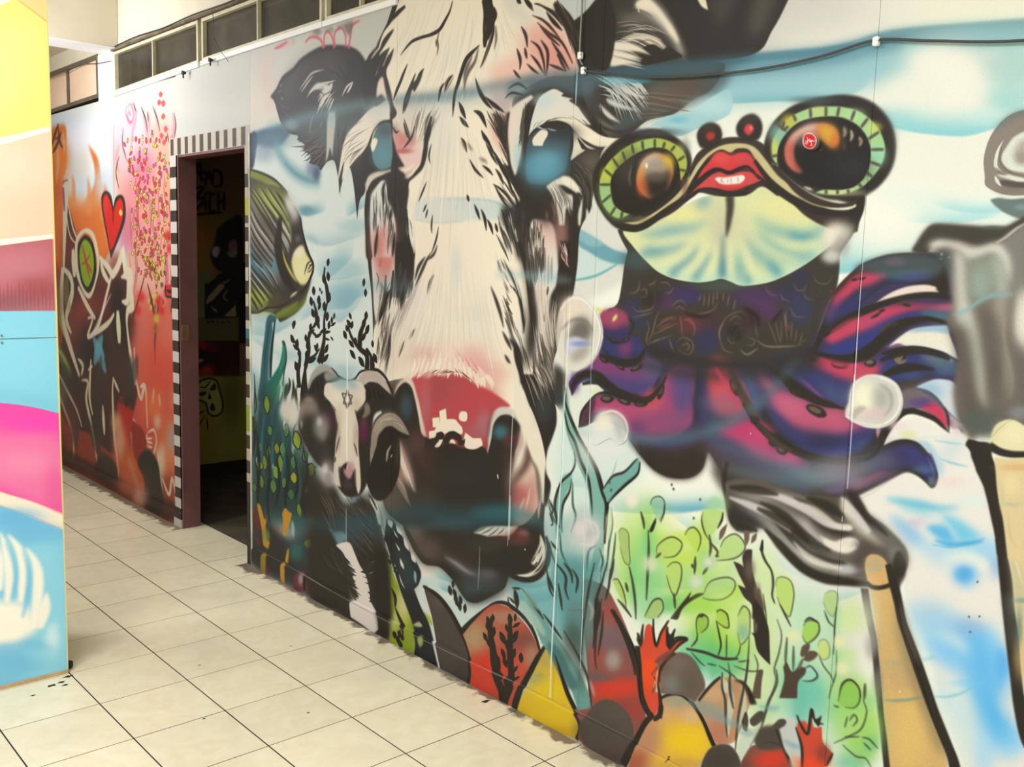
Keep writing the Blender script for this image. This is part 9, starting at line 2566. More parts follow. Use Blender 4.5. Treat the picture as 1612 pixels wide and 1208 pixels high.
S 692 1.3 .9 5.4,31,6.6|-1452 -384 3 3 -2 3
S 691 1.3 .9 5.3,30,6.4|-1427 -398 4 3 -2 3
S 692 1.3 .9 5.5,31,6.6|-1451 -367 4 3 -2 3
S 691 1.3 .9 5.4,30,6.5|-1442 -363 4 2 -2 4
S 692 1.4 .9 5.6,31,6.8|-1490 -354 3 3 -2 4
S 691 1.4 .9 5.6,31,6.7|-1478 -338 4 3 -2 4
S 692 1.4 .9 5.7,31,6.7|-1483 -328 3 3 -2 4
S 691 1.4 .9 5.5,31,6.7|-1478 -386 4 2 -3 4
S 692 1.3 .9 5.3,30,6.5|-1431 -394 3 3 -2 4
S 691 1.3 .9 5.4,30,6.5|-1440 -381 4 3 -2 4
S 692 1.4 .9 5.7,31,6.7|-1491 -337 4 3 -2 4
S 691 1.4 .9 5.6,31,6.7|-1483 -335 3 3 -2 3
S 692 1.3 .9 5.5,31,6.6|-1458 -376 4 3 -2 3
S 691 1.3 .9 5.4,31,6.5|-1449 -374 3 3 -2 4
S 692 1.3 .9 5.3,30,6.5|-1429 -401 4 3 -2 4
S 691 1.3 .9 5.5,31,6.6|-1466 -385 4 3 -2 3
S 692 1.3 .9 5.4,30,6.5|-1436 -380 4 3 -2 3
S 691 1.4 .9 5.6,31,6.6|-1466 -329 4 3 -2 3
S 692 1.4 .9 5.6,31,6.7|-1473 -336 3 3 -2 3
S 691 1.4 .9 5.5,31,6.7|-1483 -394 4 3 -2 3
S 692 1.4 .9 5.6,31,6.6|-1467 -345 4 3 -2 4
S 691 1.4 .9 5.5,31,6.7|-1473 -388 4 3 -2 4
S 692 1.3 .9 5.5,30,6.5|-1446 -339 4 3 -2 4
S 691 1.3 .9 5.5,31,6.6|-1456 -336 4 3 -3 4
S 692 1.3 .9 5.5,31,6.6|-1459 -347 3 3 -2 3
S 321 2 .9 10,25,10|-1467 -326 5 30 -5 25 0 34
S 321 2 .9 8.3,21,8.3|-1469 -296 7 7
S 321 2.1 .9 9.5,26,10|-1492 -361 18 30 6 25
S 321 2 .9 9.2,21,8.5|-1444 -343 -11 26 -10 16
S 321 1.9 .9 9.4,23,9.3|-1403 -369 5 19 -7 30
S 321 2.1 .9 8.8,21,8.4|-1504 -370 -30 42 -29 33
S 321 2.2 .9 11,27,11|-1547 -332 -9 32
D 693 .95 1227,-88,403|-1439 -323
D 693 .95 1245,-80,404|-1448 -337
D 693 .95 1563,-130,461|-1560 -297
D 693 .95 1617,-154,475|-1575 -272
D 693 .95 1483,-110,444|-1534 -317
D 693 .95 1436,-91,433|-1519 -339
D 693 .95 1165,-67,388|-1416 -351
D 693 .95 1117,-27,371|-1402 -415
D 693 .95 1132,-17,371|-1410 -434
D 693 .95 1279,-101,415|-1459 -309
D 694 .9 1279,-101,415|-1459 -309
D 695 .8 1296,-106,272|-1464 -292
F 696 2.6|-1422 -361! 30 -3! 3 18! -28 2!
S 62 1.9 1 20,14,7.7|-1422 -361 2 16 31 -1
S 62 1.9 1 8.5,23,13|-1419 -354 15 2 9 -7
S 697 5.2 .7 14,39,16|-1537 -637 12 21 -14 24 -9 25
S 697 5 .7 14,38,14|-1498 -625 12 27 11 30
S 697 4.8 .7 13,33,12|-1453 -624 11 25 17 30
S 697 5.2 .7 15,29,11|-1551 -628 -8 14 13 12
S 697 4.6 .7 13,34,13|-1388 -608 5 19 -12 22
S 697 4.9 .7 15,41,15|-1472 -616 -2 29
S 697 5.5 .7 15,39,15|-1596 -576 -16 20 13 22
S 697 4.6 .7 14,36,14|-1377 -593 -7 22
S 98 1.8 .85 5.6,14,4.6|-1577 -602 -5 25 19 29
S 98 1.7 .85 4.1,12,4.1|-1533 -636 12 16
S 98 1.7 .85 3.8,15,4.9|-1504 -628 18 21 6 20
S 98 1.6 .85 3.7,13,4.3|-1459 -624 17 20 9 18
S 98 1.5 .85 4.3,13,4.4|-1382 -608 6 19 -8 18
S 98 1.8 .85 5.1,16,5.2|-1597 -560 -16 25 12 27
S 98 1.7 .85 5,15,5|-1479 -619 3 17
S 98 1.6 .85 4.4,13,4.4|-1407 -582 6 15
S 698 2.1 .8 8.1,16,4|-1561 -634 -4 12 20 15 11 -12 -10 -16 -14 4
S 698 2.1 .8 6.3,15,6.3|-1551 -625 6 8
F 359 2.5 .9|-1428 -606 8 -4 8 5 -9 4
F 359 2.5 .9|-1419 -588 7 -4 8 6 -9 4
F 359 2.6 .9|-1435 -579 7 -4 9 5 -9 4
F 359 2.5 .9|-1426 -569 7 -4 8 5 -8 4
F 359 2.5 .9|-1435 -638 7 -4 8 5 -8 4
F 359 2.5 .9|-1442 -627 8 -4 8 5 -9 4
F 359 2.5 .9|-1427 -625 8 -4 8 6 -9 4
F 62 3|-1645 -396! -10 -24 -13 -27 -13 -33 1 -19 20 -8 22 8 10 20! 12 -16 26 -3 13 12 -1 26 -27 29 -24 21
F 699 3|-1645 -409! -9 -22 -11 -24 -8 -28 5 -15 15 -2 14 13 11 15! 15 -15 19 -6 10 12 -5 21 -23 26 -20 19
D 700 .6 1356,-100,1859|-1662 -485
F 692 2.2|-1603 -471 8 -5 8 7 -9 4
S 701 2.3 1 24,18,5.9|-1628 -476 -2 24
F 124 8 .9|-1861 -499! 40 51 7 17 89 56 34 -23 67 31 39 -46 12 34 19 36 -22 28 9 80 25 50 -31 59 53 46 -71 12 -92 2 -99 -17 -109 4 -53 -57 42 -129 19 -105
D 702 .7 20896,-1060,8982|-1842 -407
D 703 .7 41525,-2675,5017|-1763 -310
D 704 .7 33791,-2788,17598|-1649 -333
D 674 .7 7970,-367,2911|-1623 -388
D 186 .9 8052,-1348,14402|-1620 -323
D 186 .8 13620,-1539,9584|-1592 -287
D 705 .6 46690,-4301,12025|-1828 -271
D 254 .7 40492,-4217,11344|-1743 -248
F 197 3.5|-1877 -529! 28 -3! -4 40 -29 116! -9 0
S 706 3.5 .8 29,14,9.4|-1877 -526 5 -5 23 -1
S 706 3.5 .8 37,44,29|-1876 -520 2 42
S 197 3.4 1 16,26,13|-1853 -490 23 42 25 23
S 197 3.5 1 17,20,9.8|-1867 -487 18 50 34 18
S 197 3.6 1 32,73,30|-1892 -375 36 13 13 14 -2 18 -15 19 -21 29 25 26
S 197 3.6 1 65,86,30|-1892 -375 -14 48 5 49 34 44 50 53
S 707 13.4 .5 28,130,26|-1865 -365 -12 37 24 35
S 197 3.3 1 62,26,58,26,51,63|-1817 -396 7 -29 40 -17 41 8 22 34 -2 25 -27 35 -26 10 -32 -19 -20 -23 -3 -24
F 62 3.3|-1808 -393 6 -26 36 -16 36 13 14 30 -6 29 -35 27 -37 -16
F 708 3.3|-1798 -393 8 -23 23 -11 29 10 13 25 -7 26 -27 21 -26 -13
S 709 3.3 1 12,37,12|-1784 -419 19 28 18 34
S 709 3.3 1 8,17,5.7|-1739 -405 -22 14 -31 9
S 709 3.3 1 8.9,27,8.8|-1757 -385 23 16
S 197 3 1 33,57,60,79,73,72,27,46,39|-1699 -398! 38 16! 22 13! 23 -14! 27 -27! 9 34! 21 2! 0 11! -4 8! 8 33! -21 7! -5 22 14 52 19 44
S 197 3 1 42,78,42|-1620 -312 4 54
S 197 3 1 15,73,15|-1602 -367 32 -1 -5 37 -26 3
S 197 3.1 1 43,55,29|-1691 -398 6 22 30 21
S 197 3.3 1 16,38,34|-1765 -290 25 -1 -28 34 52 -21 44 -54 25 -34
S 197 3.4 1 33,52,28|-1812 -343 49 33 36 18
S 197 3.5 1 50,93,50|-1833 -410 4 50
S 197 3.2 1 19,44,23|-1751 -259 83 -28 32 -19
S 177 2.9 .6 17,29,17|-1592 -413 5 35
S 177 3.2 .6 12,20,12|-1649 -338 -102 79
S 314 8.2 .85 25,119,27|-1742 -259 31 26 29 31
S 314 8.2 .85 23,120,27|-1693 -266 -35 40 -10 16
S 314 8.1 .85 19,83,19|-1727 -246 40 16
F 198 9.3|-1940 -222 15 -7 54 32 8 23 -38 -4 -26 -23
S 710 4.6 1 14,43,18|-1945 -225 47 21 30 28
S 710 4.6 1 22,45,19|-1940 -319 20 42 26 30
D 711 .7 6194,-1559,12650|-1927 -307
S 712 3.7 1 16,36,19|-1949 -182 46 27 62 36 29 30
S 712 3.7 1 19,45,23|-1948 -143 41 36 43 41 0 50
S 712 3.4 1 7.5,48,21|-1809 -175 35 -1 -11 31 15 31 22 42 10 37
S 712 3.5 1 12,42,18|-1824 -213 26 10 -10 19
S 712 3.4 1 20,47,20|-1754 -219 -13 66 14 34
S 712 3.2 1 18,44,19|-1647 -199 -6 32 4 68 12 43 5 39
S 712 3.1 1 14,33,14|-1647 -196 25 20
S 712 2.9 1 17,31,16|-1551 -257 4 47 19 33 15 -23 6 4 4 63
S 712 2.8 1 6.7,27,12|-1504 -125 27 -9 9 17 -17 24 -20 -13
S 712 2.8 1 14,34,15|-1473 -200 -8 25
S 712 2.7 1 16,36,16|-1454 -194 2 20
S 712 3 1 12,27,11|-1565 -140 34 17
S 712 2.8 1 16,37,16|-1465 -107 11 50 11 46
S 712 2.7 1 13,29,15|-1448 -63 25 21 13 -28 12 23
S 197 3.4 1 9,24,8.8|-1772 -197 26 -11
S 197 3.3 1 20,53,20|-1702 -144 5 52
S 197 3 1 17,46,17|-1574 -117 19 47
S 197 2.9 1 6.6,35,13|-1531 -195 18 -5 -11 17
S 197 2.9 1 10,17,6.2|-1504 -122 -7 7 27 -5
S 197 2.9 1 6.7,18,6.6|-1508 -111 24 -1
S 197 2.9 1 6.8,18,6.7|-1505 -104 20 -1
F 713 3.8|-1630 -164! 23 -6 14 18! 22 -14 10 12 -12 32 -18 47! -28 -29 -12 -38
F 62 7.6 .7|-1637 -169 22 3 30 -7 28 5 -7 15 -29 -5 -37 -1
D 714 .9 30774,-6008,11144|-1577 -66
D 715 .6 6990,-1518,2233|-1523 -22
D 716 .9 5405,-1270,6534|-1627 -92
D 607 .8 3816,-687,2168|-1640 -123
D 717 .9 10104,-2068,10906|-1426 -124
D 718 .8 3501,-767,5204|-1407 -127
D 197 .9 2668,-647,4060|-1450 -89
D 719 .6 5579,-1139,4006|-1415 -95
D 622 .6 32382,-3644,8854|-1459 -237
D 720 .7 11036,-1639,4137|-1475 -173
D 721 .6 2361,-442,3666|-1398 -193
D 722 .8 1327,-237,1012|-1463 -149
F 723 7.4|-1566 -134 49 9 5 26 -36 28 -20 -19
F 62 7.2|-1548 -71 43 -29 39 14 12 29 11 46 -80 6 2 -39
F 62 12.4 .9|-1716 -54 64 1 12 38 -79 3 -33 -11
F 724 11.9 .75|-1924 -31 173 1 215 0 156 -5! -2 31! -142 5 -264 -6 -139 4
D 725 .8 21585,-4387,4017|-1579 -27
D 726 .8 7195,-1583,2282|-1537 -13
S 66 13.7 .7 23,170,34|-1938 -192 73 33 25 34
S 66 13.6 .7 38,189,38|-1860 -114 13 70
S 66 12.7 .7 30,121,24|-1779 -109 47 46 31 18
S 66 12.4 .7 31,167,34|-1703 -230 -23 90 2 76
S 66 11.2 .7 27,136,27|-1566 -242 -19 72
S 66 11 .7 24,119,24|-1538 -245 -32 57
D 727 .5 8966,-1662,6086|-1924 -137
D 604 .5 23745,-4700,13811|-1891 -81
D 728 .6 14425,-2977,6626|-1934 -29
F 729 11.3 .4|-1591 -64 15 -8 53 67 -14 -3
S 730 1.1 .6 15,21,15|-1617 -612 -5 61 -3 60
F 88 .8|-1388 -557! 9 -3 212 -2 14 2! 0 8 -14 4 -206 2!
F 88 0|-1400 -548! 26 0! 0 560! -26 0!
F 281 0|-1400 -572! 255 0! 0 24! -255 0!
F 144 0|-1167 -572! 17 0! 0 584! -17 0!
F 605 0|-1396 -571! 11 0! 0 23! -11 0!
F 605 0|-1372 -571! 12 0! 0 23! -12 0!
F 605 0|-1347 -571! 11 0! 0 23! -11 0!
F 605 0|-1322 -571! 11 0! 0 23! -11 0!
F 605 0|-1298 -571! 12 0! 0 23! -12 0!
F 605 0|-1273 -571! 11 0! 0 23! -11 0!
F 605 0|-1248 -571! 11 0! 0 23! -11 0!
F 605 0|-1224 -571! 11 0! 0 23! -11 0!
F 605 0|-1199 -571! 11 0! 0 23! -11 0!
F 605 0|-1175 -571! 12 0! 0 23! -12 0!
F 98 0|-1400 -532! 27 0! 0 15! -27 0!
F 98 0|-1400 -501! 27 0! 0 16! -27 0!
F 98 0|-1400 -470! 27 0! 0 16! -27 0!
F 98 0|-1400 -438! 27 0! 0 16! -27 0!
F 98 0|-1400 -407! 27 0! 0 16! -27 0!
F 98 0|-1400 -375! 27 0! 0 16! -27 0!
F 98 0|-1400 -344! 27 0! 0 16! -27 0!
F 98 0|-1400 -312! 27 0! 0 16! -27 0!
F 98 0|-1400 -281! 27 0! 0 16! -27 0!
F 98 0|-1400 -249! 27 0! 0 16! -27 0!
F 98 0|-1400 -218! 27 0! 0 16! -27 0!
F 98 0|-1400 -186! 27 0! 0 16! -27 0!
F 98 0|-1400 -155! 27 0! 0 16! -27 0!
F 98 0|-1400 -123! 27 0! 0 16! -27 0!
F 98 0|-1400 -92! 27 0! 0 16! -27 0!
F 98 0|-1400 -60! 27 0! 0 16! -27 0!
F 98 0|-1400 -29! 27 0! 0 16! -27 0!
F 181 0|-1168 -512! 16 0! 0 17! -16 0!
F 181 0|-1168 -479! 16 0! 0 18! -16 0!
F 181 0|-1168 -445! 16 0! 0 18! -16 0!
F 181 0|-1168 -411! 16 0! 0 17! -16 0!
F 181 0|-1168 -377! 16 0! 0 17! -16 0!
F 181 0|-1168 -344! 16 0! 0 18! -16 0!
F 181 0|-1168 -310! 16 0! 0 18! -16 0!
F 181 0|-1168 -276! 16 0! 0 17! -16 0!
F 181 0|-1168 -242! 16 0! 0 17! -16 0!
F 181 0|-1168 -209! 16 0! 0 18! -16 0!
F 181 0|-1168 -175! 16 0! 0 18! -16 0!
F 181 0|-1168 -141! 16 0! 0 17! -16 0!
F 731 0|-1168 -482! 17 0! 0 22! -17 0!
F 732 0|-1168 -460! 17 0! 0 10! -17 0!
F 165 0|-1168 -315! 17 0! 0 13! -17 0!
F 733 0|-1168 -215! 17 0! 0 35! -17 0!
F 734 0|-1168 -112! 17 0! 0 124! -17 0!
'''

POST_STROKES = '''
F 735 0|-816 -1281! 280 -60! -4 134! -282 47!
F 2 2.2|-816 -1281! 163 -35 8 57 -21 24 -158 136!
F 736 .9|-823 -1140! 183 -118! 25 15 26 19! 16 0! 6 181! -27 3! -81 37! -157 69!
F 737 28.7 .7|-824 -1119 198 -106 19 73 -66 96 -155 39
S 738 .9 .8 2.3,4.8,4.8|-643 -1259 28 16 30 19
F 739 .9|-831 -949! 157 -66! 83 -29! 13 -1! 0 10! -13 0! -84 33! -157 73!
F 740 .6|-832 -929! 157 -73! 84 -33! 13 -1! -6 190! -13 -1! -84 10! -156 15!
D 741 .5 7293,-670,8254|-637 -892
D 742 .5 7014,-659,2915|-656 -958
F 739 1|-837 -820! 156 -17! 87 -12! 10 -1! 0 10! -10 -1! -87 15! -156 16!
F 743 .6|-837 -810! 156 -16! 87 -15! 16 -1! -4 134! -103 -1! -157 -2!
D 744 .6 4009,-136,2077|-661 -789
D 154 .6 2746,-36,1061|-620 -749
D 745 .7 3968,18,523|-674 -723
D 746 .6 1216,-68,1369|-618 -801
S 747 .7 .5 1,4.1,1|-689 -766 -1 23 0 33
S 747 .7 .5 1,4.2,1|-683 -758 -1 15 0 33
S 747 .7 .5 1,4.2,1|-677 -750 -1 7 0 33
S 747 .7 .5 1,4.2,1.1|-671 -765 0 22 -1 33
S 747 .7 .5 1.1,4.2,1.1|-665 -757 0 14 0 33
S 747 .7 .5 1.1,4.2,1.1|-659 -749 0 6 0 33
S 747 .7 .5 1.1,4.3,1.1|-652 -764 0 21 0 33
S 747 .7 .5 1.1,4.3,1.1|-646 -756 0 13 0 33
S 747 .7 .5 1.1,4.3,1.1|-639 -748 -1 5 0 33
S 747 .7 .5 1.1,4.3,1.1|-632 -763 -1 20 0 33
S 747 .7 .5 1.1,4.3,1.1|-626 -755 -1 12 0 33
S 747 .7 .5 1.1,4.4,1.1|-620 -747 0 4 0 34
S 747 .7 .5 1.1,4.4,1.1|-613 -762 0 19 0 34
S 747 .8 .5 1.1,4.4,1.1|-607 -754 0 11 0 34
S 747 .8 .5 1.1,4.4,1.1|-600 -746 0 3 0 34
S 747 .8 .5 1.1,4.5,1.1|-593 -761 -1 18 1 34
F 748 .5|-842 -711! 260 3! 0 199! -12 -6 -44 -16 -53 -12 -157 -28!
D 749 .5 7477,46,8784|-646 -627
F 750 10.9 .5|-847 -593 157 24 97 28 -1 25 -97 -28 -157 -27
F 751 1|-848 -571! 157 28 53 12 47 16! 9 1! -7 220! -2 -28 -106 -57 -156 -82!
F 752 22 .8|-850 -527 157 37 105 23 -3 135 -106 -52 -156 -77
D 753 .7 4393,397,406|-628 -498
D 754 .5 4281,481,1189|-652 -426
D 755 .6 751,-57,5479|-601 -358
F 756 2.8|-853 -459! 156 82 53 25 53 33! 9 4! -1 32! -8 -6 -54 -34 -53 -30 -156 -80!
S 757 .8 .5 1.8,2.7,2.8|-698 -354 53 30 54 34
F 758 .8|-854 -433! 156 81 53 31 54 33! 7 1! 3 342! -297 31!
F 749 28.7 .8|-657 -268 67 12 7 258 -83 2 27 -144
D 759 .7 4181,649,686|-677 -327
D 760 .6 4479,749,735|-634 -289
F 761 13.9|-742 -178 44 7 32 10 19 27 6 32 -27 15 -20 14 -51 -10 -30 -29
S 761 3.1 .95 6.2,38,20|-700 -302 9 34 5 44 -6 58
S 761 3.2 .95 6.3,38,20|-687 -296 18 32 6 38 -6 65
S 761 3.2 .95 6.4,40,21|-656 -265 16 36 2 45 -10 80
S 761 3.1 .95 6.2,38,19|-712 -301 7 52 1 58
S 761 3.3 .95 6.9,43,21|-623 -170 -5 33 -9 35
S 758 3.2 .9 3.7,17,6.8|-691 -283 13 39 2 37 -9 38
S 758 3.2 .9 3.8,17,6.9|-662 -263 8 38 -1 45 -12 49
F 762 12.1 .8|-624 -95 14 -15 6 39 -11 28 -13 -22
S 763 9.4 .7 7.5,30,11|-727 -79 39 -1 39 6 41 25
D 760 .6 1033,250,555|-701 -73
D 760 .5 2131,557,655|-670 -38
S 764 1.5 .9 12,15,16|-815 8 105 -7 66 1 60 -2
S 765 1.3 .7 2.5,5.2,2.7|-815 0 105 -4 66 -1 23 -1
S 766 .5 1 3.2,4.3,3.3|-583 -1244 -2 111 -5 238
S 767 .4 .9 2.2,3.6,2.8|-591 -895 1 440 3 451
'''

ROOM_STROKES = '''
F 768 0|121 -801! 310 -32! -3 941! -323 -50!
F 769 7.6|196 -639 68 2 6 78 -22 72 -54 -6
D 770 .8 2567,-133,3341|215 -577
D 771 .7 3759,-152,6034|224 -525
D 772 .6 3900,-228,3409|267 -630
F 662 5.1|197 -493! 51 -13 -14 49! -4 65! -34 -1!
S 254 2 .95 11,25,12|204 -728 17 -27 6 31
S 254 2 .95 12,23,11|214 -739 6 9 7 -10
S 254 2 .95 12,25,11|227 -711 -3 -22 13 -1 2 12 -12 5
S 254 2 .95 12,25,13|234 -702 10 -36 7 28
S 254 2 .95 12,25,11|254 -707 2 -32 17 2 2 29 -19 4
S 254 2 .95 12,23,12|206 -681 7 -16 17 -2 -17 24 20 2 -24 26 4 -25
S 254 2 .95 12,25,12|233 -686 3 41
S 254 2 .95 11,23,11|233 -686 17 -4
S 254 2 .95 11,25,11|261 -688 -14 7 -1 36 14 -4
S 254 2 .95 12,25,12|268 -692 -1 49
S 254 2.1 .95 12,23,12|267 -669 14 -1
S 254 2.1 .95 13,25,13|282 -693 -1 46
S 254 2 1 9.5,19,7.7|202 -633 27 -5 49 -6
F 254 5.2|263 -604! 28 -21 36 -8 6 139! -64 -9 -24 -36 11 -32
F 773 3.9|249 -545 7 -17 14 3 -8 23
F 774 5.2 .8|294 -573 18 -7 2 27 -20 0
F 775 3.9 .8|287 -549 28 -5 -3 14 -14 3
F 254 2.6|231 -473! 52 -30 65 -11 -2 189! -117 -4!
F 353 2.6|231 -478! 21 -11 9 0 -24 17!
F 776 2.6|234 -423! 3 -16 30 -33! 14 5 -30 33!
F 776 2.7|278 -394! 30 -28 0 -11! 3 40!
S 776 2.1 .8 6.9,14,6.9|245 -420 9 9 9 8
S 776 2.1 .8 6.7,13,6.8|251 -408 9 -3
S 776 2.1 .8 6.7,14,6.8|269 -470 27 -14
S 776 2.1 .8 7,14,7|290 -459 -12 17 12 12
F 777 2.6|201 -388! 116 -2! -1 57! -115 -4!
S 254 1.6 1 5.2,12,5.2|236 -385 1 7 5 -5
S 254 1.6 1 5.1,12,5.1|245 -383 9 4
S 254 1.6 1 5.2,12,5.2|260 -383 5 6
S 254 1.6 1 5.1,12,5.1|271 -381 9 4
S 254 1.6 1 5.1,12,5.1|286 -382 9 4
F 778 2.6|198 -337! 121 10! 0 86! -120 -7!
D 779 .8 1217,39,634|221 -323
D 779 .8 674,26,634|203 -276
D 780 .8 1241,56,1150|232 -260
D 701 .8 1255,42,644|247 -319
F 775 2.6|212 -289 8 -6 6 8 -9 3
S 254 2.6 1 8.4,30,8.4|201 -334 20 25 32 19
S 254 2.6 1 8.7,31,8.6|205 -265 24 -18 36 -10
S 254 2.6 1 8.4,30,8.5|200 -298 35 -2
F 781 5.4|195 -252! 178 11! -1 238! -180 -22!
D 771 .5 5213,228,19646|222 -134
D 782 .6 3603,115,16366|297 -194
F 783 2.6|209 -210 3 -27 26 -6 19 9 8 23 7 34 -3 19 -17 8 -15 -11 -7 -24 -16 -11
S 254 1.6 1 11,14,14,12|209 -196 -4 -19 7 -20 24 -9 21 7 9 27 7 28 -3 24 -18 8 -16 -9 -6 -24 -19 -10 -7 -1 -5 -7 5 -7
F 254 1.6|213 -210 15 -3 5 4 -10 7 -9 -2
F 254 1.6|240 -215 13 -17 3 16
F 254 1.3|238 -210! 8 16! -11 1!
F 254 1.6|240 -170 7 -14 7 17 -7 4
S 254 1.3 1 4.1,10,4.4|214 -226 14 4 15 -16
S 254 1.3 .9 4.3,12,4.3|201 -155 27 -12
S 254 1.3 .9 4.1,12,4.4|203 -138 7 7 17 -22
S 254 1.3 .9 4.3,12,4.3|232 -148 2 33
'''

# ------------------------------------------------------------------ materials
def node_mat(name):
    m = bpy.data.materials.new(name)
    m.use_nodes = True
    nt = m.node_tree
    b = nt.nodes['Principled BSDF']
    return m, nt, b


def plain(name, c, rough=.6, spec=.4, noise=.0, scale=8.0, bump=.0, metal=0.0):
    """painted or plastered surface: colour c with soft mottling"""
    m, nt, b = node_mat(name)
    b.inputs['Roughness'].default_value = rough
    b.inputs['Specular IOR Level'].default_value = spec
    b.inputs['Metallic'].default_value = metal
    b.inputs['Base Color'].default_value = (*c, 1)
    if noise or bump:
        tc = nt.nodes.new('ShaderNodeTexCoord')
        n = nt.nodes.new('ShaderNodeTexNoise')
        n.inputs['Scale'].default_value = scale
        n.inputs['Detail'].default_value = 6
        nt.links.new(tc.outputs['Object'], n.inputs['Vector'])
    if noise:
        r = nt.nodes.new('ShaderNodeValToRGB')
        r.color_ramp.elements[0].position = .3
        r.color_ramp.elements[1].position = .72
        r.color_ramp.elements[0].color = (*[v * (1 - noise) for v in c], 1)
        r.color_ramp.elements[1].color = (*[min(1, v * (1 + noise * .4)) for v in c], 1)
        nt.links.new(n.outputs['Fac'], r.inputs[0])
        nt.links.new(r.outputs[0], b.inputs['Base Color'])
    if bump:
        k = nt.nodes.new('ShaderNodeBump')
        k.inputs['Strength'].default_value = bump
        k.inputs['Distance'].default_value = .004
        nt.links.new(n.outputs['Fac'], k.inputs['Height'])
        nt.links.new(k.outputs[0], b.inputs['Normal'])
    return m


def paint_mat(name, canvas, rough=.5, gain=.80):
    """hand-painted surface: the canvas is painted above, brush stroke by brush stroke"""
    im = bpy.data.images.new(name, canvas.w, canvas.h, alpha=False)
    buf = np.ones((canvas.h, canvas.w, 4), np.float32)
    buf[..., :3] = np.clip(canvas.img[::-1], 0, 1)
    im.pixels.foreach_set(buf.ravel())
    im.update()
    im.pack()
    m, nt, b = node_mat(name)
    t = nt.nodes.new('ShaderNodeTexImage')
    t.image = im
    t.extension = 'EXTEND'
    tc = nt.nodes.new('ShaderNodeTexCoord')
    n = nt.nodes.new('ShaderNodeTexNoise')
    n.inputs['Scale'].default_value = 420
    n.inputs['Detail'].default_value = 3
    nt.links.new(tc.outputs['Object'], n.inputs['Vector'])
    # fine grain of sprayed and rolled paint
    mr = nt.nodes.new('ShaderNodeMapRange')
    mr.inputs['From Min'].default_value, mr.inputs['From Max'].default_value = .25, .75
    mr.inputs['To Min'].default_value, mr.inputs['To Max'].default_value = gain * .9, gain * 1.08
    nt.links.new(n.outputs['Fac'], mr.inputs['Value'])
    mx = nt.nodes.new('ShaderNodeVectorMath')
    mx.operation = 'SCALE'
    nt.links.new(t.outputs['Color'], mx.inputs[0])
    nt.links.new(mr.outputs[0], mx.inputs['Scale'])
    nt.links.new(mx.outputs[0], b.inputs['Base Color'])
    b.inputs['Roughness'].default_value = rough
    b.inputs['Specular IOR Level'].default_value = .2
    k = nt.nodes.new('ShaderNodeBump')
    k.inputs['Strength'].default_value = .06
    k.inputs['Distance'].default_value = .002
    nt.links.new(n.outputs['Fac'], k.inputs['Height'])
    nt.links.new(k.outputs[0], b.inputs['Normal'])
    return m


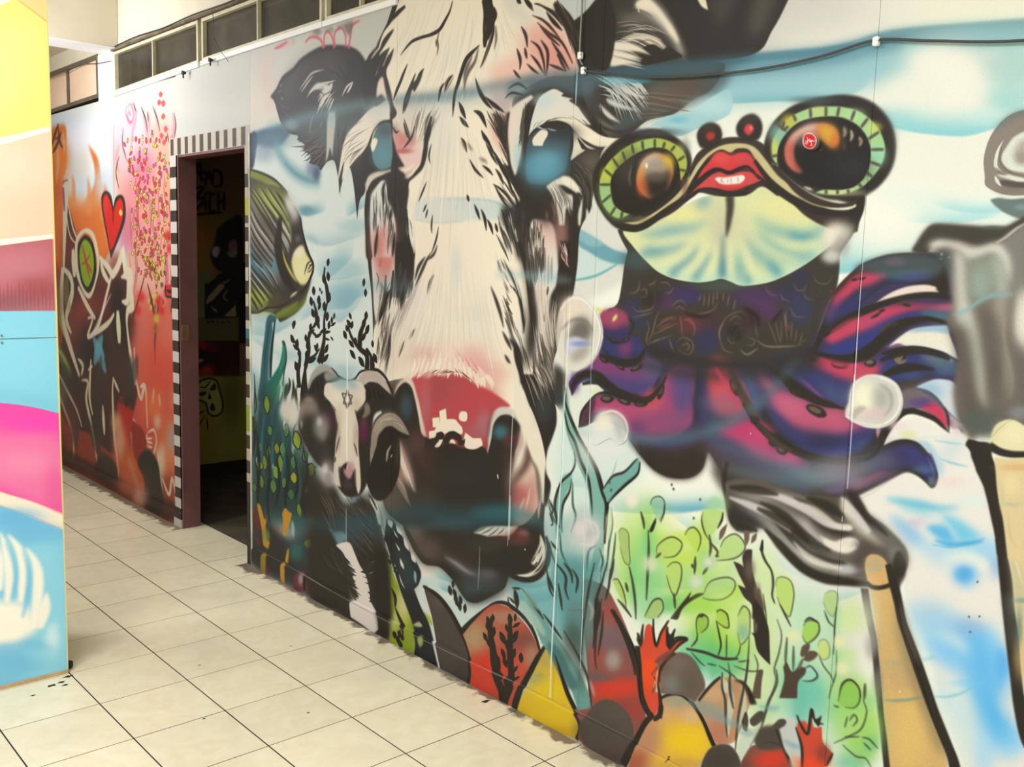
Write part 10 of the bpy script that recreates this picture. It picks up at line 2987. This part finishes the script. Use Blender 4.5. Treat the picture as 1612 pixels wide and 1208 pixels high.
def tile_mat():
    """cream glazed floor tile: cloudy veining, a tint of its own per tile, grime along the foot of the wall"""
    m, nt, b = node_mat('floor_tile')
    L = nt.links.new
    N = nt.nodes.new
    tc, geo, oi = N('ShaderNodeTexCoord'), N('ShaderNodeNewGeometry'), N('ShaderNodeObjectInfo')
    off = N('ShaderNodeVectorMath'); off.operation = 'MULTIPLY_ADD'
    cmb = N('ShaderNodeCombineXYZ')
    L(oi.outputs['Random'], cmb.inputs[0]); L(oi.outputs['Random'], cmb.inputs[1])
    L(cmb.outputs[0], off.inputs[0]); off.inputs[1].default_value = (17, 31, 0)
    L(geo.outputs['Position'], off.inputs[2])
    n = N('ShaderNodeTexNoise'); n.inputs['Scale'].default_value = 9; n.inputs['Detail'].default_value = 5; n.inputs['Distortion'].default_value = 1.5
    L(off.outputs[0], n.inputs['Vector'])
    r = N('ShaderNodeValToRGB')
    r.color_ramp.elements[0].position, r.color_ramp.elements[1].position = .34, .66
    r.color_ramp.elements[0].color = (.76, .665, .435, 1)
    r.color_ramp.elements[1].color = (.82, .735, .51, 1)
    L(n.outputs['Fac'], r.inputs[0])
    hv = N('ShaderNodeHueSaturation')
    mv = N('ShaderNodeMapRange'); mv.inputs['To Min'].default_value, mv.inputs['To Max'].default_value = .95, 1.03
    L(oi.outputs['Random'], mv.inputs['Value']); L(mv.outputs[0], hv.inputs['Value']); L(r.outputs[0], hv.inputs['Color'])
    # grime where the mop never reaches
    sx = N('ShaderNodeSeparateXYZ'); L(geo.outputs['Position'], sx.inputs[0])
    ab = N('ShaderNodeMath'); ab.operation = 'ABSOLUTE'; L(sx.outputs['X'], ab.inputs[0])
    n2 = N('ShaderNodeTexNoise'); n2.inputs['Scale'].default_value = 14; n2.inputs['Detail'].default_value = 7
    L(geo.outputs['Position'], n2.inputs['Vector'])
    sc = N('ShaderNodeMath'); sc.operation = 'MULTIPLY_ADD'; sc.inputs[1].default_value = -.17; sc.inputs[2].default_value = .075
    L(n2.outputs['Fac'], sc.inputs[0])
    far = N('ShaderNodeMath'); far.operation = 'GREATER_THAN'; far.inputs[1].default_value = 4.45; L(sx.outputs['Y'], far.inputs[0])
    fa = N('ShaderNodeMath'); fa.operation = 'MULTIPLY_ADD'; fa.inputs[1].default_value = -.03; L(far.outputs[0], fa.inputs[0]); L(ab.outputs[0], fa.inputs[2])
    ad = N('ShaderNodeMath'); ad.operation = 'ADD'; L(fa.outputs[0], ad.inputs[0]); L(sc.outputs[0], ad.inputs[1])
    gr = N('ShaderNodeMapRange'); gr.inputs['From Min'].default_value, gr.inputs['From Max'].default_value = .012, .034
    gr.inputs['To Min'].default_value, gr.inputs['To Max'].default_value = .85, 0
    L(ad.outputs[0], gr.inputs['Value'])
    mx = N('ShaderNodeMix'); mx.data_type = 'RGBA'
    dw = N('ShaderNodeMath'); dw.operation = 'COMPARE'; dw.inputs[1].default_value = 5.075; dw.inputs[2].default_value = .41
    L(sx.outputs['Y'], dw.inputs[0])
    iv = N('ShaderNodeMath'); iv.operation = 'SUBTRACT'; iv.inputs[0].default_value = 1; L(dw.outputs[0], iv.inputs[1])
    ml = N('ShaderNodeMath'); ml.operation = 'MULTIPLY'; L(gr.outputs[0], ml.inputs[0]); L(iv.outputs[0], ml.inputs[1])
    L(ml.outputs[0], mx.inputs['Factor']); L(hv.outputs[0], mx.inputs['A']); mx.inputs['B'].default_value = (.09, .055, .035, 1)
    # faint dust film further out
    n3 = N('ShaderNodeTexNoise'); n3.inputs['Scale'].default_value = 2.2; n3.inputs['Detail'].default_value = 6
    L(geo.outputs['Position'], n3.inputs['Vector'])
    d3 = N('ShaderNodeMapRange'); d3.inputs['From Min'].default_value, d3.inputs['From Max'].default_value = .5, .8
    d3.inputs['To Min'].default_value, d3.inputs['To Max'].default_value = 0, .28
    L(n3.outputs['Fac'], d3.inputs['Value'])
    m3 = N('ShaderNodeMix'); m3.data_type = 'RGBA'
    L(d3.outputs[0], m3.inputs['Factor']); L(mx.outputs['Result'], m3.inputs['A']); m3.inputs['B'].default_value = (.50, .45, .34, 1)
    L(m3.outputs['Result'], b.inputs['Base Color'])
    b.inputs['Roughness'].default_value = .3
    b.inputs['Specular IOR Level'].default_value = .4
    return m


def glass_mat():
    """dusty window pane: clear glass under an uneven film of grey dust"""
    m, nt, b = node_mat('dusty_glass')
    L, N = nt.links.new, nt.nodes.new
    tc = N('ShaderNodeTexCoord')
    n = N('ShaderNodeTexNoise'); n.inputs['Scale'].default_value = 5; n.inputs['Detail'].default_value = 8
    L(tc.outputs['Object'], n.inputs['Vector'])
    r = N('ShaderNodeMapRange'); r.inputs['From Min'].default_value, r.inputs['From Max'].default_value = .3, .75
    r.inputs['To Min'].default_value, r.inputs['To Max'].default_value = .3, .75
    L(n.outputs['Fac'], r.inputs['Value'])
    L(r.outputs[0], b.inputs['Alpha'])
    b.inputs['Base Color'].default_value = (.06, .05, .03, 1)
    b.inputs['Roughness'].default_value = .25
    return m


# ------------------------------------------------------------------ mesh helpers
def link(name, bm, mat, parent=None, kind=None, label=None, cat=None, group=None, smooth=False):
    me = bpy.data.meshes.new(name)
    bm.normal_update()
    bm.to_mesh(me)
    bm.free()
    if mat is not None:
        me.materials.append(mat)
    if smooth:
        for p in me.polygons:
            p.use_smooth = True
    o = bpy.data.objects.new(name, me)
    COL.objects.link(o)
    if parent is not None:
        o.parent = parent
    for k, v in (('kind', kind), ('label', label), ('category', cat), ('group', group)):
        if v:
            o[k] = v
    return o


def box(bm, lo, hi, bevel=0.0):
    vs = bmesh.ops.create_cube(bm, size=1)['verts']
    for v in vs:
        v.co = Vector([(l + h) / 2 + c * (h - l) for c, l, h in zip(v.co, lo, hi)])
    if bevel:
        es = list({e for v in vs for e in v.link_edges})
        bmesh.ops.bevel(bm, geom=es, offset=bevel, segments=1, affect='EDGES')
    return vs


def hexa(bm, pts):
    """block from eight corners: four of the near face, four of the far face"""
    v = [bm.verts.new(p) for p in pts]
    for f in ((0, 1, 2, 3), (7, 6, 5, 4), (0, 4, 5, 1), (1, 5, 6, 2), (2, 6, 7, 3), (3, 7, 4, 0)):
        bm.faces.new([v[i] for i in f])
    bmesh.ops.recalc_face_normals(bm, faces=bm.faces)


def block(name, lo, hi, mat, parent=None, bevel=0.0, **kw):
    bm = bmesh.new()
    box(bm, lo, hi, bevel)
    return link(name, bm, mat, parent, **kw)


def tube(bm, pts, r, n=8):
    """round cable through a list of points"""
    P = [Vector(p) for p in pts]
    rings = []
    for i, p in enumerate(P):
        t = (P[min(i + 1, len(P) - 1)] - P[max(i - 1, 0)]).normalized()
        a = t.cross(Vector((1, 0, 0)))
        if a.length < 1e-4:
            a = t.cross(Vector((0, 0, 1)))
        a.normalize()
        b = t.cross(a)
        rings.append([bm.verts.new(p + r * (math.cos(k * math.tau / n) * a + math.sin(k * math.tau / n) * b)) for k in range(n)])
    for A, B in zip(rings, rings[1:]):
        for k in range(n):
            bm.faces.new((A[k], A[(k + 1) % n], B[(k + 1) % n], B[k]))
    bm.faces.new(rings[0][::-1])
    bm.faces.new(rings[-1])
    bmesh.ops.recalc_face_normals(bm, faces=bm.faces)


def smooth_path(pts, k=6):
    P = [Vector(p) for p in pts]
    out = []
    for i in range(len(P) - 1):
        p0, p1, p2, p3 = P[max(i - 1, 0)], P[i], P[i + 1], P[min(i + 2, len(P) - 1)]
        for j in range(k):
            t = j / k
            out.append(.5 * ((2 * p1) + (p2 - p0) * t + (2 * p0 - 5 * p1 + 4 * p2 - p3) * t * t + (3 * p1 - p0 - 3 * p2 + p3) * t ** 3))
    out.append(P[-1])
    return out


def uv_wall(o, cv, plane='X'):
    """lay the painted canvas on an object of the wall (u runs against Y) or of the pillar (u runs with X)"""
    me = o.data
    uv = me.uv_layers.new(name='wall').data
    W, H = cv.w / cv.k, cv.h / cv.k
    for lp in me.loops:
        c = me.vertices[lp.vertex_index].co
        u = (-c.y if plane == 'X' else c.x) * 1000
        uv[lp.index].uv = ((u - cv.u0) / W, 1 - (-c.z * 1000 - cv.v0) / H)
    return o


# ------------------------------------------------------------------ the paintings
MURAL = Canvas(-4620, -2960, 4420, 2990, .8, (.83, .86, .82))
MURAL.play(MURAL_STROKES)  # water base is painted darker leftwards, carrying the falloff of light in its colours
FAR = Canvas(-8300, -2960, 3720, 2990, .5, (.86, .86, .82), 4.0)
FAR.play(FAR_STROKES)
POST = Canvas(-1640, -3300, 500, 3320, .5, (.95, .84, .56))
POST.play(POST_STROKES)
ROOM = Canvas(300, -2700, 1500, 2720, .4, (.29, .24, .16), 3.0)
ROOM.play(ROOM_STROKES)

M_MURAL = paint_mat('mural_paint', MURAL)
M_FAR = paint_mat('graffiti_paint', FAR, .5)
M_POST = paint_mat('striped_paint', POST, .4, .95)
M_ROOM = paint_mat('dark_graffiti_paint', ROOM, .7, 2.2)
M_PLASTER = plain('cream_plaster', (.60, .53, .39), .7, .3, .08, 5)
M_WHITE = plain('white_plaster', (.80, .79, .75), .6, .3, .05, 4)
M_GROUT = plain('dark_grout', (.055, .04, .028), .9, .1, .3, 30)
M_FRAME = plain('cream_window_frame', (.60, .54, .36), .45, .4, .18, 12)
M_DARKFRAME = plain('brown_window_frame', (.12, .095, .06), .5, .4, .2, 12)
M_JAMB = plain('brown_jamb_paint', (.165, .07, .062), .5, .4, .25, 7)
M_GLASS = glass_mat()
M_PEACH = plain('peach_light_pane', (.88, .62, .42), .12, .6, .1, 3)  # warm light showing in the pane is painted as its base colour
M_EDGE = plain('gold_edge_strip', (.72, .60, .22), .4, .4)
M_BLACK = plain('black_rubber', (.012, .012, .012), .5, .4)
M_GREYWIRE = plain('grey_cable_sheath', (.045, .045, .045), .45, .4)
M_CLIP = plain('white_plastic_clip', (.9, .88, .8), .35, .5)
M_STEEL = plain('dull_steel', (.4, .38, .33), .35, .5, metal=1.0)
M_INNER = plain('shade_dark_plaster', (.07, .06, .045), .8, .2, .3, 4)  # room plaster darkened so the unlit interior stays dark
M_SKIRT = plain('dark_skirting_paint', (.03, .02, .016), .6, .3)
M_GRIME = plain('dark_grime', (.05, .03, .02), .9, .1, .4, 20)
M_TILE = tile_mat()

# ------------------------------------------------------------------ floor
T = .33
X0, Y0 = -.1842, 4.1430                                             # one joint crossing of the tile grid
floor = block('floor', (-4.3, -2.6, -.06), (3.3, 9.6, -.0007), M_GROUT, kind='structure', label='floor of cream glazed tiles laid along the passage')
G1, G2 = .0026, .0019                                               # half joints across and along


def tile_mesh(x0, x1, y0, y1, mat):
    bm = bmesh.new()
    box(bm, (x0, y0, -.011), (x1, y1, 0), .0004)
    me = bpy.data.meshes.new('tile')
    bm.to_mesh(me)
    bm.free()
    me.materials.append(mat)
    return me


M_SHADE_TILE = plain('shaded_dark_tile', (.10, .08, .05), .6, .2, .35, 6)  # dark version of the tile: shade inside the doorway put into the colour
shared, rest = {}, bmesh.new()
for i in range(-13, 11):
    for j in range(-17, 21):
        xa, xb = X0 + T * i, X0 + T * (i + 1)
        ya, yb = Y0 + T * j, Y0 + T * (j + 1)
        if xa < -4.3 or xb > 3.3 or ya < -2.6 or yb > 9.6:
            continue
        strips = [(xa, xb, True)]
        if xa < 0 < xb:
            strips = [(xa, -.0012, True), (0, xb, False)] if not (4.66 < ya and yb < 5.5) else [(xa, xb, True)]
        for a, b, main in strips:
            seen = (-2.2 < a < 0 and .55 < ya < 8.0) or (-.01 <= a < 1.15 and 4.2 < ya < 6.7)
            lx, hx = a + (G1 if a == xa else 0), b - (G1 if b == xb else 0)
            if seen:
                mat = M_SHADE_TILE if a > .1 else M_TILE
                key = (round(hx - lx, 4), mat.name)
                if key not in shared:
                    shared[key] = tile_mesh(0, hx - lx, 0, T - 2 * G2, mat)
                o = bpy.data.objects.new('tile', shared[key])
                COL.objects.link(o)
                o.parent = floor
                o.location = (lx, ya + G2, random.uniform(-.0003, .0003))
            else:
                box(rest, (lx, ya + G2, -.011), (hx, yb - G2, 0))
link('outer_tiles', rest, M_TILE, floor, kind='stuff')
bm = bmesh.new()
for x, y, r in ((-1.262, 3.744, .011), (-1.225, 3.752, .009), (-1.222, 3.718, .008), (-1.188, 3.79, .012), (-1.34, 3.70, .006), (-.93, 3.14, .004), (-.62, 2.95, .004), (-.37, 3.53, .004), (-.75, 3.58, .004), (-.055, 2.62, .012)):
    vs = bmesh.ops.create_circle(bm, cap_ends=True, radius=r, segments=10)['verts']
    for k, v in enumerate(vs):
        s = 1 + .3 * math.sin(k * 2.3 + x * 40)
        v.co = Vector((x + v.co.x * s * 1.5, y + v.co.y * s * .8, .0009))
link('dirt_spots', bm, M_GRIME, floor, kind='stuff')

# ------------------------------------------------------------------ right wall
SILL = 2.605
DOOR_A, DOOR_B, DOOR_H = 4.662, 5.495, 2.19                         # doorway: near jamb, far jamb, head
bm = bmesh.new()
for lo, hi in (((.010, -2.6, 0), (.107, 3.33, 3.5)), ((.010, 3.33, 0), (.107, 4.60, SILL)), ((.004, 4.60, 0), (.107, DOOR_A, SILL)), ((.004, DOOR_A, DOOR_H), (.107, DOOR_B, SILL)),
               ((.004, DOOR_B, 0), (.107, 9.6, SILL)), ((.0, 6.44, SILL), (.107, 6.726, 3.5)), ((.0, 3.33, 2.888), (.107, 6.44, 3.5)), ((.0, 6.726, 2.915), (.107, 9.6, 3.5))):
    box(bm, lo, hi)
wall = link('wall_right', bm, M_PLASTER, kind='structure', label='long wall of joined boards painted with an underwater mural of animals')
SEAMS = [-2.6, -1.53, -.6, .33, 1.263, 2.194, 2.318, 3.33, 4.600]
SKIRT = .0975
for a, b in zip(SEAMS, SEAMS[1:]):
    o = block('board_panel', (0, a + .0006, SKIRT), (.010, b - .0006, 3.4 if b <= 3.33 else 2.66), M_MURAL, wall)
    uv_wall(o, MURAL)
for name, y0, y1, z0, z1 in (('plaster_face', 4.6005, DOOR_A, 0, 2.668), ('plaster_face', DOOR_A, DOOR_B, DOOR_H, 2.655), ('plaster_face', DOOR_B, 6.44, SKIRT, 2.625), ('plaster_face', 6.44, 8.25, SKIRT, 2.612)):
    o = block(name, (0, y0, z0), (.004, y1, z1), M_FAR, wall)
    uv_wall(o, FAR)
o = block('plaster_face', (0, 6.44, SILL), (.004, 6.726, 2.9), M_WHITE, wall)
o.location.x = -.003
for nm, a, b, mt, cv in (('baseboard_right', -2.6, 4.60, M_MURAL, MURAL), ('baseboard_right_far', DOOR_B + .002, 8.25, M_FAR, FAR)):
    bm = bmesh.new()
    hexa(bm, [(-.009, a, 0), (-.009, b, 0), (-.009, b, SKIRT - .005), (-.009, a, SKIRT - .005), (.002, a, 0), (.002, b, 0), (.002, b, SKIRT + .001), (.002, a, SKIRT + .001)])
    o = link(nm, bm, mt, kind='structure', label='skirting board painted over with the foot of the ' + ('animal mural' if a < 0 else 'red graffiti beyond the doorway'))
    uv_wall(o, cv)
block('edge_strip', (-.005, 4.600, 0), (.003, 4.611, 2.245), plain('pale_edge_paint', (.62, .62, .46), .5, .4, .5, 6), wall, label='pale strip on the mural edge beside the doorway')

# painted figures: each coat of paint lies a hair proud of the coats below it
def coat(name, texts, layer, parent, cv, mat, label=None):
    bm = bmesh.new()
    for k, t in enumerate(texts):
        P, cor = points(t, cv.unit)
        q = _spline(P, cor, True) / 1000.0
        keep = [q[0]]
        for v in q[1:]:
            if np.hypot(*(v - keep[-1])) > .003:
                keep.append(v)
        if np.hypot(*(keep[0] - keep[-1])) < .003:
            keep.pop()
        co = [Vector((-.00006 * (layer + .5 * k), -v[0], -v[1])) for v in keep]
        vs = [bm.verts.new(c) for c in co]
        for tri in tessellate_polygon([[Vector((c.y, c.z, 0)) for c in co]]):
            try:
                f = bm.faces.new([vs[i] for i in tri])
            except ValueError:
                continue
            f.normal_update()
            if f.normal.x > 0:
                f.normal_flip()
    cuts = [((0, s, 0), (0, 1, 0)) for s in SEAMS[1:-1]] if cv is MURAL else []
    for s, nrm in cuts:
        for d in (-.0006, .0006):
            bmesh.ops.bisect_plane(bm, geom=bm.verts[:] + bm.edges[:] + bm.faces[:], plane_co=(0, s[1] + d, 0), plane_no=nrm)
        gap = [f for f in bm.faces if abs(f.calc_center_median().y - s[1]) < .0006]
        bmesh.ops.delete(bm, geom=gap, context='FACES')
    bmesh.ops.bisect_plane(bm, geom=bm.verts[:] + bm.edges[:] + bm.faces[:], plane_co=(0, 0, SKIRT + .001), plane_no=(0, 0, 1), clear_inner=True)
    bmesh.ops.bisect_plane(bm, geom=bm.verts[:] + bm.edges[:] + bm.faces[:], plane_co=(0, -1.2, 0), plane_no=(0, 1, 0), clear_inner=True)
    o = link(name, bm, mat, parent, label=label)
    return uv_wall(o, cv)


made = {}
for layer, (name, owner, label, texts) in enumerate(FIGURES):
    cvm = (FAR, M_FAR) if owner == 'far' else (MURAL, M_MURAL)
    o = coat(name, texts, layer + 1, made.get(owner, wall), *cvm, label=label)
    made.setdefault(name, o)

P, cor = points(STICKER)
bm = bmesh.new()
q = _spline(P, cor, True) / 1000
ctr = q.mean(0)
n = len(q)
front = [bm.verts.new((-.0125, -v[0], -v[1])) for v in q]
back = [bm.verts.new((-.0002, -v[0], -v[1])) for v in q]
bm.faces.new(front)
for k in range(n):
    bm.faces.new((front[k], front[(k + 1) % n], back[(k + 1) % n], back[k]))
bmesh.ops.recalc_face_normals(bm, faces=bm.faces)
uv_wall(link('round_sticker', bm, M_MURAL, label="round red sticker with white scrawl stuck on the frog's right eye", cat='sticker'), MURAL)

# ------------------------------------------------------------------ doorway and the dark room behind it
door = block('door_1', (0, DOOR_B, 0), (.107, DOOR_B + .03, DOOR_H), M_JAMB, kind='structure', label='open doorway with a brown jamb and a chequered painted border')
door.location.y = -.012
block('jamb', (.004, DOOR_A - .03, 0), (.107, DOOR_A + .004, DOOR_H), M_JAMB, door).location.y = .012
block('door_head', (.004, DOOR_A, DOOR_H - .012), (.107, DOOR_B - .012, DOOR_H + .004), M_JAMB, door).location.y = .012
block('strike_plate', (.006, DOOR_B - .004, 1.13), (.05, DOOR_B + .001, 1.22), plain('worn_brass', (.35, .2, .1), .4, .5, .3, 30, metal=.6), door, .001, label='worn metal strike plate').location.y = 0
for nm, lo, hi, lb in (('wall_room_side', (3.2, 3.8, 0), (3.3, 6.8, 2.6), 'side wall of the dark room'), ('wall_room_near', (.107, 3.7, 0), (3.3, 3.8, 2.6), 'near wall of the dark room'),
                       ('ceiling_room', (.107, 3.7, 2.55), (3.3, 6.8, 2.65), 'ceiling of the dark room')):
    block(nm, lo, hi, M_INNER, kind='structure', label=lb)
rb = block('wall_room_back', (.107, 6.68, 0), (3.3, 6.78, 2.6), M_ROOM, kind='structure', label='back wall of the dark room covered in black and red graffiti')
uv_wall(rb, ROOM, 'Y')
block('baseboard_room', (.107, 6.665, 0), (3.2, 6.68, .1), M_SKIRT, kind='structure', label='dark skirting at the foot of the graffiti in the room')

# ------------------------------------------------------------------ transom windows
def window(nm, y0, y1, mid, zb0, zb1, zt, mf, mg, label, sill=True, fw=.017):
    """y0 is the near end; zb0, zb1 the foot of the frame at the near and the far end"""
    def z(y):
        return zb0 + (zb1 - zb0) * (y - y0) / (y1 - y0)

    def bar(bm, ya, yb, za, zb, xa=-.006, xb=.04):
        hexa(bm, [(xa, ya, za[0]), (xa, yb, za[1]), (xa, yb, zb[1]), (xa, ya, zb[0]), (xb, ya, za[0]), (xb, yb, za[1]), (xb, yb, zb[1]), (xb, ya, zb[0])])
    bm = bmesh.new()
    bar(bm, y0, y1, (z(y0), z(y1)), (z(y0) + fw, z(y1) + fw))
    bar(bm, y0, y1, (zt - fw, zt - fw), (zt, zt))
    bar(bm, y0, y0 + fw, (z(y0) + fw, z(y0 + fw) + fw), (zt - fw, zt - fw))
    bar(bm, y1 - fw, y1, (z(y1 - fw) + fw, z(y1) + fw), (zt - fw, zt - fw))
    w = link(nm, bm, mf, kind='structure', label=label)
    bm = bmesh.new()
    bar(bm, mid - .005, mid + .005, (z(mid) + fw, z(mid) + fw), (zt - fw, zt - fw), -.004, .03)
    link('mullion', bm, mf, w)
    for a, b in ((y0 + fw, mid - .005), (mid + .005, y1 - fw)):
        bm = bmesh.new()
        bar(bm, a, b, (z(a) + fw, z(b) + fw), (zt - fw, zt - fw), .016, .020)
        link('pane', bm, mg, w)
    if sill:
        bm = bmesh.new()
        bar(bm, y0 - .01, y1 + .01, (z(y0) - .022, z(y1) - .022), (z(y0) + .002, z(y1) + .002), -.012, .012)
        link('sill', bm, M_WHITE, w)
    return w


window('window_1', 5.186, 6.43, 5.815, 2.660, 2.632, 2.884, M_FRAME, M_GLASS, 'brightly lit transom window beside the white column')
window('window_2', 3.906, 5.139, 4.512, 2.672, 2.662, 2.884, M_FRAME, M_GLASS, 'dusty transom window above the doorway')
window('window_3', 3.34, 3.879, 3.60, 2.674, 2.672, 2.884, M_FRAME, M_GLASS, "dark transom window that ends at the cow's hair")
window('window_4', 6.728, 7.98, 7.351, 2.635, 2.622, 2.912, M_DARKFRAME, M_PEACH, 'transom window with peach light painted into its panes and a brown frame, left of the column', sill=False, fw=.026)
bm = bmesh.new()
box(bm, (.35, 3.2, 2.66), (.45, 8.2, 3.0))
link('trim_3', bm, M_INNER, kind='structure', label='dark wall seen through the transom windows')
block('trim_2', (-.022, 3.34, 2.886), (0, 6.435, 2.900), plain('dusty_ledge', (.16, .12, .075), .9, .2, .5, 14), kind='structure', label='dusty ledge over the transom windows')

# ------------------------------------------------------------------ beam, ceiling, other walls
block('trim_1', (-4.2, 6.36, 2.9), (.0, 6.62, 3.5), M_PLASTER, kind='structure', label='cream concrete beam crossing the passage at the white column', bevel=.004)
block('soffit', (-4.2, 6.362, 2.896), (0, 6.618, 2.9), M_WHITE, bpy.data.objects['trim_1'])  # whiter than the beam face: light on the underside is put into the colour
block('ceiling', (-4.3, -2.6, 3.5), (.107, 9.6, 3.6), M_WHITE, kind='structure', label='white plaster ceiling of the passage')
block('ceiling_bay', (-4.3, 6.62, 3.02), (.0, 9.6, 3.08), M_PLASTER, kind='structure', label='lower ceiling of the bay behind the beam')
block('wall_left', (-4.3, -2.6, 0), (-4.2, 9.6, 3.5), M_WHITE, kind='structure', label='plain plaster wall across the passage')
block('wall_back', (-4.2, -2.6, 0), (.0, -2.5, 3.5), M_WHITE, kind='structure', label='plain end wall behind the viewer')
block('wall_front', (-4.2, 9.5, 0), (.0, 9.6, 3.5), M_WHITE, kind='structure', label='plain far end wall of the passage')

# ------------------------------------------------------------------ striped pillar
PX0, PX1, PY0, PY1 = -2.15, -1.179, 3.824, 4.30
pillar = block('pillar', (PX0, PY0 + .008, 0), (PX1 - .002, PY1, 3.5), M_PLASTER, kind='structure', label='square pillar clad in boards with yellow, peach, mauve, cyan, pink and blue bands')
for nm, z0, z1 in (('lower_board', .014, 1.3155), ('upper_board', 1.3185, 3.49)):
    uv_wall(block(nm, (PX0, PY0, z0), (PX1, PY0 + .008, z1), M_POST, pillar, .0006), POST, 'Y')
block('corner_bead', (PX1 - .001, PY0 - .001, .014), (PX1 + .003, PY0 + .008, 3.49), M_EDGE, pillar, label='thin gold strip on the corner')
block('plinth_strip', (PX0, PY0 - .004, 0), (PX1 + .001, PY0 + .008, .016), plain('bare_wood_strip', (.55, .38, .2), .7, .3, .2, 20), pillar, label='bare wooden strip along the foot')
for z in (1.330, 1.304):
    bm = bmesh.new()
    bmesh.ops.create_cone(bm, cap_ends=True, segments=10, radius1=.005, radius2=.004, depth=.003, matrix=Matrix.Translation((-1.368, PY0 - .001, z)) @ Matrix.Rotation(math.pi / 2, 4, 'X'))
    link('screw', bm, M_STEEL, pillar)

# ------------------------------------------------------------------ cables and small things
def cable(name, pts, r, mat, label, cat='cable', clips=()):
    bm = bmesh.new()
    tube(bm, smooth_path(pts), r)
    o = link(name, bm, mat, label=label, cat=cat, smooth=True)
    for y, z in clips:
        b = bmesh.new()
        box(b, (-.018, y - .008, z - .012), (-.002, y + .008, z + .010), .003)
        bmesh.ops.create_uvsphere(b, u_segments=8, v_segments=6, radius=.006, matrix=Matrix.Translation((-.018, y - .006, z + .004)))
        link('clip', b, M_CLIP, o)
    return o


cable('sagging_cable', [(-.012, 2.27, 2.268), (-.012, 2.20, 2.252), (-.012, 2.06, 2.224), (-.012, 1.90, 2.203), (-.012, 1.72, 2.192), (-.012, 1.55, 2.190), (-.012, 1.40, 2.200), (-.012, 1.262, 2.218), (-.012, 1.12, 2.196), (-.012, .9, 2.166), (-.012, .5, 2.15), (-.012, -.2, 2.16)], .0035, M_GREYWIRE,
      'thin black cable sagging in two swags across the waterline', clips=((2.27, 2.268), (1.262, 2.216)))
cable('drop_cable', [(-.012, 2.285, 3.4), (-.012, 2.284, 2.7), (-.012, 2.285, 2.49), (-.012, 2.287, 2.32), (-.012, 2.272, 2.285)], .003, plain('pale_grey_sheath', (.2, .19, .16), .4, .4),
      "thin grey cable hanging straight down over the cow's right ear", clips=((2.287, 2.317),))
cable('loose_wire', [(-.03, 4.955, 2.89), (-.035, 4.93, 2.84), (-.035, 4.93, 2.76), (-.034, 4.86, 2.68), (-.024, 4.82, 2.64), (-.012, 4.81, 2.618)], .0016, M_GREYWIRE, 'thin loose wire dangling in front of the window above the doorway', 'wire')
cable('ledge_wire', [(-.02, 6.43, 2.905), (-.026, 6.0, 2.912), (-.024, 5.6, 2.902), (-.024, 5.2, 2.910), (-.022, 4.8, 2.904), (-.024, 4.4, 2.91), (-.024, 3.9, 2.905), (-.02, 3.4, 2.91)], .004, M_BLACK, 'dark dusty wire lying along the ledge over the windows', 'wire')
cable('bay_wire', [(-.02, 6.45, 2.83), (-.022, 6.7, 2.845), (-.02, 7.0, 2.875), (-.02, 7.4, 2.86), (-.02, 7.9, 2.87)], .0025, M_GREYWIRE, 'thin wire crossing the peach window left of the column', 'wire')
bm = bmesh.new()
bmesh.ops.create_uvsphere(bm, u_segments=12, v_segments=8, radius=.016)
for v in bm.verts:
    s = 1 + .25 * math.sin(9 * v.co.x * 40 + 3) * math.cos(v.co.y * 170)
    v.co = Vector((-1.160 + v.co.x * .75 * s, 3.862 + v.co.y * 1.0 * s, .017 + v.co.z * 1.05 * s))
link('rubber_stub', bm, M_BLACK, label='small black rubber lump on the floor at the pillar corner', cat='stub', smooth=True)
for y, z, nm in ((5.32, 2.622, 'left'), (4.98, 2.646, 'right')):
    bm = bmesh.new()
    bmesh.ops.create_cone(bm, cap_ends=True, segments=8, radius1=.012, radius2=.007, depth=.022, matrix=Matrix.Translation((-.028, y, z)) @ Matrix.Rotation(math.pi / 2, 4, 'Y'))
    box(bm, (-.035, y - .004, z - .03), (-.028, y + .004, z), .001)
    link('wire_hook', bm, M_BLACK, label='small black hook below the ' + ('lit window beside the column' if nm == 'left' else 'dusty window above the doorway'), cat='hook', smooth=False)
